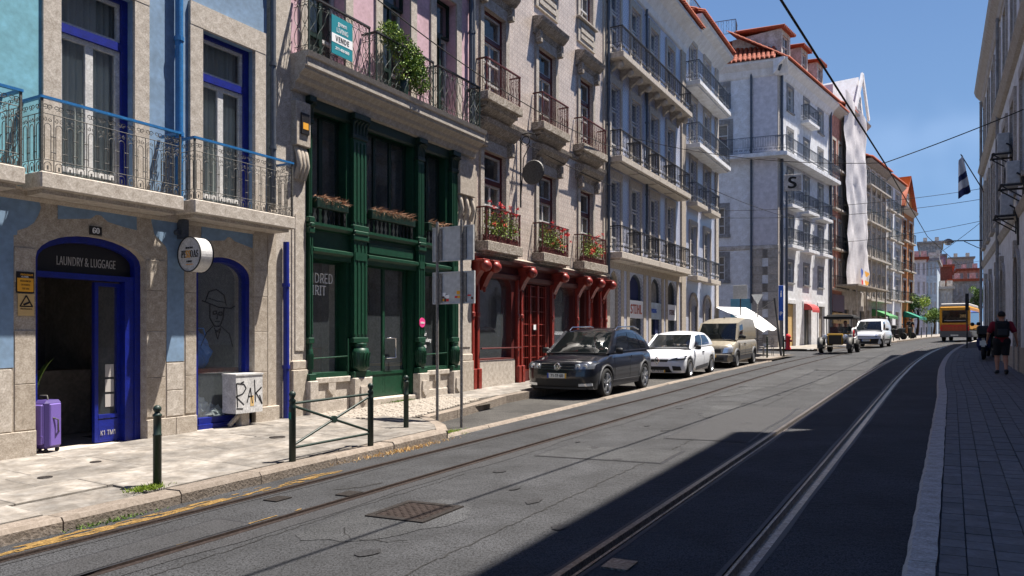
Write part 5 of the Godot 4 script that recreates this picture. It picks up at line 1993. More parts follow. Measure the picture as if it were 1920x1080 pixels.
	# iron bracket with its round blank sign
	var sg := thing("bracket_sign", "round dark sign hanging from an iron wall bracket on the tiled house", "sign", W(9.45, 6.4, 17.05), deg_to_rad(90))
	st = mb()
	rod(st, Vector3(0, -1.5, 0.03), Vector3(0, 0.45, 0.03), 0.025, 6)
	tube(st, [Vector3(0, 0.4, 0.03), Vector3(0, 0.42, 0.25), Vector3(0, 0.36, 0.45)], 0.02, 6)
	tube(st, ring_path(Vector3(0, 0, 0), 0.12, -90, 230, 10).map(func(p): return Vector3(0, p.y + 0.22, 0.18 + p.x)), 0.015, 5)
	tube(st, [Vector3(0, -1.3, 0.03), Vector3(0, -0.2, 0.12), Vector3(0, 0.1, 0.3)], 0.014, 5)
	make(st, "bracket", M.iron, sg)
	st = mb()
	lathe(st, [Vector2(0, -0.03), Vector2(0.3, -0.03), Vector2(0.32, 0), Vector2(0.3, 0.03), Vector2(0, 0.03)], 28, Transform3D(Basis(Vector3(0, 0, 1), PI * 0.5), Vector3(0, -0.62, 0.4)), true)
	make(st, "disc", M.iron_grey, sg)

	# shop front
	var b := 0.3
	var sh := thing("red_shop_front", "dark red painted shop front with carved brackets and a barred door under the tiled house", "shop front", W(9.5, b, 14.65), deg_to_rad(90))
	O = Vector3(-14.65, -b, 0)
	st = mb()
	wall(st, 14.65, b, 23.05, 3.4, [[15.15, 1.0, 16.7, 2.75, 0.35], [17.25, b, 18.75, 2.95], [19.2, 1.0, 20.5, 2.75, 0.3], [20.85, 1.0, 21.3, 2.9], [21.75, b, 22.35, 3.0]], 0.3)
	hp(st, "panelling", M.red_dark, sh)
	for p in [14.78, 15.0, 16.95, 17.15, 18.95, 20.65, 21.5, 22.45, 22.9]:
		st = mb()
		bev(st, p - 0.07, b - 0.02, 0.0, p + 0.07, 0.78, 0.13, 0.012)
		bx(st, p - 0.045, 0.78, 0.0, p + 0.045, 3.0, 0.075)
		bev(st, p - 0.06, 2.0, 0.0, p + 0.06, 2.12, 0.1, 0.02)
		hp(st, "pilaster", M.red_paint, sh)
	for p in [14.85, 15.3, 17.15, 19.1, 20.75, 21.75, 22.7]:
		st = mb()
		console(st, p, 3.32, 0.2, 0.42, 0.55)
		hp(st, "carved_bracket", M.red_paint, sh)
	st = mb()
	moulding(st, [Vector2(0.02, 2.98), Vector2(0.06, 3.0), Vector2(0.08, 3.1), Vector2(0.03, 3.14)], 14.65, 23.05)
	moulding(st, [Vector2(0.02, 3.3), Vector2(0.16, 3.34), Vector2(0.2, 3.42), Vector2(0.02, 3.44)], 14.65, 23.05)
	hp(st, "fascia_moulding", M.red_dark, sh)
	for q in [[15.08, 16.8], [19.05, 20.6]]:
		box_part(sh, "stall_riser", M.limestone_pale, q[0], b - 0.05, -0.1, q[1], 0.96, 0.05, 0.01)
	for q in [[15.15, 16.7, 2.75, 0.35], [19.2, 20.5, 2.75, 0.3]]:
		st = mb()
		var poly := PackedVector2Array([Vector2(q[0], 1.0)])
		for p in arch_pts(q[0], q[1], q[2], q[3]):
			poly.append(p)
		poly.append(Vector2(q[1], 1.0))
		prism(st, poly, -0.16, -0.157, Transform3D.IDENTITY, false)
		hp(st, "shop_pane", M.shop_glass, sh)
	st = mb()
	rod(st, Vector3(15.05, 1.25, 0.12), Vector3(17.0, 1.25, 0.12), 0.02, 6)
	hp(st, "guard_rail", M.red_dark, sh)
	# barred door: each bar a piece
	var gate := box_part(sh, "barred_door", M.red_paint, 17.27, b, -0.1, 17.34, 2.93, 0.0)
	for k in 3:
		put(shared("gate_post", func(t): bx(t, 0, 0, 0, 0.07, 2.63, 0.08)), "stile", M.red_paint, gate, Vector3([17.76, 18.2, 18.66][k], b, -0.1))
	for k in 12:
		var x := 17.4 + k * 0.108
		if absf(x - 17.8) > 0.06 and absf(x - 18.24) > 0.06:
			put(shared("gate_bar", func(t): rod(t, Vector3(0, 0, 0), Vector3(0, 2.3, 0), 0.009, 5)), "upright", M.red_paint, gate, Vector3(x, b + 0.3, -0.06))
	for y in [0.33, 0.62, 0.95, 1.25, 1.55, 1.85, 2.2, 2.6, 2.88]:
		put(shared("gate_cross", func(t): bx(t, 0, -0.011, 0, 1.36, 0.011, 0.02)), "crossbar", M.red_paint, gate, Vector3(17.32, y + 0.02, -0.075))
	put(shared("gate_kick", func(t): bx(t, 0, 0, 0, 1.36, 0.3, 0.03)), "kick_panel", M.red_dark, gate, Vector3(17.32, b + 0.02, -0.08))
	put(shared("gate_note", func(t): bx(t, 0, 0, 0, 0.14, 0.14, 0.004)), "notice", M.text_white, gate, Vector3(17.95, 1.72, -0.02))
	st = mb()
	bx(st, 21.77, b, -0.2, 22.33, 2.98, -0.15)
	hp(st, "side_door", M.red_paint, sh)
	st = mb()
	bx(st, 20.87, 1.0, -0.2, 21.28, 2.88, -0.15)
	hp(st, "show_case", M.grimy_stone, sh)

# ---------- the two houses in blue and white tiles ----------
func tile_roof(h: Node, x0: float, x1: float, y: float, out: float, back: float, rise: float, step := 0.22, called := "roof"):
	# a slope of round clay tiles: every run is a ribbed column with overlapping courses, joined
	var st := mb()
	flat(st)
	quad(st, Vector3(x0, y - 0.05, out), Vector3(x1, y - 0.05, out), Vector3(x1, y + rise - 0.05, -back), Vector3(x0, y + rise - 0.05, -back))
	var rf := hp(st, called, M.roof_tile_b, h)
	st = mb()
	smooth(st)
	var n := int((x1 - x0) / step)
	var len := Vector2(out + back, rise).length()
	var rows := maxi(2, int(len / 0.4))
	for i in n + 1:
		var x := x0 + i * step
		var tw := step * 0.42
		for k in rows:
			var a := float(k) / rows
			var b := float(k + 1) / rows + 0.02
			var c0 := Vector3(x, y + rise * a + 0.012, lerpf(out + 0.05, -back, a))
			var c1 := Vector3(x, y + rise * b - 0.015, lerpf(out + 0.05, -back, b))
			var pr := []
			var qr := []
			for j in 5:
				var t := PI * j / 4.0
				pr.append(c0 + Vector3(cos(t) * tw, sin(t) * tw * 0.75, 0))
				qr.append(c1 + Vector3(cos(t) * tw * 0.85, sin(t) * tw * 0.6, 0))
			for j in 4:
				quad(st, pr[j], qr[j], qr[j + 1], pr[j + 1])
			tri(st, pr[0], pr[1], pr[2])
			tri(st, pr[0], pr[2], pr[4])
			tri(st, pr[2], pr[3], pr[4])
	var rt := make(st, "roof_tiles", M.roof_tile, rf)
	rt.set_meta("kind", "stuff")

func tall_window(h: Node, x0: float, y0: float, x1: float, y1: float, fm: Material, z := -0.16):
	window(h, x0, y0, x1, lerpf(y0, y1, 0.68), z, fm, [[0.3, 2], [0.65, 2], [1.0, 2]], 0.055, null, "french_window")
	if rng.randf() < 0.5:
		curtain_sheet(h, x0 + 0.05, lerpf(y0, y1, rng.randf_range(0.0, 0.4)), x1 - 0.05, y1 - 0.05, z - 0.1, M.curtain, 4)
	window(h, x0, lerpf(y0, y1, 0.7), x1, y1, z, fm, [[1.0, 1]], 0.05, null, "fanlight")

func build_azulejo_houses():
	var h := house("blue_tiled_house", "tall house in blue patterned tiles with four bays and dark iron balconies", 9.5, 23.08)
	var cols := [[23.4, 24.25], [25.35, 26.25], [27.4, 28.32], [29.45, 30.35]]
	var fl := [[4.42, 6.85], [7.6, 10.05], [11.0, 13.35]]
	var holes := []
	for c in cols:
		for f in fl:
			holes.append([c[0], f[0], c[1], f[1]])
	var gf := [[23.35, 24.35], [25.2, 26.65], [27.5, 28.75], [29.55, 30.75]]
	for g in gf:
		holes.append([g[0], 0.4, g[1], 3.3, 0.5])
	var st := mb()
	wall(st, 23.08, 0.35, 31.9, 14.3, holes, 0.32)
	hp(st, "tiled_wall", M.blue_tiles, h)
	for i in 4:
		for f in 3:
			surround(h, cols[i][0], fl[f][0], cols[i][1], fl[f][1], 0.17, M.limestone_pale, 0.05, 0.28)
			tall_window(h, cols[i][0] + 0.02, fl[f][0], cols[i][1] - 0.02, fl[f][1], M.white_paint)
	# balconies: the top one runs through on consoles
	var top := balcony(h, "scroll", 23.12, 31.0, 10.72, 10.92, 11.78, 0.55, 30, M.limestone_pale, M.iron, M.iron)
	for i in 9:
		st = mb()
		console(st, 23.4 + i * 0.93, 10.72, 0.14, 0.4, 0.25)
		make(st, "corbel", M.limestone_pale, top)
	for i in 4:
		var x0: float = [23.12, 25.05, 27.02, 29.05][i]
		var x1: float = [24.95, 26.92, 28.95, 31.0][i]
		balcony(h, "scroll", x0, x1, 7.3, 7.5, 8.36, 0.5, 7, M.limestone_pale, M.iron, M.iron, 0.04, 0.06)
		balcony(h, "scroll", x0, x1, 4.12, 4.33, 5.2, 0.5, 7, M.limestone_pale, M.iron, M.iron, 0.04, 0.06)
	# ground floor: stone piers and arched shop openings
	for i in 4:
		var g: Array = gf[i]
		st = mb()
		bx(st, g[0] - 0.28, 0.35, -0.02, g[0] - 0.002, 3.9, 0.02)
		bx(st, g[1] + 0.002, 0.35, -0.02, g[1] + 0.28, 3.9, 0.02)
		hp(st, "stone_pier", M.limestone, h)
		st = mb()
		arch_frame(st, g[0], 0.4, g[1], 3.3, 0.5, 0.06, -0.24, -0.1)
		hp(st, "shop_frame", M.zinc if i else M.limestone, h)
	st = mb()
	wall(st, 23.1, 3.83, 31.4, 4.1, [], 0.05, 0.055)
	hp(st, "stone_band", M.limestone, h)
	for i in 3:
		var g: Array = gf[i + 1]
		st = mb()
		bx(st, g[0] + 0.06, 0.45, -0.2, g[1] - 0.06, 2.2, -0.196)
		hp(st, "shop_pane", M.shop_glass, h)
		var poly := PackedVector2Array([Vector2(g[0] + 0.06, 2.85)])
		for p in arch_pts(g[0] + 0.06, g[1] - 0.06, 3.28, 0.44):
			poly.append(p)
		poly.append(Vector2(g[1] - 0.06, 2.85))
		st = mb()
		prism(st, poly, -0.2, -0.18)
		hp(st, "arch_panel", [M.flag_navy, M.grey_wall, M.iron_grey][i], h)
		var bd := box_part(h, "shop_board", [M.text_white, M.pale_blue_wall, M.text_white][i], g[0] + 0.01, 2.2, -0.1, g[1] - 0.01, 2.84, -0.012)
		if i == 0:
			letters("STIHL", 0.34, "lettering", M.orange_red, bd, Vector3((g[0] + g[1]) * 0.5, 2.52, -0.005), Basis.IDENTITY, 0.92, 0.01, "Droid Sans", true)
		elif i == 2:
			letters("STIHL", 0.2, "lettering", M.red_dark, bd, Vector3((g[0] + g[1]) * 0.5, 2.52, -0.005), Basis.IDENTITY, 0.92, 0.01, "Droid Sans", true)
		else:
			letters("VIKING", 0.16, "lettering", M.sign_blue, bd, Vector3(27.9, 2.52, -0.005), Basis.IDENTITY, 0.8, 0.01, "Droid Sans", true)
		for k in 5:
			put(shared("grate%d" % i, func(t):
				var w: float = g[1] - g[0] - 0.14
				for q in 7:
					lathe(t, [Vector2(0.05, -0.012), Vector2(0.06, 0), Vector2(0.05, 0.012)], 8, Transform3D(Basis(Vector3.RIGHT, PI / 2), Vector3(w * (q + 0.5) / 7, 0.1, 0)))
				bx(t, 0, 0, -0.01, w, 0.02, 0.01)), "grille_row", M.grey_wall, h, O + Vector3(g[0] + 0.07, 0.55 + k * 0.22, -0.12))
	box_part(h, "blue_door", M.flag_navy, 28.3, 0.4, -0.18, 28.72, 2.84, -0.1)
	box_part(h, "pale_door", M.white_paint, 23.42, 0.4, -0.24, 24.28, 3.2, -0.18)
	# eaves: deep white cove and the tile edge
	st = mb()
	moulding(st, [Vector2(0.0, 13.75), Vector2(0.08, 13.8), Vector2(0.14, 14.0), Vector2(0.35, 14.3), Vector2(0.6, 14.48), Vector2(0.75, 14.55), Vector2(0.75, 14.68)], 23.06, 31.95)
	hp(st, "eaves_cove", M.white_wall, h)
	tile_roof(h, 23.1, 31.95, 14.74, 0.85, 5.0, 2.6)
	box_part(h, "corner_pilaster", M.limestone, 31.3, 0.35, -0.2, 31.92, 13.8, 0.07, 0.01)
	# dormer terrace railing above the eaves
	var at := Node3D.new()
	at.name = "roof_terrace"
	h.add_child(at, true)
	at.position = O
	railing(at, "bar", 26.5, 31.0, 15.3, 16.3, -0.2, 0.5, 16, M.zinc, M.zinc)
	st = mb()
	bx(st, 24.5, 15.0, -4.0, 31.6, 17.8, -1.2)
	make(st, "attic", M.pale_blue_wall, at)
	downpipe(h, 26.85, 4.6, 13.8, 0.07, 0.05, M.zinc)
	shell(h, 23.08, 31.9, 0.4, 14.3, 10.0, [3.95, 7.3, 10.7], M.dark_room, M.blue_tiles, 0.35)

	h = house("narrow_tiled_house", "narrower house in pale blue tiles with two bays beside the side street", 9.5, 31.95)
	var c2 := [[32.75, 33.7], [35.05, 36.05]]
	var f2 := [[4.25, 6.5], [7.5, 9.45], [9.95, 12.1], [12.7, 14.6]]
	holes = []
	for c in c2:
		for f in f2:
			holes.append([c[0], f[0], c[1], f[1]])
	holes.append([32.7, 0.6, 33.75, 2.9, 0.45])
	holes.append([35.0, 0.6, 36.1, 2.9, 0.45])
	st = mb()
	wall(st, 31.95, 0.5, 37.5, 15.1, holes, 0.32)
	hp(st, "tiled_wall", M.pale_tiles, h)
	for c in c2:
		for f in 4:
			surround(h, c[0], f2[f][0], c[1], f2[f][1], 0.16, M.limestone_pale, 0.05, 0.22)
			tall_window(h, c[0] + 0.02, f2[f][0], c[1] - 0.02, f2[f][1], M.white_paint)
		for f in 2:
			balcony(h, "scroll", c[0] - 0.35, c[1] + 0.35, [4.0, 7.25][f], [4.2, 7.45][f], [5.05, 8.3][f], 0.4, 6, M.limestone_pale, M.zinc, M.zinc, 0.04)
	for f in 2:
		balcony(h, "scroll", 32.0, 37.45, [9.7, 12.42][f], [9.9, 12.62][f], [10.8, 13.5][f], 0.62, 20, M.white_wall, M.zinc, M.zinc, 0.05, 0.07)
	for g in [[32.7, 33.75], [35.0, 36.1]]:
		st = mb()
		arch_frame(st, g[0] - 0.14, 0.55, g[1] + 0.14, 2.9, 0.6, 0.14, -0.05, 0.06)
		hp(st, "stone_arch", M.limestone, h)
		st = mb()
		bx(st, g[0], 0.6, -0.24, g[1], 2.6, -0.18)
		bx(st, g[0], 2.62, -0.24, g[1], 3.3, -0.2)
		hp(st, "double_door", M.white_paint, h)
	st = mb()
	moulding(st, [Vector2(0.0, 14.75), Vector2(0.12, 14.85), Vector2(0.4, 15.15), Vector2(0.7, 15.3), Vector2(0.75, 15.45)], 31.97, 37.75)
	hp(st, "eaves_cove", M.white_wall, h)
	tile_roof(h, 32.0, 37.7, 15.52, 0.85, 5.0, 2.6)
	box_part(h, "corner_pilaster", M.limestone_pale, 37.0, 0.5, -0.2, 37.52, 14.8, 0.07, 0.01)
	at = Node3D.new()
	at.name = "roof_terrace"
	h.add_child(at, true)
	at.position = O
	railing(at, "bar", 32.6, 37.0, 16.1, 17.1, -0.2, 0.5, 14, M.zinc, M.zinc)
	st = mb()
	bx(st, 32.2, 15.8, -4.0, 37.2, 18.6, -1.3)
	make(st, "attic", M.pale_blue_wall, at)
	shell(h, 31.95, 37.5, 0.6, 15.1, 10.0, [3.8, 7.2, 9.7, 12.4], M.dark_room, M.pale_tiles, 0.35)

# ---------- white corner house and the row beyond ----------
func house_at(called: String, label: String, l: float, s: float, y: float, turn: float, group := "") -> Node3D:
	O = Vector3(0, -y, 0)
	return thing(called, label, "building", W(l, y, s), deg_to_rad(90.0 - turn), group)

func build_white_house():
	# local x runs along the front from the corner, y is street height
	var h := house_at("white_corner_house", "white corner house with a red tiled roof, dormers and wrap-around balcony", 8.55, 48.4, 0.75, 9.0)
	var bays := [2.35, 5.65, 8.85]
	var holes := []
	var lv := [[5.0, 6.3], [7.4, 9.2], [9.95, 12.2], [13.0, 14.75], [16.0, 17.5]]
	var hw := 0.52
	for b in bays:
		for f in lv:
			holes.append([b - hw, f[0], b + hw, f[1]])
	var drs := [[1.75, 3.35], [5.05, 6.6], [8.3, 9.7]]
	for d in drs:
		holes.append([d[0], 0.75, d[1], 3.65])
	var st := mb()
	wall(st, 0, 0.6, 11.3, 18.3, holes, 0.35)
	hp(st, "front_wall", M.white_wall, h)
	for b in bays:
		for f in 5:
			surround(h, b - hw, lv[f][0], b + hw, lv[f][1], 0.16, M.grey_wall, 0.04, 0.2, 0.1 if f in [0, 4] else 0.0)
			window(h, b - hw + 0.01, lv[f][0], b + hw - 0.01, lv[f][1], -0.16, M.white_paint, [[0.33, 2], [0.66, 2], [1.0, 2]], 0.06)
		for f in [1, 2]:
			balcony(h, "scroll", b - 1.15, b + 1.15, lv[f][0] - 0.28, lv[f][0] - 0.08, lv[f][0] + 0.95, 0.5, 9, M.white_wall, M.zinc, M.zinc, 0.04)
	balcony(h, "scroll", 4.5, 6.8, 15.72, 15.92, 16.95, 0.5, 9, M.white_wall, M.zinc, M.zinc, 0.04)
	var wb := balcony(h, "scroll", -0.45, 11.2, 12.6, 12.85, 13.85, 0.7, 40, M.white_wall, M.zinc, M.zinc, 0.05)
	for i in 3:
		var d: Array = drs[i]
		surround(h, d[0], 0.7, d[1], 3.65, 0.18, M.white_wall, 0.05, 0.25)
		box_part(h, "door", [M.tan, M.iron_grey, M.grimy_stone][i], d[0], 0.7, -0.2, d[1], 3.6, -0.14)
		if i == 1:
			st = mb()
			bx(st, 0.78 + d[0], 0.7, -0.14, 0.82 + d[0], 3.3, -0.11)
			hp(st, "door_stile", M.zinc, h)
	for x in [-0.02, 11.05]:
		box_part(h, "corner_pilaster", M.limestone_pale, x, 0.6, -0.1, x + 0.4, 18.0, 0.05, 0.01)
	# side wall, seen square on: a wall of its own turned back along the side street
	var sw := Node3D.new()
	sw.name = "side_front"
	h.add_child(sw, true)
	sw.position = O
	sw.rotation.y = deg_to_rad(-73.0)
	var keep := O
	O = Vector3.ZERO
	st = mb()
	var sh := [[-3.9, 5.1, -3.15, 6.6], [-3.9, 8.0, -3.15, 9.7], [-4.15, 12.9, -2.95, 15.0], [-4.15, 15.9, -3.1, 17.4]]
	wall(st, -9.0, 0.6, -0.01, 18.3, sh, 0.35)
	hp(st, "side_wall", M.white_wall, sw)
	for q in sh:
		surround(sw, q[0], q[1], q[2], q[3], 0.3, M.grey_wall, 0.04, 0.3, 0.2)
		window(sw, q[0] + 0.01, q[1], q[2] - 0.01, q[3], -0.16, M.white_paint, [[0.33, 2], [0.66, 2], [1.0, 2]], 0.06)
	st = mb()
	wall(st, -1.45, 6.9, 0.03, 18.0, [], 0.05, 0.02)
	hp(st, "pale_strip", M.pale_strip, sw)
	for k in 24:
		var qx := -0.55 - 0.35 * ((k / 2 + k) % 2)
		box_part(sw, "quoin_stone", M.grey_stone if k % 3 else M.limestone_pale, -1.5 if k % 2 else qx, 0.6 + int(k / 2.0) * 0.53, -0.02, qx - 0.012 if k % 2 else 0.05, 1.115 + int(k / 2.0) * 0.53, 0.05, 0.012)
	st = mb()
	moulding(st, [Vector2(0.02, 6.95), Vector2(0.06, 7.0), Vector2(0.07, 7.2), Vector2(0.02, 7.25)], -9.0, 0.06)
	hp(st, "string_course", M.cream_wall, sw)
	box_part(sw, "painted_dado", M.teal_wall, -2.8, 0.6, -0.02, -1.55, 3.9, 0.012)
	balcony(sw, "scroll", -4.3, 0.35, 12.6, 12.85, 13.85, 0.7, 16, M.white_wall, M.zinc, M.zinc, 0.05)
	balcony(sw, "bar", -4.4, -2.8, 15.6, 15.8, 16.8, 0.5, 6, M.white_wall, M.zinc, M.zinc, 0.05)
	downpipe(sw, -1.55, 3.6, 18.2, 0.1, 0.07, M.zinc)
	O = keep
	downpipe(h, 0.45, 0.8, 18.3, 0.12, 0.09, M.zinc)
	st = mb()
	for x in [-0.3, 0.45]:
		lathe(st, [Vector2(0.07, 17.9), Vector2(0.18, 18.2), Vector2(0.2, 18.35)], 10, Transform3D(Basis.IDENTITY, Vector3(x, 0, 0.2)))
	hp(st, "hopper", M.zinc, h)
	downpipe(h, 11.0, 0.8, 18.3, 0.12, 0.08, M.zinc)
	# body and eaves
	st = mb()
	var a := Vector2(0, -0.36)
	var plan := PackedVector2Array([Vector2(0.12, -0.36), Vector2(11.3, -0.36), Vector2(11.3, -9.0), Vector2(-1.0, -9.0), Vector2(-2.2, -8.0)])
	prism(st, plan, 0.6, 18.3, Transform3D(Basis(Vector3(1, 0, 0), Vector3(0, 0, 1), Vector3(0, 1, 0)), Vector3.ZERO))
	hp(st, "rooms", M.dark_room, h)
	st = mb()
	var prof := [Vector2(0.0, 17.7), Vector2(0.1, 17.8), Vector2(0.25, 18.15), Vector2(0.6, 18.45), Vector2(0.62, 18.6)]
	moulding(st, prof, -0.62, 11.4)
	hp(st, "eaves_cove", M.white_wall, h)
	O = Vector3.ZERO
	st = mb()
	moulding(st, prof, -9.0, 0.6)
	hp(st, "eaves_cove", M.white_wall, sw)
	tile_roof(sw, -7.0, -0.1, 18.66, 0.72, 3.2, 2.6, 0.28)
	O = keep
	tile_roof(h, 0.1, 11.4, 18.66, 0.72, 3.2, 2.6, 0.28)
	# dormers with their own little roofs
	for d in [[1.0, 2.7, "dormer"], [4.9, 6.3, "dormer"], [8.4, 9.8, "dormer"]]:
		dormer(h, d[0], d[1], -0.1, 18.8, 21.0, 3.2)
	O = Vector3.ZERO
	dormer(sw, -6.6, -3.9, -0.1, 18.8, 21.0, 3.2)
	st = mb()
	bx(st, -6.8, 20.95, -6.5, -0.3, 21.15, -2.4)
	hp(st, "roof_deck", M.roof_tile_b, sw)
	railing(sw, "bar", -6.6, -2.6, 21.2, 22.1, -1.2, 1.2, 12, M.zinc, M.zinc)
	O = keep
	# red awning over the middle door
	var aw := thing("door_awning", "small red awning over the narrow middle door of the white house", "awning", h.to_global(Vector3(5.0, 3.3 - 0.75, 0)), deg_to_rad(81))
	st = mb()
	flat(st)
	for k in 4:
		var t0 := PI * 0.5 * k / 4.0
		var t1 := PI * 0.5 * (k + 1) / 4.0
		quad(st, Vector3(0, cos(t0) * 0.45, sin(t0) * 0.6), Vector3(0, cos(t1) * 0.45, sin(t1) * 0.6), Vector3(1.6, cos(t1) * 0.45, sin(t1) * 0.6), Vector3(1.6, cos(t0) * 0.45, sin(t0) * 0.6))
		tri(st, Vector3(0, 0, 0), Vector3(0, cos(t1) * 0.45, sin(t1) * 0.6), Vector3(0, cos(t0) * 0.45, sin(t0) * 0.6))
		tri(st, Vector3(1.6, 0, 0), Vector3(1.6, cos(t0) * 0.45, sin(t0) * 0.6), Vector3(1.6, cos(t1) * 0.45, sin(t1) * 0.6))
	quad(st, Vector3(0, -0.16, 0.6), Vector3(1.6, -0.16, 0.6), Vector3(1.6, 0, 0.6), Vector3(0, 0, 0.6))
	make(st, "canopy", M.awning_red, aw)

func dormer(h: Node, x0: float, x1: float, z: float, y0: float, y1: float, back: float):
	var st := mb()
	wall(st, x0, y0, x1, y1, [[x0 + 0.28, y0 + 0.55, x1 - 0.28, y1 - 0.3]], 0.2, z)
	bx(st, x0, y0, z - back, x0 + 0.1, y1, z - 0.2)
	bx(st, x1 - 0.1, y0, z - back, x1, y1, z - 0.2)
	hp(st, "dormer", M.cream_wall, h)
	window(h, x0 + 0.28, y0 + 0.55, x1 - 0.28, y1 - 0.3, z - 0.15, M.white_paint, [[0.5, 2], [1.0, 2]], 0.06, null, "dormer_window")
	box_part(h, "dormer_room", M.deep_room, x0 + 0.1, y0, z - 1.0, x1 - 0.1, y1, z - 0.6)
	tile_roof_small(h, x0 - 0.2, x1 + 0.2, y1 + 0.03, z + 0.25, back, 0.35)

func tile_roof_small(h: Node, x0: float, x1: float, y: float, z: float, back: float, rise: float):
	var st := mb()
	flat(st)
	var p := [Vector3(x0, y, z), Vector3(x1, y, z), Vector3(x1, y + rise, z - back), Vector3(x0, y + rise, z - back)]
	hexa(st, [p[0] - Vector3(0, 0.08, 0), p[1] - Vector3(0, 0.08, 0), p[2] - Vector3(0, 0.08, 0), p[3] - Vector3(0, 0.08, 0), p[0], p[1], p[2], p[3]])
	smooth(st)
	var n := int((x1 - x0) / 0.26)
	for i in n + 1:
		var x := x0 + i * 0.26
		tube(st, [Vector3(x, y + 0.02, z + 0.04), Vector3(x, y + rise + 0.02, z - back)], 0.09, 6)
	hp(st, "dormer_roof", M.roof_tile, h)

# a plain terraced front with rows of windows and balconies
func row_house(called: String, label: String, k0: float, k1: float, top: float, wm: Material, floors: Array, cols: int, bal: Material, slab: Material, frame: Material, style := "bar", ground := 3.4) -> Node3D:
	var dl := sin(deg_to_rad(8.5))
	var ds := cos(deg_to_rad(8.5))
	var y := climb(48.4 + k0 * ds) - 0.02
	O = Vector3(-k0, -y, 0)
	var h := thing(called, label, "building", W(8.55 - k0 * dl, y, 48.4 + k0 * ds), deg_to_rad(81.5))
	var w := (k1 - k0) / cols
	var holes := []
	for i in cols:
		var c := k0 + (i + 0.5) * w
		for f in floors:
			holes.append([c - w * 0.27, f, c + w * 0.27, f + 2.1])
		holes.append([c - w * 0.3, y + 0.1, c + w * 0.3, y + ground - 0.9])
	var st := mb()
	wall(st, k0, y - 0.3, k1, top, holes, 0.3)
	hp(st, "wall", wm, h)
	for i in cols:
		var c := k0 + (i + 0.5) * w
		for f in floors:
			surround(h, c - w * 0.27, f, c + w * 0.27, f + 2.1, 0.14, M.limestone_pale, 0.04, 0.2)
			window(h, c - w * 0.27, f, c + w * 0.27, f + 2.1, -0.16, frame, [[0.35, 2], [0.7, 2], [1.0, 1]], 0.07, null, "french_window")
			if bal:
				balcony(h, style, c - w * 0.38, c + w * 0.38, f - 0.2, f - 0.05, f + 0.9, 0.3, 5, slab, bal, bal, 0.04)
		box_part(h, "shop_door", M.dark_room if i % 2 else M.iron, c - w * 0.3, y, -0.24, c + w * 0.3, y + ground - 0.9, -0.18)
	box_part(h, "pilaster", M.limestone, k1 - 0.4, y - 0.3, -0.1, k1 - 0.02, top - 0.2, 0.06, 0.01)
	shell(h, k0, k1, y, top, 9.0, floors, M.dark_room, wm, 0.32)
	st = mb()
	moulding(st, [Vector2(0, top - 0.4), Vector2(0.15, top - 0.3), Vector2(0.45, top), Vector2(0.5, top + 0.12)], k0, k1)
	hp(st, "eaves", slab, h)
	return h

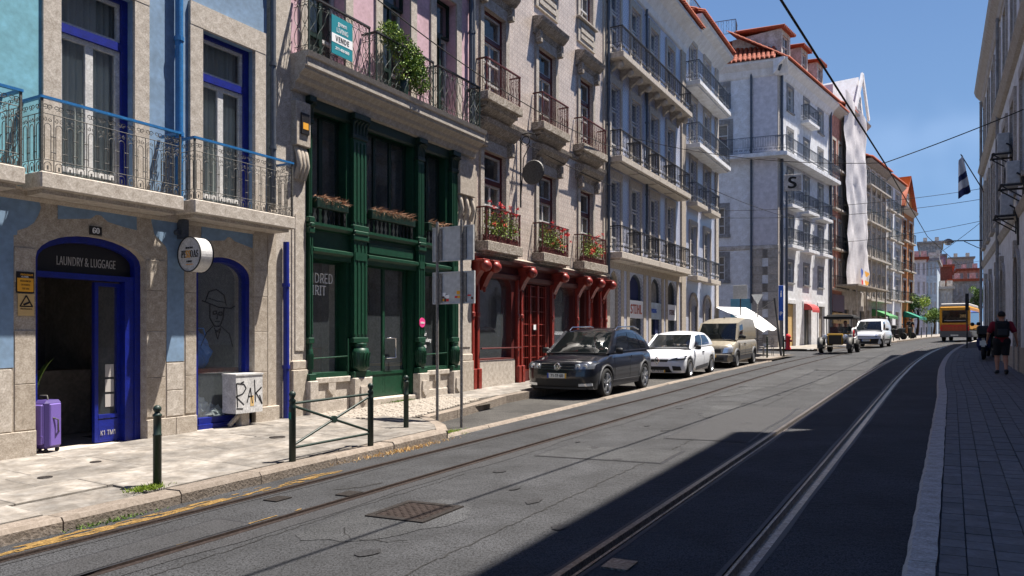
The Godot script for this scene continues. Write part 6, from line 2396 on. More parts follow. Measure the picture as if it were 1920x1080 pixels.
func build_far_row():
	var h := row_house("salmon_house", "narrow salmon pink house between the white house and the netting", 11.75, 15.1, 18.6, M.salmon_wall, [5.2, 8.2, 11.2, 14.2], 2, M.iron, M.limestone_pale, M.white_paint)
	tile_roof(h, 11.8, 15.1, 18.8, 0.5, 4.0, 1.8, 0.3)
	# dark fascia and painted shop sign
	box_part(h, "fascia", M.red_dark, 11.8, 3.4, 0.0, 15.1, 4.7, 0.12)
	var bo := box_part(h, "shop_board", M.tan, 11.9, 2.5, 0.0, 16.4, 3.3, 0.16)
	letters("70 9", 0.5, "lettering", M.red_dark, bo, Vector3(13.4, 2.9, 0.165), Basis.IDENTITY, 0.9, 0.02, "Droid Serif", true)
	h = row_house("netted_house", "house with a white gabled top mostly hidden behind hanging white netting", 15.12, 22.2, 19.3, M.cream_wall, [5.2, 8.2, 11.2, 14.2, 16.6], 3, null, M.limestone_pale, M.white_paint)
	# the gable
	var st := mb()
	prism(st, PackedVector2Array([Vector2(18.6, 19.4), Vector2(22.2, 19.4), Vector2(22.2, 20.2), Vector2(20.4, 23.2), Vector2(18.6, 20.2)]), -5.0, -0.1)
	hp(st, "gable", M.white_wall, h)
	st = mb()
	for sgn in [0, 1]:
		var a := Vector3(20.4, 23.35, 0.2)
		var b := Vector3(18.2 if sgn == 0 else 22.6, 20.0, 0.2)
		bar(st, a, b, 0.4, 0.16, Vector3(0, 0, 1))
	hp(st, "gable_coping", M.white_wall, h)
	tile_roof(h, 15.2, 18.5, 19.5, 0.4, 4.0, 2.8, 0.3)
	box_part(h, "parapet_block", M.white_wall, 14.6, 18.7, -3.5, 16.6, 21.2, -0.6)
	window(h, 20.0, 20.4, 20.9, 21.6, -0.09, M.white_paint, [[0.5, 2], [1.0, 2]], 0.07)
	# netting: a hanging sheet in folds, one mesh with thickness
	var nt := thing("scaffold_netting", "long white protective netting hung in folds down a house front", "netting", h.position + Vector3(0, 0, 0), deg_to_rad(81.5))
	st = mb()
	smooth(st)
	var nz := FastNoiseLite.new()
	nz.seed = 6
	nz.frequency = 0.35
	var f := func(i: int, j: int) -> Vector3:
		var u := i / 28.0
		var v := j / 30.0
		var y := lerpf(4.2, 19.3 - 1.3 * u, v)
		var edge := 0.22 * sin(v * 7.0) * u
		return Vector3(lerpf(-0.9, 6.0 + edge - 0.3 * v * v, u), y, 0.55 + 0.08 * sin(u * 11.0 + sin(v * 5.0)) + 0.22 * nz.get_noise_2d(u * 8.0, v * 14.0) - 0.1 * v)
	for i in 28:
		for j in 30:
			quad(st, f.call(i, j), f.call(i + 1, j), f.call(i + 1, j + 1), f.call(i, j + 1))
	for j in 30:      # the side that hangs back to the wall
		for k in 3:
			var a: Vector3 = f.call(28, j)
			var b: Vector3 = f.call(28, j + 1)
			var t0 := k / 3.0
			var t1 := (k + 1) / 3.0
			quad(st, Vector3(a.x, a.y, a.z * (1 - t0)), Vector3(a.x, a.y, a.z * (1 - t1)), Vector3(b.x, b.y, b.z * (1 - t1)), Vector3(b.x, b.y, b.z * (1 - t0)))
	make(st, "net", M.net, nt)
	var gr := [[3.6, 5.5, M.sign_yellow, 1.5, 0.35], [3.5, 4.75, M.sign_yellow, 1.2, 0.4], [2.0, 5.5, M.sign_blue, 0.6, 0.6], [2.1, 4.7, M.petal, 0.5, 0.5]]
	for g in gr:
		st = mb()
		blob_wall(st, Vector3(g[0] - 0.1, g[1] - 0.1, 0.95), g[3] * 0.5, g[4] * 0.6, 7)
		make(st, "graffiti", g[2], nt)
	st = mb()
	bar(st, Vector3(-3.3, 4.15, 1.1), Vector3(6.8, 4.15, 1.1), 1.6, 0.12)
	for x in [-3.0, 0.0, 3.3, 6.5]:
		rod(st, Vector3(x, 1.7, 1.7), Vector3(x, 4.2, 1.7), 0.05, 6)
	make(st, "scaffold_canopy", M.grimy_stone, nt)

	h = row_house("glazed_balcony_house", "old house with long glazed balconies and dark ground floor behind the netting", 22.22, 30.2, 16.6, M.cream_wall, [5.0, 8.6, 11.7, 15.0 - 1.0], 4, null, M.grimy_stone, M.white_paint)
	for yb in [4.75, 8.35, 11.45, 14.6]:
		balcony(h, "bar", 22.3, 30.1, yb - 0.2, yb - 0.05, yb + 0.9, 0.45, 14, M.limestone_pale, M.post_green, M.post_green, 0.05)
	for x in [22.6, 24.4, 26.2, 28.0, 29.8]:
		st = mb()
		rod(st, Vector3(x, 4.7, 0.42), Vector3(x, 14.5, 0.42), 0.04, 6)
		hp(st, "iron_column", M.limestone_pale, h)
	tile_roof(h, 22.3, 30.2, 16.8, 0.6, 4.0, 2.0, 0.35)
	h = row_house("grey_house", "pale grey house with small dark green balconies and white shutters", 30.22, 37.2, 16.4, M.white_wall, [5.1, 8.0, 10.9, 13.6], 2, M.green_dark, M.limestone_pale, M.white_paint)
	tile_roof(h, 30.3, 37.2, 16.6, 0.6, 4.0, 2.0, 0.35)
	h = row_house("orange_house", "tall orange house with a steep gabled roof at the end of the row", 37.22, 43.6, 14.6, M.orange_wall, [5.2, 8.4, 11.4], 2, M.iron, M.limestone_pale, M.zinc)
	st = mb()
	prism(st, PackedVector2Array([Vector2(37.22, 14.7), Vector2(43.6, 14.7), Vector2(40.4, 18.0)]), -8.0, -0.02)
	hp(st, "gable", M.orange_wall, h)
	st = mb()
	for sgn in [-1, 1]:
		hexa(st, [Vector3(40.4, 18.02, -8.2), Vector3(40.4 + sgn * 3.5, 14.55, -8.2), Vector3(40.4 + sgn * 3.5, 14.75, -8.2), Vector3(40.4, 18.25, -8.2), Vector3(40.4, 18.02, 0.35), Vector3(40.4 + sgn * 3.5, 14.55, 0.35), Vector3(40.4 + sgn * 3.5, 14.75, 0.35), Vector3(40.4, 18.25, 0.35)])
	hp(st, "roof", M.roof_tile, h)
	window(h, 39.8, 14.9, 40.9, 16.4, -0.01, M.white_paint, [[0.5, 2], [1.0, 2]], 0.08)
	# awnings
	for q in [["green shop awning under the glazed balconies", 24.6, 28.3, 3.95, M.awning_green], ["dark green market parasol-shaped awning by the orange house", 38.4, 42.6, 4.1, M.awning_teal]]:
		var k0: float = q[1]
		var dl := sin(deg_to_rad(8.5))
		var ds := cos(deg_to_rad(8.5))
		var aw := thing("shop_awning", q[0], "awning", W(8.55 - k0 * dl, q[3], 48.4 + k0 * ds), deg_to_rad(81.5), "shop awnings in the far row")
		st = mb()
		flat(st)
		var w: float = q[2] - k0
		for k in 6:
			quad(st, Vector3(w * k / 6, -0.65, 1.4), Vector3(w * (k + 1) / 6, -0.65, 1.4), Vector3(w * (k + 1) / 6, 0, 0), Vector3(w * k / 6, 0, 0))
			quad(st, Vector3(w * k / 6, -0.85 - 0.04 * (k % 2), 1.4), Vector3(w * (k + 1) / 6, -0.85 - 0.04 * (k % 2), 1.4), Vector3(w * (k + 1) / 6, -0.65, 1.4), Vector3(w * k / 6, -0.65, 1.4))
		tri(st, Vector3(0, 0, 0), Vector3(0, -0.65, 0), Vector3(0, -0.65, 1.4))
		tri(st, Vector3(w, 0, 0), Vector3(w, -0.65, 1.4), Vector3(w, -0.65, 0))
		make(st, "canvas", q[4], aw)
		st = mb()
		rod(st, Vector3(0.05, -0.9, 0), Vector3(0.05, -0.66, 1.38), 0.02, 5)
		rod(st, Vector3(w - 0.05, -0.9, 0), Vector3(w - 0.05, -0.66, 1.38), 0.02, 5)
		make(st, "arms", M.iron, aw)
	build_end_of_street()

func blob_wall(st: SurfaceTool, c: Vector3, rx: float, ry: float, sd: int):
	flat(st)
	var n := 14
	for i in n:
		var f := func(k: int) -> Vector3:
			var t := TAU * (k % n) / n
			var e := 1.0 + 0.25 * sin(3.0 * t + sd)
			return c + Vector3(cos(t) * rx * e, sin(t) * ry * e, 0)
		tri(st, c, f.call(i), f.call(i + 1))

# a block far up the street: box with windows as pieces
func far_block(called: String, label: String, l0: float, l1: float, s: float, y0: float, y1: float, deep: float, wm: Material, cols: int, rows: int, roof: Material, turn := 0.0, lintel := 0.62):
	var w := l0 - l1
	O = Vector3.ZERO
	var h := thing(called, label, "building", W(l0, y0, s), deg_to_rad(turn))
	var t := y1 - y0
	var holes := []
	var cw := w / maxi(1, cols)
	var rh := t / maxi(1, rows)
	for i in cols:
		for j in rows:
			holes.append([(i + 0.28) * cw, (j + 0.22) * rh, (i + 0.72) * cw, (j + 0.22 + lintel) * rh])
	var st := mb()
	wall(st, 0, 0, w, t, holes, 0.3)
	bx(st, 0, 0, -deep, w, t, -0.5)
	hp(st, "wall", wm, h)
	for q in holes:
		window(h, q[0], q[1], q[2], q[3], -0.2, M.white_paint, [[0.5, 2], [1.0, 2]], 0.08)
	for k in 2:
		box_part(h, "chimney", M.cream_wall, w * (0.2 + 0.5 * k), t, -2.2, w * (0.2 + 0.5 * k) + 0.7, t + 1.3, -1.5)
	if roof:
		st = mb()
		bx(st, -0.3, t, -deep, w + 0.3, t + 0.35, 0.35)
		hp(st, "roof_edge", roof, h)
	return h

func build_end_of_street():
	far_block("white_flats", "narrow pale grey flats with bay windows beyond the orange house", 2.9, 1.09, 112.0, 1.5, 11.6, 12.0, M.white_wall, 3, 4, M.roof_tile, 4.0)
	far_block("mint_flats", "pale green flats with small windows beyond the orange house", 1.28, -0.13, 118.0, 1.5, 11.9, 12.0, M.pale_blue_wall, 3, 4, M.grey_wall, -2.0)
	far_block("brick_gable_house", "house with a bare brick-red side wall rising behind the bus", 0.21, -2.19, 132.0, 2.0, 12.1, 14.0, M.old_brick, 0, 0, M.roof_tile, 0.0)
	far_block("palace_front", "grey stone front with rows of tall windows behind the yellow bus", -1.78, -5.8, 128.0, 2.0, 9.6, 12.0, M.grey_wall, 6, 3, M.roof_tile, 6.0)
	far_block("cream_house", "cream house with a roof balustrade behind the yellow bus", -0.2, -2.06, 124.0, 2.0, 8.3, 6.0, M.cream_wall, 4, 2, M.limestone_pale, 4.0)
	far_block("lilac_block", "lilac rendered block standing high above the street's end", 3.88, -1.6, 165.0, 2.0, 16.9, 20.0, M.lilac_wall, 0, 0, M.grey_wall, 0.0)
	far_block("grey_penthouse", "grey box-shaped roof storey on top of the hill", 3.06, -1.01, 170.0, 2.0, 20.0, 14.0, M.grey_wall, 4, 6, M.grey_wall, 0.0)
	far_block("hilltop_block", "long grey-green block on the skyline above the palace front", -2.48, -6.9, 185.0, 2.0, 18.0, 14.0, M.grey_stone, 7, 5, M.grimy_stone, 2.0)
	far_block("pink_gable_house", "pink house with a red roof at the end of the street", -3.28, -6.6, 150.0, 2.0, 12.8, 10.0, M.salmon_wall, 3, 4, M.roof_tile, 3.0)
	# trees by the far bend
	for t in [[1.72, 90.0, 3.6, 1.2, "yellow-green street tree beside the orange house", 3], [0.2, 96.0, 2.4, 1.2, "low dark green tree left of the yellow bus", 5], [-3.6, 84.0, 4.2, 0.9, "leafy shrub-like tree right of the yellow bus", 8]]:
		var r := RandomNumberGenerator.new()
		r.seed = t[5]
		var y := climb(t[1])
		var tr := thing("street_tree", t[4], "tree", W(t[0], y, t[1]), 0.0, "trees at the end of the street")
		var st := mb()
		tube(st, [Vector3.ZERO, Vector3(0.1, t[2] * 0.4, 0), Vector3(0, t[2] * 0.75, 0.1)], 0.14, 7, 0.06)
		for k in 5:
			var a := k * 1.3
			tube(st, [Vector3(0.05, t[2] * 0.5, 0), Vector3(cos(a) * t[3] * 0.6, t[2] * 0.85, sin(a) * t[3] * 0.6)], 0.05, 5, 0.02)
		make(st, "trunk", M.bark, tr)
		for k in 2:
			st = mb()
			for c in 9:
				leaves(st, Vector3(r.randf_range(-0.7, 0.7) * t[3], t[2] * r.randf_range(0.62, 1.1), r.randf_range(-0.7, 0.7) * t[3]), Vector3.ONE * t[3] * 0.45, 120, 0.2, r)
			make(st, "crown", [M.leaf_b if t[5] == 3 else M.leaf_a, M.leaf_c][k], tr)

# ---------- the long house on the right, in shade ----------
func build_right_side():
	# local x runs towards the camera (x = -s); y is street height
	var l := -1.95
	var h := thing("long_white_house", "long white building in shade on the right with arched doors and stone cornices", "building", W(l, 0.0, 0.0), deg_to_rad(-90))
	O = Vector3.ZERO
	var x0 := -42.0
	var x1 := -15.2
	var holes := []
	var doors := [-24.6, -29.6, -32.2, -35.6, -38.6]
	for d in doors:
		holes.append([d - 0.6, climb(-d) + 0.05, d + 0.6, 3.1 + climb(-d) * 0.4, 0.5])
	for k in 9:
		var x := -17.0 - k * 2.9
		holes.append([x - 0.55, 5.6, x + 0.55, 8.2])
		holes.append([x - 0.5, 9.8, x + 0.5, 12.0])
	var st := mb()
	wall(st, x0, 0.2, x1, 13.2, holes, 0.4)
	hp(st, "wall", M.white_wall, h)
	for d in doors:
		var y := climb(-d)
		st = mb()
		arch_frame(st, d - 0.76, y + 0.05, d + 0.76, 3.1 + y * 0.4, 0.66, 0.16, -0.05, 0.07)
		bev(st, d - 0.12, 3.5 + y * 0.4, 0, d + 0.12, 3.98 + y * 0.4, 0.12, 0.01)
		hp(st, "stone_arch", M.grey_stone, h)
		st = mb()
		bx(st, d - 0.6, y, -0.36, d + 0.6, 3.7 + y * 0.4, -0.3)
		hp(st, "door", M.red_dark if d == doors[0] else M.deep_room, h)
	for k in 9:
		var x := -17.0 - k * 2.9
		surround(h, x - 0.55, 5.6, x + 0.55, 8.2, 0.2, M.grey_stone, 0.07, 0.3, 0.12)
		tall_window(h, x - 0.54, 5.6, x + 0.54, 8.2, M.iron)
		surround(h, x - 0.5, 9.8, x + 0.5, 12.0, 0.18, M.grey_stone, 0.06, 0.25, 0.14)
		window(h, x - 0.49, 9.8, x + 0.49, 12.0, -0.18, M.iron, [[0.5, 2], [1.0, 2]], 0.06)
	for q in [[4.75, 5.0, 0.1], [9.1, 9.4, 0.22]]:
		st = mb()
		moulding(st, [Vector2(0.02, q[0]), Vector2(q[2] * 0.5, q[0] + 0.04), Vector2(q[2], q[1] - 0.05), Vector2(q[2], q[1]), Vector2(0.02, q[1] + 0.04)], x0, x1)
		hp(st, "cornice", M.grey_stone, h)
	st = mb()
	moulding(st, [Vector2(0.0, 12.5), Vector2(0.06, 12.55), Vector2(0.1, 12.8), Vector2(0.3, 13.05), Vector2(0.36, 13.25)], x0 - 0.25, x1)
	hp(st, "eaves", M.grey_stone, h)
	box_part(h, "plinth", M.limestone, x0, 0.2, -0.02, x1, 1.25, 0.03)
	shell(h, x0, x1, 0.2, 13.2, 9.0, [4.7, 9.1], M.dark_room, M.cream_wall, 0.42)
	downpipe(h, -41.7, 0.9, 12.6, 0.1, 0.06, M.grey_wall)
	downpipe(h, -30.9, 0.8, 12.6, 0.1, 0.05, M.grey_wall)
	# the neighbour that stands beside the camera, a storey higher
	var n := thing("tall_cream_house", "taller cream house beside the camera on the right, outside the picture", "building", W(l, 0.0, 0.0), deg_to_rad(-90))
	holes = []
	for k in 7:
		for y in [1.2, 5.6, 9.8]:
			holes.append([-14.0 + k * 3.2, y, -12.8 + k * 3.2, y + 2.3])
	st = mb()
	wall(st, -15.18, -0.2, 9.0, 15.4, holes, 0.35)
	hp(st, "wall", M.white_wall, n)
	for q in holes:
		window(n, q[0], q[1], q[2], q[3], -0.18, M.iron, [[0.5, 2], [1.0, 2]], 0.07)
	st = mb()
	moulding(st, [Vector2(0.0, 14.9), Vector2(0.3, 15.2), Vector2(0.36, 15.5)], -15.18, 9.0)
	hp(st, "eaves", M.grey_stone, n)
	shell(n, -15.18, 9.0, -0.2, 15.4, 9.0, [4.7, 9.1], M.dark_room, M.cream_wall, 0.37)
	# houses further on along the bend
	for q in [["stone_house", "narrow weathered house with dark balconies just past the long white house", -3.0, 48.0, 13.4, M.grey_stone, 9.0, -94.0], ["shaded_house", "plain shaded house further along the right side", -4.6, 60.0, 12.0, M.cream_wall, 12.0, -97.0], ["last_house", "last visible house on the right before the bend", -7.5, 78.0, 11.0, M.pink_wall, 14.0, -100.0]]:
		O = Vector3.ZERO
		var y := climb(q[3])
		var b := thing(q[0], q[1], "building", W(q[2], y - 0.2, q[3]), deg_to_rad(q[7]))
		holes = []
		for i in 3:
			for j in 4:
				var c: float = q[6] * (i + 0.5) / 3.0
				holes.append([c - 0.5, 0.4 + j * 2.8, c + 0.5, 2.5 + j * 2.8])
		st = mb()
		wall(st, 0, 0, q[6], q[4], holes, 0.3)
		bx(st, 0, 0, -9.0, q[6], q[4], -0.5)
		hp(st, "wall", q[5], b)
		for e in holes:
			window(b, e[0], e[1], e[2], e[3], -0.2, M.iron, [[0.5, 2], [1.0, 2]], 0.07)
			if e[1] > 2.0:
				balcony(b, "bar", e[0] - 0.3, e[2] + 0.3, e[1] - 0.2, e[1] - 0.05, e[1] + 0.9, 0.45, 5, M.grimy_stone, M.iron, M.iron, 0.04)
		st = mb()
		moulding(st, [Vector2(0.0, q[4] - 0.4), Vector2(0.2, q[4] - 0.2), Vector2(0.3, q[4])], 0, q[6])
		hp(st, "eaves", M.roof_tile_b, b)
	# air conditioners on iron shelves
	for q in [[25.9, 6.75, "boxy air conditioner on an iron shelf, highest of the three on the white wall"], [22.7, 5.3, "air conditioner on an iron shelf nearest the picture's right edge"], [24.7, 4.8, "lowest air conditioner on an iron shelf on the white wall"]]:
		var a := thing("air_conditioner", q[2], "air conditioner", W(-1.95, q[1], q[0]), deg_to_rad(-90), "air conditioners on the white wall")
		st = mb()
		bev(st, -0.34, 0.05, 0.12, 0.36, 0.62, 0.42, 0.02)
		make(st, "casing", M.sign_back, a)
		st = mb()
		for k in 9:
			tube(st, ring_path(Vector3(-0.06, 0.33, 0.423), 0.03 + 0.025 * k, 0, 360, 18), 0.004, 4)
		make(st, "fan_grille", M.iron, a)
		st = mb()
		for x in [-0.35, 0.35]:
			bx(st, x - 0.02, 0.0, 0.0, x + 0.02, 0.05, 0.56)
			bx(st, x - 0.02, -0.4, 0.0, x + 0.02, 0.0, 0.03)
			bar(st, Vector3(x, -0.35, 0.02), Vector3(x, 0.0, 0.5), 0.03, 0.03, Vector3.RIGHT)
		bx(st, -0.45, 0.02, 0.5, 0.45, 0.05, 0.55)
		make(st, "shelf", M.iron, a)
		st = mb()
		tube(st, [Vector3(0.4, 0.3, 0.2), Vector3(0.5, 0.2, 0.1), Vector3(0.52, -0.2, 0.04), Vector3(0.5, -0.8, 0.03)], 0.025, 6)
		make(st, "pipe", M.black_plastic, a)
	# flag on a slanting pole
	var fg := thing("flag", "white flag with navy bands on a slanting pole on the right", "flag", W(-1.95, 8.1, 40.5), deg_to_rad(-90))
	st = mb()
	rod(st, Vector3(0, 0, 0), Vector3(0, 1.9, 0.95), 0.025, 6)
	make(st, "pole", M.iron, fg)
	var cloth := func(v0: float, v1: float, m: Material, called: String):
		var s2 := mb()
		smooth(s2)
		for i in 8:
			for j in 6:
				var pt := func(a: int, b: int) -> Vector3:
					var u := a / 8.0
					var v := lerpf(v0, v1, b / 6.0)
					return Vector3(0.12 * sin(u * 9.0 + v * 3.0) * (0.4 + v), 1.85 - v * 1.75 - 0.25 * u, 0.92 - 0.55 * v * 0.4 + (u - 0.3) * 0.5 * (0.35 + v * 0.65))
				quad(s2, pt.call(i, j), pt.call(i + 1, j), pt.call(i + 1, j + 1), pt.call(i, j + 1))
		make(s2, called, m, fg)
	cloth.call(0.0, 0.42, M.flag_white, "cloth")
	cloth.call(0.42, 0.58, M.flag_navy, "navy_band")
	cloth.call(0.58, 0.8, M.flag_white, "cloth")
	cloth.call(0.8, 1.0, M.flag_navy, "navy_band")
	# wall lamp on a long arm
	var lp := thing("wall_lamp", "street lamp on a long iron arm projecting from the white building", "street lamp", W(-1.95, 6.0, 41.0), deg_to_rad(-90))
	st = mb()
	rod(st, Vector3(0, 0, 0), Vector3(0, 0.05, 1.35), 0.03, 6)
	tube(st, [Vector3(0, -0.45, 0), Vector3(0, -0.3, 0.3), Vector3(0, 0.0, 0.8)], 0.018, 5)
	make(st, "arm", M.iron, lp)
	st = mb()
	lathe(st, [Vector2(0, -0.02), Vector2(0.22, -0.02), Vector2(0.26, 0.04), Vector2(0.14, 0.14), Vector2(0.05, 0.18), Vector2(0, 0.18)], 16, Transform3D(Basis.IDENTITY, Vector3(0, -0.02, 1.45)))
	make(st, "shade", M.limestone, lp)
	st = mb()
	lathe(st, [Vector2(0, -0.14), Vector2(0.12, -0.1), Vector2(0.18, -0.02)], 14, Transform3D(Basis.IDENTITY, Vector3(0, -0.02, 1.45)))
	make(st, "bowl", M.lamp_glass, lp)

# ---------- street furniture ----------
func bollard(label: String, at: Vector3, tall := 0.8, group := "green bollards on the left kerb") -> Node3D:
	var b := thing("bollard", label, "bollard", at, 0.0, group)
	put(shared("bollard%.2f" % tall, func(st):
		lathe(st, [Vector2(0, 0), Vector2(0.04, 0), Vector2(0.04, tall * 0.62), Vector2(0.043, tall * 0.62), Vector2(0.043, tall * 0.64), Vector2(0.037, tall * 0.65), Vector2(0.037, tall * 0.86), Vector2(0.044, tall * 0.865), Vector2(0.044, tall * 0.885), Vector2(0.03, tall * 0.9), Vector2(0.022, tall * 0.92)], 14)), "shaft", M.post_green, b)
	put(shared("bollard_ball", func(st):
		lathe(st, [Vector2(0, -0.04), Vector2(0.024, -0.033), Vector2(0.038, -0.012), Vector2(0.04, 0.004), Vector2(0.034, 0.022), Vector2(0.018, 0.036), Vector2(0, 0.041)], 14)), "finial", M.post_green, b, Vector3(0, tall * 0.955, 0))
	return b

func weeds(label: String, at: Vector3, rl: float, rs: float, n: int, sd: int, m: Material):
	var r := RandomNumberGenerator.new()
	r.seed = sd
	var o := thing("weeds", label, "weeds", at, 0.0, "weeds along the kerb")
	var st := mb()
	flat(st)
	for i in n:
		var p := Vector3(r.randfn(0, 0.4) * rl, 0, r.randfn(0, 0.4) * rs)
		var e := p + Vector3(r.randf_range(-0.05, 0.05), r.randf_range(0.015, 0.05), r.randf_range(-0.05, 0.05))
		var d := Vector3(r.randfn(), 0, r.randfn()).normalized() * r.randf_range(0.004, 0.009)
		tri(st, p - d, p + d, e)
		tri(st, p - d, e, p + d)
	var w := make(st, "blades", m, o)
	w.set_meta("kind", "stuff")

func build_street_things():
	var st := mb()
	bollard("single green bollard nearest the camera with weeds at its foot", L(6.77, 4.74))
	# crossed barrier: two posts, rails and a saltire
	var pa := L(6.55, 6.33)
	var pb := L(6.5, 7.66)
	var bar_ := thing("pavement_barrier", "dark green pavement barrier with crossed bars between two ball-topped posts", "barrier", pa)
	var d := pb - pa
	for q in [Vector3.ZERO, d]:
		put(shared("barrier_post", func(t): lathe(t, [Vector2(0, 0), Vector2(0.04, 0), Vector2(0.04, 0.62), Vector2(0.043, 0.63), Vector2(0.037, 0.65), Vector2(0.037, 0.7), Vector2(0.044, 0.71), Vector2(0.02, 0.74), Vector2(0.03, 0.755), Vector2(0.042, 0.785), Vector2(0.03, 0.815), Vector2(0, 0.826)], 14)), "post", M.post_green, bar_, q)
	for q in [[0.68, 0.68, "rail"], [0.16, 0.16, "rail"], [0.2, 0.64, "brace"], [0.64, 0.2, "brace"]]:
		st = mb()
		rod(st, d * 0.03 + Vector3(0, q[0], 0), d * 0.97 + Vector3(0, q[1], 0), 0.016, 8)
		make(st, q[2], M.post_green, bar_)
	st = mb()
	lathe(st, [Vector2(0, -0.02), Vector2(0.045, -0.02), Vector2(0.045, 0.02), Vector2(0, 0.02)], 12, Transform3D(Basis(Vector3(0, 0, 1), PI / 2), d * 0.5 + Vector3(0, 0.42, 0)), true)
	make(st, "boss", M.post_green, bar_)
	st = mb()
	bx(st, -0.02, 0.5, 0.0402, 0.02, 0.58, 0.0415)
	make(st, "sticker", M.awning_teal, bar_)
	bollard("green bollard standing before the green shop door", L(7.07, 9.16))
	# pair of galvanised posts with two traffic boards seen from behind
	var sg := thing("traffic_signs", "two grey road sign boards seen from behind on twin steel posts", "road sign", P(7.33, 10.35, 0.012))
	for q in [0.0, 0.49]:
		st = mb()
		rod(st, Vector3(q, 0, 0), Vector3(q, 3.45, 0), 0.026, 10)
		make(st, "post", M.galvanised, sg)
	for q in [[2.78, 3.36, -0.12, 0.7], [2.06, 2.6, -0.12, 0.72]]:
		st = mb()
		bev(st, q[2], q[0], -0.075, q[3], q[1], -0.045, 0.006)
		for e in [q[0], q[1] - 0.02]:
			bx(st, q[2], e, -0.046, q[3], e + 0.02, -0.03)
		for e in [q[2], q[3] - 0.015]:
			bx(st, e, q[0] + 0.02, -0.046, e + 0.015, q[1] - 0.02, -0.03)
		var bd := make(st, "board", M.sign_back, sg)
		for x in [0.0, 0.49]:
			st = mb()
			bx(st, x + 0.028, q[0] + 0.03, -0.045, x + 0.075, q[1] - 0.03, -0.015)
			make(st, "rail", M.galvanised, bd)
	var r := RandomNumberGenerator.new()
	r.seed = 2
	for k in 16:
		st = mb()
		var x := r.randf_range(-0.08, 0.66)
		var y := 2.1 + r.randf() * 0.13
		bx(st, x, y, -0.0448, x + r.randf_range(0.03, 0.08), y + r.randf_range(0.02, 0.06), -0.043 + k * 0.0001)
		make(st, "sticker", [M.red_dark, M.text_white, M.petal, M.sign_yellow, M.text_dark][k % 5], sg)
	# iron cover in the roadway: frame and lid
	var mh := thing("manhole_cover", "square rusty iron manhole cover set in the asphalt", "manhole cover", P(3.99, 5.3, 0.008))
	var tilt := Basis(Vector3(0, 0, 1), 0.025) * Basis(Vector3(1, 0, 0), 0.0185)
	st = mb()
	for e in [[-0.31, -0.31, 0.31, -0.25], [-0.31, 0.25, 0.31, 0.31], [-0.31, -0.25, -0.25, 0.25], [0.25, -0.25, 0.31, 0.25]]:
		bx(st, e[0], -0.02, e[1], e[2], 0.007, e[3])
	make(st, "frame", M.iron_cover, mh, Vector3.ZERO, tilt)
	st = mb()
	bx(st, -0.24, -0.02, -0.24, 0.24, 0.004, 0.24)
	for i in 11:
		for j in 11:
			if (i + j) % 2 == 0:
				bx(st, -0.22 + i * 0.042, 0.003, -0.22 + j * 0.042, -0.2 + i * 0.042, 0.008, -0.2 + j * 0.042)
	make(st, "lid", M.rail_rust, mh, Vector3.ZERO, tilt)
	for q in [[8.05, 4.35, 0.07, "small oval iron lid in the pavement slabs near the left edge"], [8.4, 5.1, 0.06, "small iron lid in the pavement slabs before the shop door"], [8.0, 7.45, 0.11, "round iron lid in the pavement behind the crossed barrier"]]:
		st = mb()
		lathe(st, [Vector2(q[2], -0.02), Vector2(q[2], 0.005), Vector2(q[2] * 0.85, 0.005), Vector2(q[2] * 0.8, 0.002), Vector2(0, 0.002)], 18)
		tag(make(st, "utility_lid", M.iron_cover, self, L(q[0], q[1], 0.002)), q[3], "utility lid", "small iron lids in the left pavement")
	weeds("tuft of green weeds round the foot of the nearest bollard", L(6.72, 4.6), 0.12, 0.22, 420, 1, M.leaf_b)
	weeds("dry straw and weeds in the gutter below the barrier", P(6.28, 8.3, 0.0), 0.12, 1.6, 500, 2, M.tan)
	weeds("green weeds where the kerb turns into the parking bay", P(6.62, 9.75, 0.012), 0.25, 0.5, 420, 3, M.leaf_b)
	weeds("sparse weeds at the foot of the green shop's door step", L(9.28, 11.9), 0.06, 0.6, 220, 4, M.leaf_a)
	weeds("thin weeds in the gutter near the left edge of the picture", P(6.3, 4.0, 0.0), 0.06, 0.5, 150, 5, M.leaf_a)

	# terrace at the corner: black bollards, chairs and table, sail, signs
	var n := 0
	for q in [[6.73, 34.06], [6.36, 35.61]]:
		bollard(["black-green bollard between the beige van and the café chairs", "second bollard past the beige van, beside the awning post"][n], L(q[0], q[1]), 0.95, "bollards at the corner terrace")
		n += 1
	var chair := Node3D.new()
	for k in 4:
		var cp: Array = [[7.2, 34.6, 0.3], [7.7, 35.3, 1.8], [7.1, 35.9, -1.2], [8.2, 34.8, 2.6]][k]
		var c := thing("cafe_chair", ["metal café chair nearest the beige van on the corner terrace", "metal café chair further back on the corner terrace", "metal café chair beside the awning post", "metal café chair by the house wall on the corner terrace"][k], "chair", L(cp[0], cp[1]), cp[2], "chairs on the corner terrace")
		put(shared("chair_seat", func(t): bev(t, -0.2, 0.43, -0.2, 0.2, 0.455, 0.2, 0.008)), "seat", M.galvanised, c)
		put(shared("chair_back", func(t):
			for i in 4:
				bx(t, -0.19, 0.55 + i * 0.08, -0.205, 0.19, 0.59 + i * 0.08, -0.19)), "backrest", M.galvanised, c)
		for x in [-0.18, 0.18]:
			for z in [-0.19, 0.19]:
				put(shared("chair_leg%s" % str(z < 0), func(t): rod(t, Vector3(0, 0, 0), Vector3(0, 0.86 if z < 0 else 0.44, 0), 0.013, 6)), "leg", M.galvanised, c, Vector3(x, 0, z))
	chair.free()
	var tb := thing("cafe_table", "small round metal table on the corner terrace", "table", L(7.6, 34.9))
	st = mb()
	lathe(st, [Vector2(0, 0.7), Vector2(0.35, 0.7), Vector2(0.35, 0.73), Vector2(0, 0.73)], 20, Transform3D.IDENTITY, true)
	make(st, "table_top", M.galvanised, tb)
	st = mb()
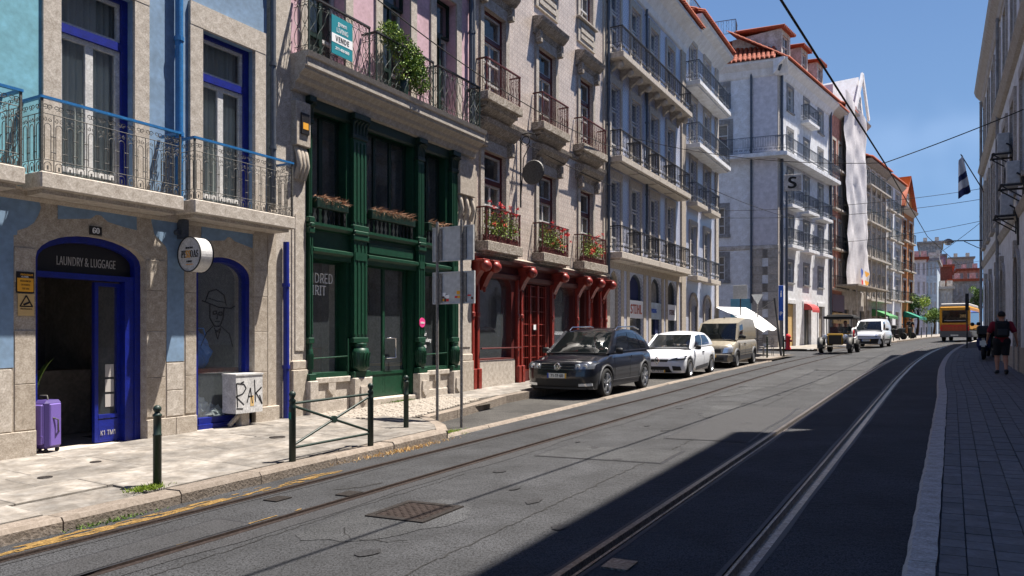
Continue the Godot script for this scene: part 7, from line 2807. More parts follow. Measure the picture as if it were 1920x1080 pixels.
	lathe(st, [Vector2(0.22, 0), Vector2(0.2, 0.03), Vector2(0.03, 0.05), Vector2(0.03, 0.7)], 12)
	make(st, "pedestal", M.iron, tb)
	# sail awning between the tiled house and a leaning post
	var aw := thing("sail_awning", "large white sail awning stretched over the corner terrace from a dark post", "awning", W(6.9, 0.62, 36.6))
	st = mb()
	smooth(st)
	var p00 := Vector3(-2.64, 2.38, -0.53)
	var p10 := Vector3(0.24, 1.1, 2.2)
	var p11 := Vector3(0.31, 1.28, -0.48)
	var p01 := Vector3(-1.75, 2.42, -3.4)
	for i in 14:
		for j in 10:
			var f := func(a: int, b: int) -> Vector3:
				var u := a / 14.0
				var v := b / 10.0
				var p := p00.lerp(p10, u).lerp(p01.lerp(p11, u), v)
				p.y += 0.06 * sin(u * PI) + 0.06 * sin(v * PI * 2.0) * u
				return p
			quad(st, f.call(i, j), f.call(i + 1, j), f.call(i + 1, j + 1), f.call(i, j + 1))
	make(st, "canvas", M.canvas, aw)
	st = mb()
	tube(st, [Vector3(0.68, 0, 0.45), Vector3(0.5, 1.2, 0.2), Vector3(0.3, 2.7, 0.0)], 0.05, 8)
	make(st, "post", M.iron, aw)
	st = mb()
	rod(st, Vector3(0.3, 2.66, 0), Vector3(-0.8, 2.0, -1.0), 0.018, 5)
	rod(st, Vector3(0.48, 1.35, 0.18), p11, 0.012, 5)
	make(st, "stay", M.iron, aw)
	# sign backs and the parking sign
	var sb := thing("sign_back_board", "grey rectangular road sign seen from behind above the beige van", "road sign", L(8.56, 36.5), deg_to_rad(-8))
	st = mb()
	rod(st, Vector3(0, 0, 0), Vector3(0.05, 3.3, 0), 0.03, 8)
	make(st, "post", M.iron, sb)
	st = mb()
	bev(st, -0.3, 2.65, 0.03, 0.38, 3.3, 0.06, 0.006)
	make(st, "board", M.sign_back, sb)
	var gv := thing("give_way_sign", "triangular give-way sign seen from behind beside the side street", "road sign", L(8.1, 38.0), deg_to_rad(-8))
	st = mb()
	rod(st, Vector3(0, 0, 0), Vector3(0, 2.9, 0), 0.03, 8)
	make(st, "post", M.galvanised, gv)
	st = mb()
	prism(st, PackedVector2Array([Vector2(-0.3, 2.9), Vector2(0, 2.4), Vector2(0.3, 2.9)]), 0.03, 0.05)
	make(st, "plate", M.sign_back, gv)
	var pk := thing("parking_sign", "tall narrow blue sign with white P beside the white corner house", "road sign", W(6.95, 0.75, 40.3), deg_to_rad(12))
	st = mb()
	rod(st, Vector3(0, -0.1, 0), Vector3(0, 3.4, 0), 0.03, 8)
	make(st, "post", M.galvanised, pk)
	st = mb()
	bev(st, -0.12, 1.6, 0.03, 0.12, 3.4, 0.06, 0.01)
	make(st, "board", M.sign_blue, pk)
	letters("P", 0.2, "lettering", M.text_white, pk, Vector3(0, 1.95, 0.062), Basis.IDENTITY, 1.0, 0.006, "Droid Sans", true)
	letters("i", 0.3, "lettering", M.text_white, pk, Vector3(0, 2.95, 0.062), Basis.IDENTITY, 1.0, 0.006, "Droid Sans", true)
	var sp := thing("letter_sign", "square grey sign with a black letter S high on a tall grey pole", "sign", W(7.5, 0.78, 45.3), deg_to_rad(12))
	st = mb()
	tube(st, [Vector3(0, 0, 0), Vector3(0, 10.2, 0)], 0.09, 10, 0.06)
	make(st, "pole", M.zinc, sp)
	st = mb()
	bev(st, -0.16, 9.1, 0.1, 0.8, 10.05, 0.16, 0.01)
	make(st, "board", M.cream_wall, sp)
	letters("S", 0.68, "lettering", M.crack, sp, Vector3(0.32, 9.57, 0.162), Basis.IDENTITY, 1.15, 0.02, "Droid Sans", true)
	var hy := thing("fire_hydrant", "red pillar fire hydrant at the corner of the side street", "hydrant", W(7.35, 0.78, 44.9))
	st = mb()
	lathe(st, [Vector2(0.16, 0), Vector2(0.16, 0.1), Vector2(0.11, 0.14), Vector2(0.11, 0.62), Vector2(0.15, 0.66), Vector2(0.15, 0.74), Vector2(0.1, 0.86), Vector2(0, 0.9)], 14)
	make(st, "barrel", M.petal, hy)
	st = mb()
	rod(st, Vector3(-0.22, 0.5, 0.02), Vector3(0.22, 0.5, 0.02), 0.07, 10)
	make(st, "outlet", M.red_paint, hy)
	# bollards along the far left pavement, and the pole by the bus
	for k in 9:
		var s := 62.0 + k * 2.4
		bollard(["nearest", "second", "third", "fourth", "fifth", "sixth", "seventh", "eighth", "last"][k] + " thin dark bollard in the row along the far left pavement", P(left_edge(s) + 0.3, s, 0.13), 0.95, "bollards along the far pavement")
	var tp := thing("tram_stop_pole", "slim dark stop pole with a narrow sign on the right kerb", "sign post", P(-0.55, 44.0, 0.11))
	st = mb()
	rod(st, Vector3(0, 0, 0), Vector3(0, 2.6, 0), 0.035, 8)
	make(st, "post", M.iron, tp)
	st = mb()
	bev(st, -0.08, 1.9, 0.03, 0.08, 2.75, 0.07, 0.01)
	make(st, "panel", M.black_plastic, tp)
	# tables and racks by the shops far up: a hanging red banner
	var bn := thing("red_banner", "small red banner hanging on the right far up the street", "banner", W(-6.2, 6.0, 92.0))
	st = mb()
	bx(st, -0.4, 0, 0, 0.4, 2.6, 0.03)
	make(st, "cloth", M.petal, bn)
	st = mb()
	rod(st, Vector3(-0.4, 2.62, 0), Vector3(2.5, 2.62, 0), 0.03, 6)
	make(st, "arm", M.iron, bn)
	var pr := thing("blue_parasol", "blue parasol over the right pavement beyond the bus", "parasol", W(-6.0, climb(78.0), 78.0))
	st = mb()
	lathe(st, [Vector2(1.3, 2.2), Vector2(0.7, 2.6), Vector2(0, 2.85)], 10)
	make(st, "canopy", M.sign_blue, pr)
	st = mb()
	rod(st, Vector3.ZERO, Vector3(0, 2.8, 0), 0.03, 6)
	make(st, "pole", M.iron, pr)

# ---------- overhead wires ----------
func wire(label: String, a: Vector3, b: Vector3, sag: float, r: float):
	var st := mb()
	var pts := []
	for i in 17:
		var t := i / 16.0
		pts.append(a.lerp(b, t) - Vector3(0, sag * 4.0 * t * (1.0 - t), 0) - a)
	tube(st, pts, r, 5)
	tag(make(st, "overhead_wire", M.crack, self, a), label, "wire", "wires over the street")

func build_wires():
	wire("thick tram contact wire running up the street across the sky", W(2.25, 6.3, 5.0), W(1.22, 6.3, 23.0), 0.0, 0.02)
	wire("tram contact wire continuing towards the bend", W(1.22, 6.3, 23.0), W(0.4, 6.9, 46.0), 0.0, 0.016)
	wire("tram contact wire above the bus", W(0.4, 6.9, 46.0), W(-1.6, 7.3, 70.0), 0.0, 0.016)
	wire("span wire from the contact wire to the white building on the right", W(1.22, 6.33, 23.0), W(-1.95, 7.33, 23.0), 0.03, 0.014)
	wire("span wire from the contact wire to the tiled house on the left", W(1.22, 6.33, 23.0), W(9.45, 8.6, 25.0), 0.3, 0.01)
	wire("upper thin cable crossing to the right-hand building", W(9.4, 7.6, 36.2), W(-1.9, 8.9, 44.0), 0.25, 0.012)
	wire("middle thin cable crossing to the right-hand building", W(9.4, 7.3, 36.4), W(-1.9, 8.3, 43.5), 0.3, 0.012)
	wire("lowest thin cable crossing to the right-hand building", W(8.3, 7.4, 50.0), W(-1.9, 7.1, 42.5), 0.3, 0.012)
	wire("cable slung from the corner house towards the netted house", W(9.4, 8.6, 35.5), W(6.9, 9.6, 58.0), 0.3, 0.014)
	wire("cable drooping along the tiled and pink house fronts", W(8.95, 7.95, 9.4), W(8.95, 7.4, 15.2), 0.1, 0.012)
	wire("cable running on along the tiled house front", W(8.95, 7.4, 15.2), W(9.1, 7.7, 23.2), 0.12, 0.012)
	wire("second cable along the tiled house front", W(9.3, 6.7, 14.7), W(9.3, 6.5, 23.2), 0.1, 0.01)
	wire("span wire beside the wall lamp", W(-0.2, 6.4, 50.0), W(-2.0, 7.1, 42.0), 0.05, 0.012)
	wire("far span wire above the yellow bus", W(3.2, 7.6, 78.0), W(-4.0, 7.4, 66.0), 0.2, 0.014)

# ---------- vehicles ----------
func keyed(keys: Array, t: float) -> float:
	if t <= keys[0][0]:
		return keys[0][1]
	for i in keys.size() - 1:
		if t <= keys[i + 1][0]:
			var u: float = (t - keys[i][0]) / (keys[i + 1][0] - keys[i][0])
			return lerpf(keys[i][1], keys[i + 1][1], u)
	return keys[keys.size() - 1][1]

const LEVEL := [[0.0, 0.93], [0.16, 0.965], [0.42, 0.995], [0.66, 1.0], [0.86, 0.975], [0.97, 0.925], [1.0, 0.87]]

# The nose (and, mirrored, the tail): a face that wraps round the corners. D: car data, back: 1 nose, -1 tail
func nose_z(D: Dictionary, x: float, y: float, side: int) -> float:
	var z0: float = D.z1 if side > 0 else D.z0
	var zm: float = keyed(D.nose if side > 0 else D.tail, y)
	var hw: float = D.hw * keyed(LEVEL, clampf((y - D.low) / (keyed(D.top, z0) - D.low), 0, 1))
	var k := clampf(absf(x) / hw, 0, 1)
	return z0 + (zm - z0) * pow(maxf(0.0, 1.0 - pow(k, D.sq)), 1.0 / D.sq)

func car_body(D: Dictionary) -> SurfaceTool:
	var st := mb()
	smooth(st)
	var secs := []
	var z: float = D.z0
	while z < D.z1 + 0.001:
		var low: float = D.low
		for ax in [D.za, D.zb]:
			var r: float = D.wr + 0.055
			if absf(z - ax) < r:
				low = maxf(low, D.wr + sqrt(r * r - (z - ax) * (z - ax)))
		var h := keyed(D.top, z)
		var hw: float = D.hw * keyed(D.plan, z)
		var s := [Vector3(0, low, z)]
		for lv in LEVEL:
			var y: float = maxf(lerpf(D.low, h, lv[0]), low)
			s.append(Vector3(hw * lv[1], y, z))
		s.append(Vector3(hw * 0.5, h + D.crown * 0.8, z))
		s.append(Vector3(0, h + D.crown, z))
		secs.append(s)
		z += (D.z1 - D.z0) / 96.0
	for m in [1, -1]:
		for i in secs.size() - 1:
			for k in secs[0].size() - 1:
				var q := [secs[i][k], secs[i][k + 1], secs[i + 1][k + 1], secs[i + 1][k]].map(func(v): return Vector3(v.x * m, v.y, v.z))
				if m > 0:
					quad(st, q[0], q[3], q[2], q[1])
				else:
					quad(st, q[0], q[1], q[2], q[3])
	for side in [1, -1]:
		smooth(st)
		var zs: float = D.z1 if side > 0 else D.z0
		var h := keyed(D.top, zs)
		var rows := []
		for j in 13:
			var y := lerpf(D.low, h, j / 12.0)
			var hw: float = D.hw * keyed(D.plan, zs) * keyed(LEVEL, j / 12.0)
			var row := []
			for i in 29:
				var a := lerpf(-PI / 2, PI / 2, i / 28.0)
				var x: float = hw * signf(sin(a)) * pow(absf(sin(a)), 2.0 / D.sq)
				var zm := keyed(D.nose if side > 0 else D.tail, y)
				row.append(Vector3(x, y, zs + (zm - zs) * pow(absf(cos(a)), 2.0 / D.sq)))
			rows.append(row)
		var last := []
		for v in rows[12]:
			var c: float = 1.0 - pow(absf(v.x) / (D.hw * 0.9), 2.0)
			last.append(Vector3(v.x, h + D.crown * maxf(0.0, c), zs))
		rows.append(rows[12].map(func(v): return Vector3(v.x * 0.985, v.y + 0.012, lerpf(v.z, zs, 0.12))))
		rows.append(last)
		for j in rows.size() - 1:
			for i in 28:
				if side > 0:
					quad(st, rows[j][i], rows[j][i + 1], rows[j + 1][i + 1], rows[j + 1][i])
				else:
					quad(st, rows[j][i + 1], rows[j][i], rows[j + 1][i], rows[j + 1][i + 1])
	return st

func face_patch(D: Dictionary, c: Array, off: float, side := 1, n := 7) -> SurfaceTool:   # c: four corners [x, y] ccw, laid on the nose and given thickness
	var st := mb()
	var g := []
	for j in n + 1:
		var row := []
		for i in n + 1:
			var u := float(i) / n
			var v := float(j) / n
			var p := Vector2(c[0][0], c[0][1]).lerp(Vector2(c[1][0], c[1][1]), u).lerp(Vector2(c[3][0], c[3][1]).lerp(Vector2(c[2][0], c[2][1]), u), v)
			row.append(Vector3(p.x, p.y, nose_z(D, p.x, p.y, side) + off * side))
		g.append(row)
	smooth(st)
	for j in n:
		for i in n:
			if side > 0:
				quad(st, g[j][i], g[j][i + 1], g[j + 1][i + 1], g[j + 1][i])
			else:
				quad(st, g[j][i + 1], g[j][i], g[j + 1][i], g[j + 1][i + 1])
	flat(st)
	var back := Vector3(0, 0, -0.03 * side)
	for i in n:
		for e in [[g[0][i], g[0][i + 1]], [g[n][i + 1], g[n][i]], [g[i + 1][0], g[i][0]], [g[i][n], g[i + 1][n]]]:
			quad(st, e[0] + back, e[1] + back, e[1], e[0])
	return st

func pane_patch(st: SurfaceTool, a: Vector3, b: Vector3, c: Vector3, d: Vector3, bow: Vector3, off := Vector3.ZERO, u0 := 0.0, u1 := 1.0, v0 := 0.0, v1 := 1.0, n := 8):   # bilinear sheet a-b-c-d bowed out in the middle
	smooth(st)
	var f := func(i: int, j: int) -> Vector3:
		var u := lerpf(u0, u1, float(i) / n)
		var v := lerpf(v0, v1, float(j) / n)
		return a.lerp(b, u).lerp(d.lerp(c, u), v) + bow * (4.0 * u * (1.0 - u)) * (0.4 + 0.6 * sin(PI * v)) + off
	for i in n:
		for j in n:
			quad(st, f.call(i, j), f.call(i + 1, j), f.call(i + 1, j + 1), f.call(i, j + 1))

func wheel(car: Node, at: Vector3, r: float, w: float, spokes: int, rim_mat: Material, rim := 0.68):
	var x := Transform3D(Basis(Vector3(0, 0, 1), -PI / 2), Vector3.ZERO)
	var tyre := put(shared("tyre%.3f" % r, func(st): lathe(st, [Vector2(r * rim, -w * 0.5), Vector2(r * 0.9, -w * 0.52), Vector2(r * 0.985, -w * 0.4), Vector2(r, -w * 0.2), Vector2(r, w * 0.2), Vector2(r * 0.985, w * 0.4), Vector2(r * 0.9, w * 0.52), Vector2(r * rim, w * 0.5), Vector2(r * rim, -w * 0.5)], 28, x)), "wheel", M.rubber, car, at, Basis.IDENTITY if at.x > 0 else Basis(Vector3.UP, PI))
	put(shared("rim%.3f_%d" % [r, spokes], func(st):
		var rr := r * rim
		lathe(st, [Vector2(rr, -w * 0.3), Vector2(rr * 0.94, -w * 0.3), Vector2(rr * 0.93, w * 0.45), Vector2(rr, w * 0.5)], 28, x)
		if spokes == 0:
			lathe(st, [Vector2(rr * 0.95, w * 0.36), Vector2(rr * 0.6, w * 0.46), Vector2(rr * 0.2, w * 0.42), Vector2(0, w * 0.44)], 24, x)
		else:
			lathe(st, [Vector2(0.07, w * 0.2), Vector2(0.07, w * 0.42), Vector2(0.05, w * 0.46), Vector2(0, w * 0.46)], 14, x)
			for k in spokes:
				for e in [-0.11, 0.11]:
					var a := TAU * k / spokes
					bar(st, Vector3(w * 0.4, cos(a) * 0.05, sin(a) * 0.05), Vector3(w * 0.42, cos(a + e) * rr * 0.96, sin(a + e) * rr * 0.96), 0.034, 0.05, Vector3.RIGHT)), "rim", rim_mat, tyre)
	put(shared("disc%.3f" % r, func(st): lathe(st, [Vector2(r * rim * 0.95, -0.01), Vector2(0, 0.0)], 20, x)), "brake_disc", M.lamp_dark, tyre)

func plate(car: Node, at: Vector3, text: String, blue := true):
	var p := put(shared("plate", func(st): bx(st, -0.24, -0.055, 0, 0.24, 0.055, 0.012)), "number_plate", M.plate_white, car, at)
	if blue:
		put(shared("plate_b", func(st): bx(st, -0.24, -0.055, 0.011, -0.2, 0.055, 0.014)), "blue_strip", M.plate_blue, p)
	put(shared("plate_y", func(st): bx(st, 0.2, -0.055, 0.011, 0.24, 0.055, 0.014)), "yellow_strip", M.plate_yellow, p)
	letters(text, 0.07, "characters", M.text_dark, p, Vector3(0, 0, 0.013), Basis.IDENTITY, 0.82, 0.003, "Droid Sans", true)

func mirrors(car: Node, at: Vector3, m: Material):
	for k in [1, -1]:
		put(shared("mirror", func(st): lathe(st, [Vector2(0, -0.1), Vector2(0.07, -0.09), Vector2(0.085, 0), Vector2(0.07, 0.075), Vector2(0, 0.085)], 12, Transform3D(Basis.from_scale(Vector3(1.15, 0.8, 0.75)), Vector3.ZERO))), "wing_mirror", m, car, Vector3(at.x * k, at.y, at.z))
		var st := mb()
		rod(st, Vector3(at.x * k - 0.12 * k, at.y - 0.06, at.z - 0.02), Vector3(at.x * k, at.y - 0.03, at.z), 0.02, 6)
		make(st, "mirror_arm", M.black_plastic, car)

# cabin: G holds windscreen base/top and rear base/top as [half width, y, z]
func cabin(car: Node, D: Dictionary, G: Dictionary, paint: Material):
	var a0 := Vector3(G.a0[0], G.a0[1], G.a0[2])
	var a1 := Vector3(G.a1[0], G.a1[1], G.a1[2])
	var d1 := Vector3(G.d1[0], G.d1[1], G.d1[2])
	var d0 := Vector3(G.d0[0], G.d0[1], G.d0[2])
	var mx := func(v: Vector3) -> Vector3: return Vector3(-v.x, v.y, v.z)
	var st := mb()
	# roof
	smooth(st)
	var n := 10
	var roof := func(i: int, j: int) -> Vector3:
		var u := float(i) / n
		var v := j / 8.0 * 2.0 - 1.0
		var e := a1.lerp(d1, u)
		var crown := (0.05 if i > 0 and i < n else -0.004) * (1.0 - v * v)
		return Vector3(e.x * v, e.y + G.arch * sin(PI * u) + crown, e.z + (0.062 * (1.0 - v * v) if i == 0 else (-0.036 * (1.0 - v * v) if i == n else 0.0)))
	for i in n:
		for j in 8:
			quad(st, roof.call(i, j), roof.call(i, j + 1), roof.call(i + 1, j + 1), roof.call(i + 1, j))
	make(st, "roof", paint, car)
	# side frames: painted sheet, curved along the roof edge
	var side := func(k: int, off: float, u0: float, u1: float, v0: float, v1: float) -> SurfaceTool:
		var s2 := mb()
		smooth(s2)
		var m := 12
		var f := func(i: int, j: int) -> Vector3:
			var u := lerpf(u0, u1, float(i) / m)
			var v := lerpf(v0, v1, j / 6.0)
			var b := a0.lerp(d0, u)
			var t := a1.lerp(d1, u)
			t.y += G.arch * sin(PI * u)
			var p := b.lerp(t, v)
			p.x += 0.045 * sin(PI * v) + off
			return Vector3(p.x * k, p.y, p.z)
		for i in m:
			for j in 6:
				if k > 0:
					quad(s2, f.call(i, j), f.call(i + 1, j), f.call(i + 1, j + 1), f.call(i, j + 1))
				else:
					quad(s2, f.call(i, j), f.call(i, j + 1), f.call(i + 1, j + 1), f.call(i + 1, j))
		return s2
	for k in [1, -1]:
		make(side.call(k, 0.0, 0.0, 1.0, 0.0, 1.0), "cabin_side", paint, car)
		for w in G.windows:
			make(side.call(k, 0.007, w[0], w[1], w[2], w[3]), "side_window", M.dark_side, car)
		if G.has("chrome"):
			make(side.call(k, 0.011, G.windows[0][0], G.windows[G.windows.size() - 1][1], 0.05, 0.09), "window_trim", M.chrome, car)
	# windscreen and rear window
	st = mb()
	pane_patch(st, mx.call(a0), a0, a1, mx.call(a1), Vector3(0, 0, 0.14))
	make(st, "windscreen", M.car_glass, car)
	st = mb()
	pane_patch(st, d0, mx.call(d0), mx.call(d1), d1, Vector3(0, 0, -0.08))
	make(st, "rear_window", M.dark_side, car)
	for k in [1, -1]:
		st = mb()
		bar(st, Vector3(a0.x * k, a0.y - 0.02, a0.z + 0.01), Vector3(a1.x * k, a1.y, a1.z + 0.01), 0.07, 0.05, Vector3(0, 0, 1))
		make(st, "pillar", paint, car)
	st = mb()
	bar(st, Vector3(-a0.x * 0.98, a0.y + 0.0, a0.z + 0.03), Vector3(a0.x * 0.98, a0.y, a0.z + 0.03), 0.1, 0.03)
	make(st, "scuttle", M.black_plastic, car)
	# inside: dashboard, seats, wheel
	st = mb()
	bx(st, -a0.x * 0.9, a0.y - 0.3, a0.z - 0.55, a0.x * 0.9, a0.y - 0.03, a0.z - 0.05)
	make(st, "dashboard", M.black_plastic, car)
	for k in [1, -1]:
		st = mb()
		bev(st, k * 0.36 - 0.23, 0.55, a0.z - 1.45, k * 0.36 + 0.23, a1.y - 0.42, a0.z - 1.28, 0.04)
		bev(st, k * 0.36 - 0.13, a1.y - 0.4, a0.z - 1.42, k * 0.36 + 0.13, a1.y - 0.2, a0.z - 1.3, 0.04)
		make(st, "front_seat", M.seat, car)
	st = mb()
	tube(st, ring_path(Vector3.ZERO, 0.18, 0, 360, 18), 0.015, 6)
	make(st, "steering_wheel", M.black_plastic, car, Vector3(0.36, a0.y - 0.02, a0.z - 0.62), Basis(Vector3.RIGHT, -0.5))
	st = mb()
	bx(st, -d0.x * 0.9, 0.5, d0.z + 0.1, d0.x * 0.9, a0.y - 0.05, a0.z - 1.5)
	make(st, "rear_bench", M.seat, car)

func strip_line(D: Dictionary, z0: float, z1: float, y0: float, y1: float, h: float, off: float) -> SurfaceTool:   # band along both flanks
	var st := mb()
	for k in [1, -1]:
		flat(st)
		for i in 16:
			var q := []
			for e in [[i, 0], [i + 1, 0], [i + 1, 1], [i, 1]]:
				var z := lerpf(z0, z1, e[0] / 16.0)
				var y = lerpf(y0, y1, e[0] / 16.0) + e[1] * h
				var hw: float = D.hw * keyed(D.plan, z) * keyed(LEVEL, clampf((y - D.low) / (keyed(D.top, z) - D.low), 0, 1)) + off
				q.append(Vector3(hw * k, y, z))
			if k > 0:
				quad(st, q[1], q[0], q[3], q[2])
			else:
				quad(st, q[0], q[1], q[2], q[3])
	return st

func arch_trim(D: Dictionary, m: Material, car: Node, w := 0.05):
	for ax in [D.za, D.zb]:
		for k in [1, -1]:
			var st := mb()
			var pts := []
			for i in 15:
				var a := PI * i / 14.0
				var z: float = ax + cos(a) * (D.wr + 0.06)
				var y: float = D.wr + sin(a) * (D.wr + 0.06)
				var hw: float = D.hw * keyed(D.plan, z) * keyed(LEVEL, clampf((y - D.low) / (keyed(D.top, z) - D.low), 0, 1))
				pts.append(Vector3((hw - 0.01) * k, maxf(y, D.low), z))
			tube(st, pts, w * 0.5, 6)
			make(st, "wheel_arch", m, car)

func underbody(car: Node, D: Dictionary):
	var st := mb()
	bx(st, -D.hw * 0.62, D.low - 0.03, D.z0 + 0.1, D.hw * 0.62, D.wr * 2.0, D.z1 - 0.05)
	make(st, "chassis", M.deep_room, car)

func four_wheels(car: Node, D: Dictionary, spokes: int, m: Material, rim := 0.68):
	for z in [D.za, D.zb]:
		for k in [1, -1]:
			wheel(car, Vector3(k * (D.hw - 0.11), D.wr, z), D.wr, 0.2, spokes, m, rim)

func build_vehicles():
	mat("dark_side", c8(18, 22, 28), 0.04)
	mat("lamp_smoke", c8(120, 124, 130), 0.1, null, 1.0, 0.5)
	build_suv()
	build_hatchback()
	build_beige_van()
	build_white_van()
	build_tuk()
	build_bus()
	build_small_traffic()

func build_suv():
	var c := thing("parked_suv", "dark navy SUV parked first in the row, facing the camera", "car", P(7.46, 17.3, 0.013), 0.0)
	c.rotation.x = 0.0185
	var D := {hw = 0.9, low = 0.22, wr = 0.34, za = 1.27, zb = -1.27, z0 = -1.75, z1 = 1.62, crown = 0.03, sq = 3.4,
		top = [[-1.75, 0.98], [-0.6, 0.99], [0.62, 0.98], [0.9, 0.97], [1.3, 0.92], [1.62, 0.85]], plan = [[-1.75, 0.95], [-1.2, 1.0], [1.0, 1.0], [1.62, 0.965]],
		nose = [[0.2, 1.98], [0.3, 2.08], [0.5, 2.1], [0.66, 2.08], [0.8, 2.02], [0.9, 1.95]], tail = [[0.2, -2.05], [0.45, -2.12], [0.7, -2.08], [1.0, -2.0]]}
	make(car_body(D), "body", M.navy_car, c)
	cabin(c, D, {a0 = [0.79, 1.0, 0.98], a1 = [0.64, 1.5, 0.22], d1 = [0.61, 1.46, -1.5], d0 = [0.78, 1.0, -2.0], arch = 0.07, windows = [[0.1, 0.4, 0.08, 0.86], [0.43, 0.72, 0.08, 0.88], [0.75, 0.9, 0.1, 0.82]], chrome = true}, M.navy_car)
	underbody(c, D)
	four_wheels(c, D, 5, M.alloy)
	arch_trim(D, M.grey_plastic, c, 0.055)
	make(strip_line(D, -0.88, 0.88, 0.23, 0.23, 0.14, 0.012), "sill_trim", M.grey_plastic, c)
	make(strip_line(D, -0.9, 0.9, 0.36, 0.38, 0.012, 0.015), "trim_strip", M.chrome, c)
	for k in [1, -1]:
		make(face_patch(D, [[0.43 * k, 0.68], [0.83 * k, 0.69], [0.85 * k, 0.83], [0.43 * k, 0.8]] if k > 0 else [[-0.83, 0.69], [-0.43, 0.68], [-0.43, 0.8], [-0.85, 0.83]], 0.012), "headlight", M.lamp_smoke, c)
		make(face_patch(D, [[0.52 * k, 0.3], [0.8 * k, 0.31], [0.8 * k, 0.37], [0.52 * k, 0.36]] if k > 0 else [[-0.8, 0.31], [-0.52, 0.3], [-0.52, 0.36], [-0.8, 0.37]], 0.014), "fog_light", M.lamp_glass, c)
		for e in [0.5, 0.66]:
			put(shared("lens", func(st): lathe(st, [Vector2(0.055, 0), Vector2(0.05, 0.02), Vector2(0.03, 0.005), Vector2(0, 0.0)], 14, Transform3D(Basis(Vector3.RIGHT, PI / 2), Vector3.ZERO))), "lens", M.lamp_glass, c, Vector3(e * k, 0.745, nose_z(D, e, 0.745, 1) + 0.012))
	var gr := make(face_patch(D, [[-0.42, 0.655], [0.42, 0.655], [0.42, 0.8], [-0.42, 0.8]], 0.006), "grille", M.black_plastic, c)
	for y in [0.67, 0.735, 0.795]:
		make(face_patch(D, [[-0.42, y], [0.42, y], [0.42, y + 0.012], [-0.42, y + 0.012]], 0.014), "grille_bar", M.chrome, gr)
	make(face_patch(D, [[-0.62, 0.27], [0.62, 0.27], [0.55, 0.46], [-0.55, 0.46]], 0.005), "lower_grille", M.black_plastic, c)
	make(face_patch(D, [[-0.8, 0.225], [0.8, 0.225], [0.8, 0.27], [-0.8, 0.27]], 0.012), "bumper_lip", M.grey_plastic, c)
	var em := make(ring_st(0.075, 0.01, 0.0), "emblem", M.chrome, c, Vector3(0, 0.735, nose_z(D, 0, 0.735, 1) + 0.03))
	var st := mb()
	for e in [[-0.05, 0.055, 0.0, 0.01], [0.0, 0.01, 0.05, 0.055], [-0.06, 0.01, -0.03, -0.05], [-0.03, -0.05, 0.0, -0.005], [0.0, -0.005, 0.03, -0.05], [0.03, -0.05, 0.06, 0.01]]:
		bar(st, Vector3(e[0], e[1], 0), Vector3(e[2], e[3], 0), 0.012, 0.01, Vector3(0, 0, 1))
	make(st, "emblem_strokes", M.chrome, em)
	plate(c, Vector3(0, 0.535, nose_z(D, 0, 0.535, 1) + 0.004), "71-TF-60")
	mirrors(c, Vector3(0.97, 1.06, 0.72), M.black_plastic)
	for k in [1, -1]:
		st = mb()
		tube(st, [Vector3(k * 0.61, 1.53, 0.1), Vector3(k * 0.61, 1.61, -0.05), Vector3(k * 0.6, 1.62, -1.2), Vector3(k * 0.6, 1.54, -1.6)], 0.018, 6)
		make(st, "roof_rail", M.chrome, c)
		for z in [0.02, -0.95]:
			st = mb()
			rod(st, Vector3(k * 0.895, 0.9, z - 0.3), Vector3(k * 0.895, 0.9, z - 0.46), 0.014, 6)
			make(st, "door_handle", M.navy_car, c)
		for z in [0.78, -0.22]:
			make(seam(D, z, 0.34, 0.98, k), "door_gap", M.crack, c)

func seam(D: Dictionary, z: float, y0: float, y1: float, k: int) -> SurfaceTool:   # narrow rubber seal in a door gap
	var st := mb()
	var pts := []
	for i in 7:
		var y := lerpf(y0, y1, i / 6.0)
		var hw: float = D.hw * keyed(D.plan, z) * keyed(LEVEL, clampf((y - D.low) / (keyed(D.top, z) - D.low), 0, 1))
		pts.append(Vector3((hw - 0.001) * k, y, z + 0.04 * sin(i / 6.0 * PI)))
	tube(st, pts, 0.005, 4)
	return st

func ring_st(r: float, t: float, z: float) -> SurfaceTool:
	var st := mb()
	tube(st, ring_path(Vector3(0, 0, z), r, 0, 360, 20), t, 6)
	return st

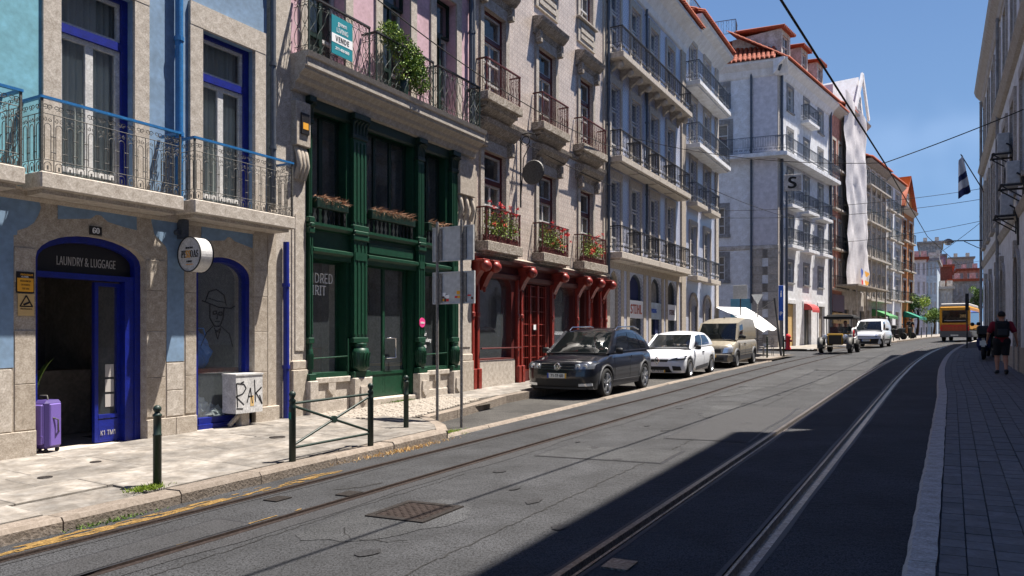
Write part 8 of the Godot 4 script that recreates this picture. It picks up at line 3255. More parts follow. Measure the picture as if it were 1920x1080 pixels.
func build_hatchback():
	var c := thing("parked_hatchback", "white hatchback parked between the navy SUV and the beige van", "car", P(7.4, 23.95, 0.013), 0.0)
	c.rotation.x = 0.0185
	var D := {hw = 0.83, low = 0.18, wr = 0.29, za = 1.25, zb = -1.25, z0 = -1.6, z1 = 1.55, crown = 0.04, sq = 2.9,
		top = [[-1.6, 0.9], [-0.6, 0.9], [0.75, 0.88], [1.1, 0.83], [1.55, 0.72]], plan = [[-1.6, 0.97], [-1.2, 1.0], [0.9, 0.99], [1.55, 0.95]],
		nose = [[0.18, 1.9], [0.3, 2.0], [0.5, 2.0], [0.62, 1.96], [0.75, 1.85]], tail = [[0.2, -1.9], [0.5, -1.95], [0.9, -1.85]]}
	make(car_body(D), "body", M.white_car, c)
	cabin(c, D, {a0 = [0.72, 0.89, 0.95], a1 = [0.59, 1.32, 0.22], d1 = [0.54, 1.33, -1.35], d0 = [0.7, 0.95, -1.78], arch = 0.06, windows = [[0.1, 0.45, 0.1, 0.85], [0.48, 0.84, 0.14, 0.82]]}, M.white_car)
	underbody(c, D)
	four_wheels(c, D, 0, M.alloy)
	make(strip_line(D, -0.8, 0.6, 0.26, 0.2, 0.12, 0.008), "door_trim", M.grey_plastic, c)
	for k in [1, -1]:
		make(face_patch(D, [[0.3, 0.55], [0.78, 0.58], [0.8, 0.71], [0.44, 0.62]] if k > 0 else [[-0.78, 0.58], [-0.3, 0.55], [-0.44, 0.62], [-0.8, 0.71]], 0.012), "headlight", M.lamp_dark, c)
		make(face_patch(D, [[0.6, 0.62], [0.76, 0.63], [0.78, 0.7], [0.6, 0.66]] if k > 0 else [[-0.76, 0.63], [-0.6, 0.62], [-0.6, 0.66], [-0.78, 0.7]], 0.018), "lamp", M.lamp_glass, c)
		make(face_patch(D, [[0.48, 0.26], [0.7, 0.26], [0.68, 0.38], [0.45, 0.4]] if k > 0 else [[-0.7, 0.26], [-0.48, 0.26], [-0.45, 0.4], [-0.68, 0.38]], 0.006), "fog_recess", M.black_plastic, c)
		for z in [0.85, -0.3]:
			make(seam(D, z, 0.3, 0.88, k), "door_gap", M.crack, c)
		var h := mb()
		bx(h, k * 0.825 - 0.02, 0.74, -0.22, k * 0.825 + 0.02, 0.78, -0.1)
		make(h, "door_handle", M.black_plastic, c)
	make(face_patch(D, [[-0.3, 0.52], [0.3, 0.52], [0.34, 0.6], [-0.34, 0.6]], 0.006), "grille", M.black_plastic, c)
	make(face_patch(D, [[-0.42, 0.22], [0.42, 0.22], [0.36, 0.38], [-0.36, 0.38]], 0.006), "lower_grille", M.black_plastic, c)
	make(face_patch(D, [[-0.44, 0.2], [0.44, 0.2], [0.44, 0.225], [-0.44, 0.225]], 0.014), "bumper_lip", M.chrome, c)
	var st := mb()
	var dm := [Vector3(0, 0.11, 0), Vector3(0.075, 0, 0.015), Vector3(0, -0.11, 0), Vector3(-0.075, 0, 0.015)]
	for i in 4:
		bar(st, dm[i], dm[(i + 1) % 4], 0.026, 0.03, Vector3(0, 0, 1))
	make(st, "emblem", M.chrome, c, Vector3(0, 0.56, nose_z(D, 0, 0.56, 1) + 0.03))
	plate(c, Vector3(0, 0.25, nose_z(D, 0, 0.25, 1) + 0.012), "AA-70-VX", false)
	mirrors(c, Vector3(0.9, 0.93, 0.7), M.black_plastic)

func build_beige_van():
	var c := thing("parked_van", "dusty beige panel van parked last in the row with grey plastic bumper", "van", P(7.42, 29.8, 0.013), 0.0)
	c.rotation.x = 0.0185
	var D := {hw = 0.86, low = 0.24, wr = 0.31, za = 1.4, zb = -1.5, z0 = -1.95, z1 = 1.68, crown = 0.04, sq = 3.6,
		top = [[-1.95, 1.02], [0.9, 1.02], [1.25, 0.98], [1.68, 0.86]], plan = [[-1.95, 0.99], [0.9, 1.0], [1.68, 0.95]],
		nose = [[0.2, 2.05], [0.35, 2.12], [0.5, 2.12], [0.52, 2.05], [0.75, 2.0], [0.9, 1.9]], tail = [[0.2, -2.2], [0.6, -2.24], [1.0, -2.2]]}
	make(car_body(D), "body", M.gold_car, c)
	cabin(c, D, {a0 = [0.76, 1.03, 1.2], a1 = [0.69, 1.66, 0.66], d1 = [0.7, 1.8, -2.0], d0 = [0.78, 1.03, -2.18], arch = 0.1, windows = [[0.06, 0.24, 0.1, 0.82]]}, M.gold_car)
	underbody(c, D)
	four_wheels(c, D, 0, M.grey_plastic)
	arch_trim(D, M.grey_plastic, c, 0.11)
	for q in [[0.28, 0.16], [0.5, 0.05], [0.62, 0.03]]:
		make(strip_line(D, -1.05, 0.95, q[0], q[0], q[1], 0.012), "side_moulding", M.grey_plastic, c)
	make(face_patch(D, [[-0.84, 0.25], [0.84, 0.25], [0.84, 0.5], [-0.84, 0.5]], 0.012), "bumper", M.grey_plastic, c)
	make(face_patch(D, [[-0.5, 0.3], [0.5, 0.3], [0.5, 0.42], [-0.5, 0.42]], 0.018), "intake", M.black_plastic, c)
	make(face_patch(D, [[-0.38, 0.58], [0.38, 0.58], [0.38, 0.7], [-0.38, 0.7]], 0.01), "grille", M.black_plastic, c)
	for k in [1, -1]:
		make(face_patch(D, [[0.44, 0.56], [0.8, 0.6], [0.8, 0.8], [0.5, 0.76]] if k > 0 else [[-0.8, 0.6], [-0.44, 0.56], [-0.5, 0.76], [-0.8, 0.8]], 0.012), "headlight", M.lamp_glass, c)
		for z in [0.98, 0.06, -1.0]:
			make(seam(D, z, 0.34, 1.02, k), "door_gap", M.crack, c)
		var h := mb()
		bx(h, k * 0.855 - 0.02, 0.86, 0.1, k * 0.855 + 0.02, 0.9, 0.24)
		make(h, "door_handle", M.grey_plastic, c)
	plate(c, Vector3(0, 0.46, nose_z(D, 0, 0.46, 1) + 0.016), "36-BE-14")
	mirrors(c, Vector3(0.97, 1.15, 1.0), M.black_plastic)
	var st := mb()
	lathe(st, [Vector2(0.04, 0), Vector2(0.03, 0.05), Vector2(0, 0.06)], 8, Transform3D(Basis.IDENTITY, Vector3(0, 1.86, -0.1)))
	make(st, "roof_aerial", M.black_plastic, c)

func build_white_van():
	var c := thing("driving_van", "small white van with black bumper driving towards the camera behind the vintage car", "van", W(3.5, climb(52.0) - 0.09, 52.0), -0.09)
	var D := {hw = 0.88, low = 0.2, wr = 0.31, za = 1.35, zb = -1.35, z0 = -1.8, z1 = 1.6, crown = 0.04, sq = 3.2,
		top = [[-1.8, 1.02], [0.8, 1.02], [1.15, 0.97], [1.6, 0.84]], plan = [[-1.8, 0.99], [0.9, 1.0], [1.6, 0.95]],
		nose = [[0.2, 1.98], [0.5, 2.05], [0.7, 2.0], [0.9, 1.88]], tail = [[0.2, -2.2], [1.0, -2.15]]}
	make(car_body(D), "body", M.white_car, c)
	cabin(c, D, {a0 = [0.78, 1.02, 1.25], a1 = [0.64, 1.6, 0.5], d1 = [0.66, 1.66, -1.95], d0 = [0.78, 1.03, -2.12], arch = 0.1, windows = [[0.06, 0.27, 0.1, 0.84]]}, M.white_car)
	underbody(c, D)
	four_wheels(c, D, 0, M.grey_plastic)
	make(face_patch(D, [[-0.85, 0.21], [0.85, 0.21], [0.85, 0.52], [-0.85, 0.52]], 0.012), "bumper", M.black_plastic, c)
	make(face_patch(D, [[-0.6, 0.6], [0.6, 0.6], [0.6, 0.66], [-0.6, 0.66]], 0.008), "grille", M.lamp_dark, c)
	make(strip_line(D, -0.95, 0.95, 0.4, 0.4, 0.1, 0.012), "side_moulding", M.black_plastic, c)
	make(strip_line(D, -1.7, 0.0, 0.6, 0.6, 0.38, 0.004), "teal_livery", M.awning_teal, c)
	for k in [1, -1]:
		make(face_patch(D, [[0.46, 0.66], [0.8, 0.7], [0.82, 0.86], [0.5, 0.78]] if k > 0 else [[-0.8, 0.7], [-0.46, 0.66], [-0.5, 0.78], [-0.82, 0.86]], 0.012), "headlight", M.lamp_glass, c)
	plate(c, Vector3(0, 0.42, nose_z(D, 0, 0.42, 1) + 0.016), "80-RT-27")
	mirrors(c, Vector3(1.0, 1.1, 0.98), M.black_plastic)

func build_tuk():
	# open vintage-style tour car
	var c := thing("vintage_tour_car", "open vintage-style tour car with brass radiator and black canopy driving towards the camera", "car", W(4.35, climb(42.2) - 0.1, 42.2), -0.05)
	var st := mb()
	for z in [1.25, -1.2]:
		for k in [1, -1]:
			wheel(c, Vector3(k * 0.68, 0.34, z), 0.34, 0.14, 5, M.iron, 0.72)
	bev(st, -0.62, 0.45, -1.7, 0.62, 0.98, 0.35, 0.05)
	make(st, "tub", M.white_paint, c)
	st = mb()
	bev(st, -0.36, 0.5, 0.35, 0.36, 0.98, 1.35, 0.08)
	make(st, "bonnet", M.iron, c)
	st = mb()
	bev(st, -0.38, 0.42, 1.34, 0.38, 1.0, 1.44, 0.05)
	make(st, "radiator_shell", M.brass, c)
	st = mb()
	bx(st, -0.3, 0.47, 1.43, 0.3, 0.9, 1.45)
	for i in 11:
		bx(st, -0.29 + i * 0.056, 0.47, 1.445, -0.275 + i * 0.056, 0.9, 1.46)
	make(st, "radiator_core", M.deep_room, c)
	for k in [1, -1]:
		st = mb()
		var pts := []
		for i in 13:
			var a := deg_to_rad(lerpf(-15, 190, i / 12.0))
			pts.append(Vector2(1.25 + cos(a) * 0.44, 0.34 + sin(a) * 0.44))
		for i in 12:
			hexa(st, [Vector3(k * 0.68 - 0.13, pts[i].y, pts[i].x), Vector3(k * 0.68 + 0.13, pts[i].y, pts[i].x), Vector3(k * 0.68 + 0.13, pts[i].y + 0.03, pts[i].x), Vector3(k * 0.68 - 0.13, pts[i].y + 0.03, pts[i].x),
				Vector3(k * 0.68 - 0.13, pts[i + 1].y, pts[i + 1].x), Vector3(k * 0.68 + 0.13, pts[i + 1].y, pts[i + 1].x), Vector3(k * 0.68 + 0.13, pts[i + 1].y + 0.03, pts[i + 1].x), Vector3(k * 0.68 - 0.13, pts[i + 1].y + 0.03, pts[i + 1].x)])
		make(st, "mudguard", M.iron_grey, c)
		put(shared("tuk_lamp", func(t): lathe(t, [Vector2(0, -0.12), Vector2(0.1, -0.08), Vector2(0.13, 0.02), Vector2(0.12, 0.03), Vector2(0, 0.05)], 14, Transform3D(Basis(Vector3.RIGHT, PI / 2), Vector3.ZERO))), "headlamp", M.lamp_glass, c, Vector3(k * 0.48, 0.82, 1.42))
		for z in [0.32, -1.6]:
			st = mb()
			rod(st, Vector3(k * 0.58, 0.95, z), Vector3(k * 0.6, 1.8, z), 0.022, 6)
			make(st, "canopy_post", M.iron, c)
	st = mb()
	bev(st, -0.72, 1.76, -1.8, 0.72, 1.9, 0.55, 0.03)
	bev(st, -0.6, 1.86, -1.6, 0.6, 1.98, 0.3, 0.05)
	make(st, "canopy", M.black_cloth, c)
	st = mb()
	for y in [0.98, 1.78]:
		bar(st, Vector3(-0.58, y, 0.36), Vector3(0.58, y, 0.36), 0.03, 0.03)
	make(st, "screen_frame", M.brass, c)
	st = mb()
	flat(st)
	quad(st, Vector3(-0.57, 1.0, 0.35), Vector3(0.57, 1.0, 0.35), Vector3(0.57, 1.77, 0.35), Vector3(-0.57, 1.77, 0.35))
	make(st, "windscreen", M.pane, c)
	for z in [-0.35, -1.3]:
		st = mb()
		bev(st, -0.55, 0.7, z - 0.1, 0.55, 1.35, z + 0.05, 0.04)
		make(st, "bench", M.red_dark, c)
	make(ring_st(0.25, 0.06, 0.0), "spare_wheel", M.flag_white, c, Vector3(0.66, 1.0, -0.1), Basis(Vector3.UP, 1.2))
	st = mb()
	lathe(st, [Vector2(0, 0), Vector2(0.22, 0), Vector2(0.22, 0.03), Vector2(0, 0.04)], 16, Transform3D(Basis(Vector3(0, 0, 1), -PI / 2), Vector3(0.64, 1.0, -0.1)))
	make(st, "spare_cover", M.petal, c)
	st = mb()
	bar(st, Vector3(-0.7, 0.36, 1.5), Vector3(0.7, 0.36, 1.5), 0.06, 0.08)
	make(st, "front_bumper", M.chrome, c)

func build_bus():
	var c := thing("yellow_minibus", "yellow and orange minibus seen from behind driving away", "bus", W(-1.15, climb(62.0) + 0.03, 62.0), -0.13)
	c.scale = Vector3.ONE * 0.92
	# local: rear face at z = 0 looking at the camera, body runs to -z
	var st := mb()
	bev(st, -1.02, 0.85, -7.2, 1.02, 2.72, 0.0, 0.09)
	make(st, "body", M.orange_bus, c)
	st = mb()
	bev(st, -1.0, 0.3, -7.1, 1.0, 0.86, -0.02, 0.05)
	make(st, "skirt", M.bus_grey, c)
	st = mb()
	bev(st, -0.95, 2.7, -7.0, 0.95, 2.95, -0.12, 0.05)
	make(st, "roof_unit", M.white_paint, c)
	st = mb()
	bev(st, -0.85, 1.42, -0.05, 0.85, 2.42, 0.015, 0.03)
	make(st, "rear_window", M.dark_side, c)
	st = mb()
	bx(st, -0.7, 1.58, 0.014, 0.75, 1.63, 0.02)
	make(st, "wiper_line", M.sign_back, c)
	letters("28E", 0.22, "route_number", M.tan, c, Vector3(0.58, 1.95, 0.018), Basis.IDENTITY, 0.9, 0.01, "Droid Sans", true)
	st = mb()
	bev(st, -0.95, 0.8, -0.05, 0.95, 1.3, 0.02, 0.02)
	make(st, "engine_hatch", M.orange_red, c)
	for k in 6:
		st = mb()
		var x := -0.8 + k * 0.28
		bar(st, Vector3(x, 1.26, 0.022), Vector3(x + 0.14, 1.12, 0.022), 0.05, 0.006, Vector3(0, 0, 1))
		bar(st, Vector3(x + 0.14, 1.12, 0.022), Vector3(x + 0.28, 1.26, 0.022), 0.05, 0.006, Vector3(0, 0, 1))
		make(st, "chevron", M.petal, c)
	st = mb()
	bx(st, -0.98, 0.34, -0.02, 0.98, 0.56, 0.07)
	make(st, "rear_bumper", M.bus_grey, c)
	for k in [1, -1]:
		for z in [-1.3, -5.6]:
			wheel(c, Vector3(k * 0.88, 0.4, z), 0.4, 0.24, 0, M.grey_plastic)
		st = mb()
		bx(st, k * 1.005, 1.35, -6.8, k * 1.03, 2.4, -0.4) if k > 0 else bx(st, -1.03, 1.35, -6.8, -1.005, 2.4, -0.4)
		make(st, "side_windows", M.dark_side, c)
		put(shared("bus_lamp", func(t): bev(t, -0.06, -0.16, 0, 0.06, 0.16, 0.03, 0.01)), "tail_lamp", M.petal, c, Vector3(k * 0.9, 0.98, 0.0))
	st = mb()
	bx(st, -0.26, 0.4, 0.065, 0.26, 0.52, 0.075)
	make(st, "number_plate", M.plate_white, c)

func simple_bike(called: String, label: String, at: Vector3, turn: float, m: Material):
	var b := thing(called, label, "motorcycle", at, turn, "parked motorcycles")
	for z in [0.62, -0.62]:
		wheel(b, Vector3(0.001, 0.28, z), 0.28, 0.11, 5, M.iron, 0.6)
	var st := mb()
	bev(st, -0.2, 0.4, -0.75, 0.2, 0.78, -0.1, 0.07)
	bev(st, -0.17, 0.3, -0.15, 0.17, 0.45, 0.35, 0.04)
	bev(st, -0.2, 0.35, 0.32, 0.2, 0.98, 0.48, 0.06)
	make(st, "fairing", m, b)
	st = mb()
	bev(st, -0.16, 0.77, -0.8, 0.16, 0.87, 0.05, 0.04)
	make(st, "seat", M.black_plastic, b)
	st = mb()
	tube(st, [Vector3(-0.34, 1.08, 0.3), Vector3(-0.15, 1.1, 0.4), Vector3(0.15, 1.1, 0.4), Vector3(0.34, 1.08, 0.3)], 0.016, 6)
	rod(st, Vector3(0, 1.08, 0.4), Vector3(0, 0.3, 0.62), 0.03, 6)
	make(st, "handlebar", M.iron, b)
	st = mb()
	bev(st, -0.19, 0.85, -1.05, 0.19, 1.18, -0.68, 0.05)
	make(st, "top_box", M.black_plastic, b)
	st = mb()
	bx(st, -0.1, 0.5, -0.965, 0.1, 0.66, -0.95)
	bar(st, Vector3(0, 0.75, -0.7), Vector3(0, 0.45, -0.96), 0.1, 0.02)
	make(st, "number_plate", M.plate_white, b)
	st = mb()
	for k in [1, -1]:
		lathe(st, [Vector2(0, -0.02), Vector2(0.07, -0.01), Vector2(0.07, 0.01), Vector2(0, 0.02)], 10, Transform3D(Basis(Vector3.RIGHT, PI / 2), Vector3(k * 0.36, 1.25, 0.3)))
	make(st, "mirrors", M.black_plastic, b)

func build_small_traffic():
	simple_bike("motor_scooter", "dark scooter with a top box parked on the right pavement beyond the pedestrian", R(-1.3, 31.5), deg_to_rad(176), M.flag_navy)
	simple_bike("motor_scooter", "green-topped dark scooter parked close behind the first one on the right pavement", R(-1.55, 33.4), deg_to_rad(186), M.green_dark)
	simple_bike("motor_scooter", "dark motorcycle parked at the far left kerb among the bollards", P(left_edge(69.0) + 0.9, 69.0, 0.13), deg_to_rad(60), M.iron)
	simple_bike("motor_scooter", "second dark motorcycle further along the far left kerb", P(left_edge(72.5) + 0.9, 72.5, 0.13), deg_to_rad(70), M.black_plastic)
	var c := thing("distant_car", "small pale blue car far up the street left of the bus", "car", P(3.6, 92.0), -0.25)
	var D := {hw = 0.85, low = 0.2, wr = 0.3, za = 1.2, zb = -1.2, z0 = -1.6, z1 = 1.5, crown = 0.03, sq = 3.0, top = [[-1.6, 0.9], [0.8, 0.9], [1.5, 0.72]], plan = [[-1.6, 0.97], [0, 1.0], [1.5, 0.95]], nose = [[0.2, 1.9], [0.75, 1.85]], tail = [[0.2, -1.9], [0.9, -1.85]]}
	make(car_body(D), "body", M.pale_blue_wall, c)
	cabin(c, D, {a0 = [0.74, 0.9, 0.9], a1 = [0.56, 1.38, 0.1], d1 = [0.54, 1.38, -1.2], d0 = [0.72, 0.95, -1.75], arch = 0.05, windows = [[0.1, 0.45, 0.1, 0.85], [0.48, 0.84, 0.14, 0.82]]}, M.pale_blue_wall)
	four_wheels(c, D, 0, M.alloy)
	underbody(c, D)

# ---------- people: capsule skeletons joined smoothly and meshed as surface nets ----------
func cap_dist(p: Vector3, a: Vector3, ab: Vector3, inv: float, ra: float, rb: float) -> float:
	var pa := p - a
	var t := clampf(pa.dot(ab) * inv, 0.0, 1.0)
	return (pa - ab * t).length() - lerpf(ra, rb, t)

func nets(st: SurfaceTool, caps: Array, res: float, k: float, grow := 0.0, cut_lo := -9.0, cut_hi := 9.0, x := Transform3D.IDENTITY):
	smooth(st)
	var lo := Vector3.ONE * 1e9
	var hi := -lo
	var cs := []
	for c in caps:
		var r: float = maxf(c[2], c[3]) + grow + res * 2.0
		for p in [c[0], c[1]]:
			lo = lo.min(p - Vector3.ONE * r)
			hi = hi.max(p + Vector3.ONE * r)
		var ab: Vector3 = c[1] - c[0]
		cs.append([c[0], ab, 1.0 / maxf(1e-9, ab.length_squared()), c[2] + grow, c[3] + grow])
	var n := Vector3i(((hi - lo) / res).ceil()) + Vector3i.ONE
	var f := PackedFloat32Array()
	f.resize(n.x * n.y * n.z)
	f.fill(1.0)
	for c in cs:
		var a: Vector3 = c[0]
		var b: Vector3 = c[0] + c[1]
		var r: float = maxf(c[3], c[4]) + k + res * 2.0
		var i0 := Vector3i(((a.min(b) - Vector3.ONE * r - lo) / res).floor()).clamp(Vector3i.ZERO, n - Vector3i.ONE)
		var i1 := Vector3i(((a.max(b) + Vector3.ONE * r - lo) / res).ceil()).clamp(Vector3i.ZERO, n - Vector3i.ONE)
		for iz in range(i0.z, i1.z + 1):
			for iy in range(i0.y, i1.y + 1):
				var at := (iz * n.y + iy) * n.x
				for ix in range(i0.x, i1.x + 1):
					var d := cap_dist(lo + Vector3(ix, iy, iz) * res, a, c[1], c[2], c[3], c[4])
					var o := f[at + ix]
					var h := maxf(k - absf(d - o), 0.0) / k
					f[at + ix] = minf(d, o) - h * h * k * 0.25
	if cut_lo > -8.0 or cut_hi < 8.0:
		for iy in n.y:
			var y := lo.y + iy * res
			var e := maxf(cut_lo - y, y - cut_hi)
			if e > -res * 1.5:
				for iz in n.z:
					for ix in n.x:
						var at := (iz * n.y + iy) * n.x + ix
						f[at] = maxf(f[at], e)
	var vid := {}
	var vs := PackedVector3Array()
	var off := [0, 1, n.x, n.x + 1, n.x * n.y, n.x * n.y + 1, n.x * n.y + n.x, n.x * n.y + n.x + 1]
	for iz in n.z - 1:
		for iy in n.y - 1:
			var base := (iz * n.y + iy) * n.x
			for ix in n.x - 1:
				var m := 0
				for q in 8:
					if f[base + ix + off[q]] < 0.0:
						m |= 1 << q
				if m == 0 or m == 255:
					continue
				var sum := Vector3.ZERO
				var cnt := 0
				for e in [[0, 1], [2, 3], [4, 5], [6, 7], [0, 2], [1, 3], [4, 6], [5, 7], [0, 4], [1, 5], [2, 6], [3, 7]]:
					var fa := f[base + ix + off[e[0]]]
					var fb := f[base + ix + off[e[1]]]
					if (fa < 0.0) != (fb < 0.0):
						var t := fa / (fa - fb)
						var pa := Vector3(e[0] & 1, (e[0] >> 1) & 1, e[0] >> 2)
						var pb := Vector3(e[1] & 1, (e[1] >> 1) & 1, e[1] >> 2)
						sum += pa.lerp(pb, t)
						cnt += 1
				vid[base + ix] = vs.size()
				vs.append(x * (lo + (Vector3(ix, iy, iz) + sum / cnt) * res))
	for key in vid:
		var inside := f[key] < 0.0
		for ax in [[1, n.x, n.x * n.y], [n.x, n.x * n.y, 1], [n.x * n.y, 1, n.x]]:
			if (f[key + ax[0]] < 0.0) == inside:
				continue
			var b: int = key - ax[1]
			var c: int = key - ax[1] - ax[2]
			var d: int = key - ax[2]
			if not (vid.has(b) and vid.has(c) and vid.has(d)):
				continue
			if inside:
				quad(st, vs[vid[key]], vs[vid[b]], vs[vid[c]], vs[vid[d]])
			else:
				quad(st, vs[vid[d]], vs[vid[c]], vs[vid[b]], vs[vid[key]])

func hand_caps(w: Vector3, dir: Vector3, side: Vector3, curl: Vector3) -> Array:   # a relaxed hand: palm, four fingers, thumb
	var out := []
	var palm := w + dir * 0.085
	out.append([w, palm + side * 0.018, 0.024, 0.022])
	out.append([w, palm - side * 0.018, 0.024, 0.02])
	for i in 4:
		var b := palm + side * (0.03 - i * 0.02)
		var ln: float = [0.07, 0.08, 0.075, 0.058][i]
		var m := b + dir * ln * 0.5 + curl * ln * 0.15
		out.append([b, m, 0.0095, 0.009])
		out.append([m, m + dir * ln * 0.35 + curl * ln * 0.35, 0.009, 0.0075])
	var t := w + dir * 0.03 + side * 0.03
	out.append([t, t + dir * 0.035 + side * 0.025, 0.012, 0.011])
	out.append([t + dir * 0.035 + side * 0.025, t + dir * 0.065 + side * 0.025 + curl * 0.012, 0.0105, 0.009])
	return out

# J: joint positions; local axes x right, y up, the person faces +z
func person(called: String, label: String, at: Vector3, turn: float, J: Dictionary, top: Material, legs: Material, shorts: bool, res: float, fine: bool, skin: Material) -> Node3D:
	var o := thing(called, label, "person", at, turn)
	var body := [[J.hip + Vector3(0.07, 0, 0), J.hip - Vector3(0.07, 0, 0), 0.12, 0.12], [J.hip, J.chest, 0.13, 0.15], [J.chest + Vector3(0.1, 0.06, 0), J.chest + Vector3(-0.1, 0.06, 0), 0.1, 0.1], [J.chest + Vector3(0, 0.1, 0), J.head - Vector3(0, 0.09, -0.005), 0.062, 0.055]]
	var arms := []
	var thighs := []
	var shanks := []
	var feet := []
	for k in 2:
		arms.append([J.sh[k], J.el[k], 0.052, 0.042])
		arms.append([J.el[k], J.wr[k], 0.042, 0.029])
		thighs.append([J.hj[k], J.kn[k], 0.088, 0.058])
		shanks.append([J.kn[k], J.kn[k].lerp(J.an[k], 0.3) + Vector3(0, 0, -0.012), 0.054, 0.056])
		shanks.append([J.kn[k].lerp(J.an[k], 0.3) + Vector3(0, 0, -0.012), J.an[k], 0.056, 0.036])
		feet.append([J.an[k] + Vector3(0, -0.035, -0.04), J.toe[k], 0.042, 0.034])
	var head := [[J.head + Vector3(0, 0.035, -0.012), J.head + Vector3(0, 0.03, 0.012), 0.088, 0.086], [J.head + Vector3(0, -0.05, 0.03), J.head + Vector3(0, -0.07, 0.045), 0.062, 0.04], [J.head + Vector3(0.082, 0, -0.005), J.head + Vector3(0.086, 0.025, -0.01), 0.016, 0.018], [J.head + Vector3(-0.082, 0, -0.005), J.head + Vector3(-0.086, 0.025, -0.01), 0.016, 0.018], [J.head + Vector3(0, 0.02, 0.1), J.head + Vector3(0, -0.02, 0.112), 0.012, 0.016]]
	var st := mb()
	nets(st, body + arms + thighs + shanks + feet + head, res, 0.04)
	if fine:
		for k in 2:
			var dir: Vector3 = (J.wr[k] - J.el[k]).normalized()
			var side := Vector3(0, 0, 1) - dir * dir.z
			nets(st, hand_caps(J.wr[k], dir, side.normalized(), dir.cross(side).normalized() * (1.0 if k == 0 else -1.0)), 0.006, 0.01)
	make(st, "body", skin, o)
	st = mb()
	nets(st, body.slice(0, 3) + [[J.sh[0], J.sh[0].lerp(J.el[0], 0.72), 0.066, 0.062], [J.sh[1], J.sh[1].lerp(J.el[1], 0.72), 0.066, 0.062]], res, 0.04, 0.016, J.hip.y - 0.04)
	make(st, "shirt", top, o)
	st = mb()
	var lg := body.slice(0, 1) + thighs
	if not shorts:
		lg = lg + shanks
	nets(st, lg, res, 0.04, 0.03, 0.06 if not shorts else J.kn[0].y + 0.02, J.hip.y + 0.09)
	make(st, "shorts" if shorts else "trousers", legs, o)
	for k in 2:
		st = mb()
		nets(st, [feet[k]], minf(res, 0.018), 0.03, 0.012, -0.012, J.an[k].y + 0.03)
		make(st, "shoe", M.black_plastic, o)
	st = mb()
	nets(st, [[J.head + Vector3(0, 0.05, -0.025), J.head + Vector3(0, 0.06, 0.0), 0.095, 0.088]], minf(res, 0.016), 0.03, 0.0, J.head.y - 0.015)
	make(st, "hair", M.hair, o)
	if fine:
		for k in [1, -1]:
			put(shared("eye", func(t): lathe(t, [Vector2(0, -0.01), Vector2(0.01, 0), Vector2(0, 0.01)], 8)), "eye", M.text_white, o, J.head + Vector3(0.034 * k, 0.012, 0.089))
		put(shared("mouth", func(t): bx(t, -0.022, -0.003, 0, 0.022, 0.003, 0.006)), "mouth", M.red_dark, o, J.head + Vector3(0, -0.05, 0.086))
	return o

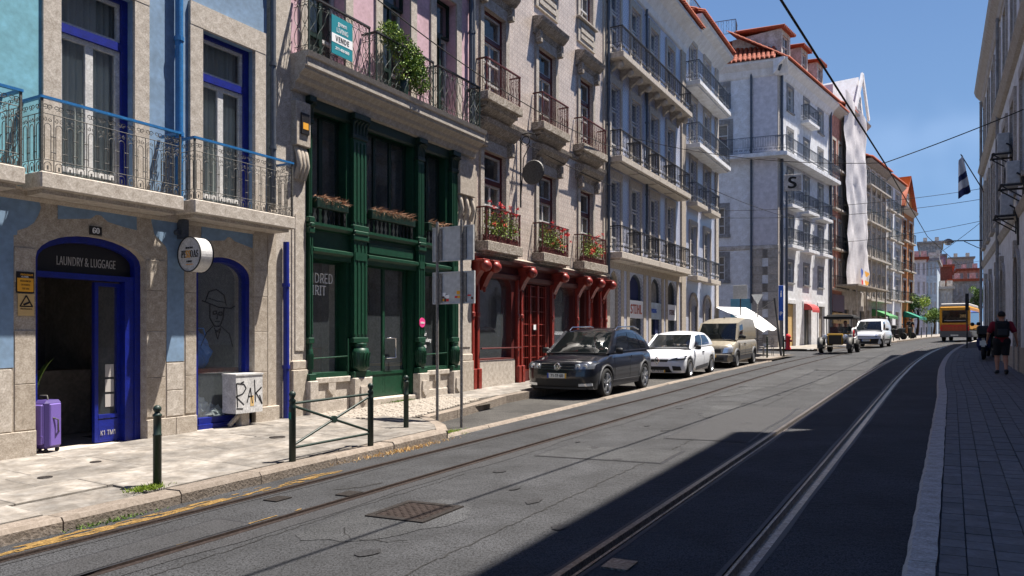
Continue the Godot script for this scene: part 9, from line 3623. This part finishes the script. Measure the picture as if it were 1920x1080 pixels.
func build_people():
	# pedestrian walking away on the right pavement
	var J := {hip = Vector3(0, 0.92, 0), chest = Vector3(0, 1.28, 0.02), head = Vector3(0.0, 1.62, 0.06),
		sh = [Vector3(0.2, 1.4, 0.01), Vector3(-0.2, 1.4, 0.01)], el = [Vector3(0.3, 1.14, 0.06), Vector3(-0.31, 1.14, -0.05)], wr = [Vector3(0.33, 0.95, 0.24), Vector3(-0.36, 0.9, 0.04)],
		hj = [Vector3(0.09, 0.88, 0), Vector3(-0.09, 0.88, 0)], kn = [Vector3(0.1, 0.5, 0.12), Vector3(-0.09, 0.48, 0.0)], an = [Vector3(0.1, 0.1, 0.02), Vector3(-0.09, 0.13, -0.28)], toe = [Vector3(0.12, 0.035, 0.15), Vector3(-0.1, 0.035, -0.12)]}
	var at := R(-1.46, 23.0)
	person("person", "person in a dark red T-shirt and black shorts walking away on the right pavement", at, deg_to_rad(180), J, M.red_shirt, M.black_cloth, true, 0.02, true, M.skin)
	get_node("person").scale = Vector3.ONE * 0.92
	var bp := thing("backpack", "black backpack worn by the pedestrian on the right", "backpack", at + Vector3(0, 0.94, 0), deg_to_rad(180))
	bp.scale = Vector3.ONE * 0.92
	var st := mb()
	bev(st, -0.17, 0.0, -0.32, 0.17, 0.46, -0.15, 0.05)
	make(st, "sack", M.black_cloth, bp)
	st = mb()
	bev(st, -0.12, 0.05, -0.36, 0.12, 0.24, -0.31, 0.02)
	make(st, "pocket", M.black_plastic, bp)
	for k in [1, -1]:
		st = mb()
		tube(st, [Vector3(k * 0.11, 0.44, -0.16), Vector3(k * 0.12, 0.5, -0.02), Vector3(k * 0.12, 0.42, 0.16), Vector3(k * 0.13, 0.2, 0.17), Vector3(k * 0.16, 0.05, -0.1), Vector3(k * 0.15, 0.04, -0.17)], 0.016, 5)
		make(st, "strap", M.black_cloth, bp)
	# far pedestrian on the left
	var K := J.duplicate(true)
	K.wr = [Vector3(0.3, 0.9, 0.1), Vector3(-0.3, 0.9, 0.1)]
	person("person", "distant person in dark top and grey trousers walking on the far left pavement", P(left_edge(76.0) + 1.1, 76.0, 0.13), deg_to_rad(170), K, M.black_cloth, M.iron_grey, false, 0.04, false, M.skin)
	# driver of the vintage car, seated
	var S := {hip = Vector3(0, 0.0, 0), chest = Vector3(0, 0.36, -0.02), head = Vector3(0, 0.7, 0.02), sh = [Vector3(0.2, 0.48, 0), Vector3(-0.2, 0.48, 0)], el = [Vector3(0.27, 0.25, 0.14), Vector3(-0.27, 0.25, 0.14)], wr = [Vector3(0.14, 0.3, 0.34), Vector3(-0.14, 0.3, 0.34)],
		hj = [Vector3(0.09, 0, 0), Vector3(-0.09, 0, 0)], kn = [Vector3(0.11, 0.06, 0.4), Vector3(-0.11, 0.06, 0.4)], an = [Vector3(0.1, -0.3, 0.46), Vector3(-0.1, -0.3, 0.46)], toe = [Vector3(0.1, -0.36, 0.62), Vector3(-0.1, -0.36, 0.62)]}
	person("person", "driver in a dark shirt seated in the vintage tour car", W(4.1, climb(42.2) - 0.1 + 0.82, 42.35), -0.05, S, M.black_cloth, M.iron_grey, false, 0.035, false, M.skin_dark)
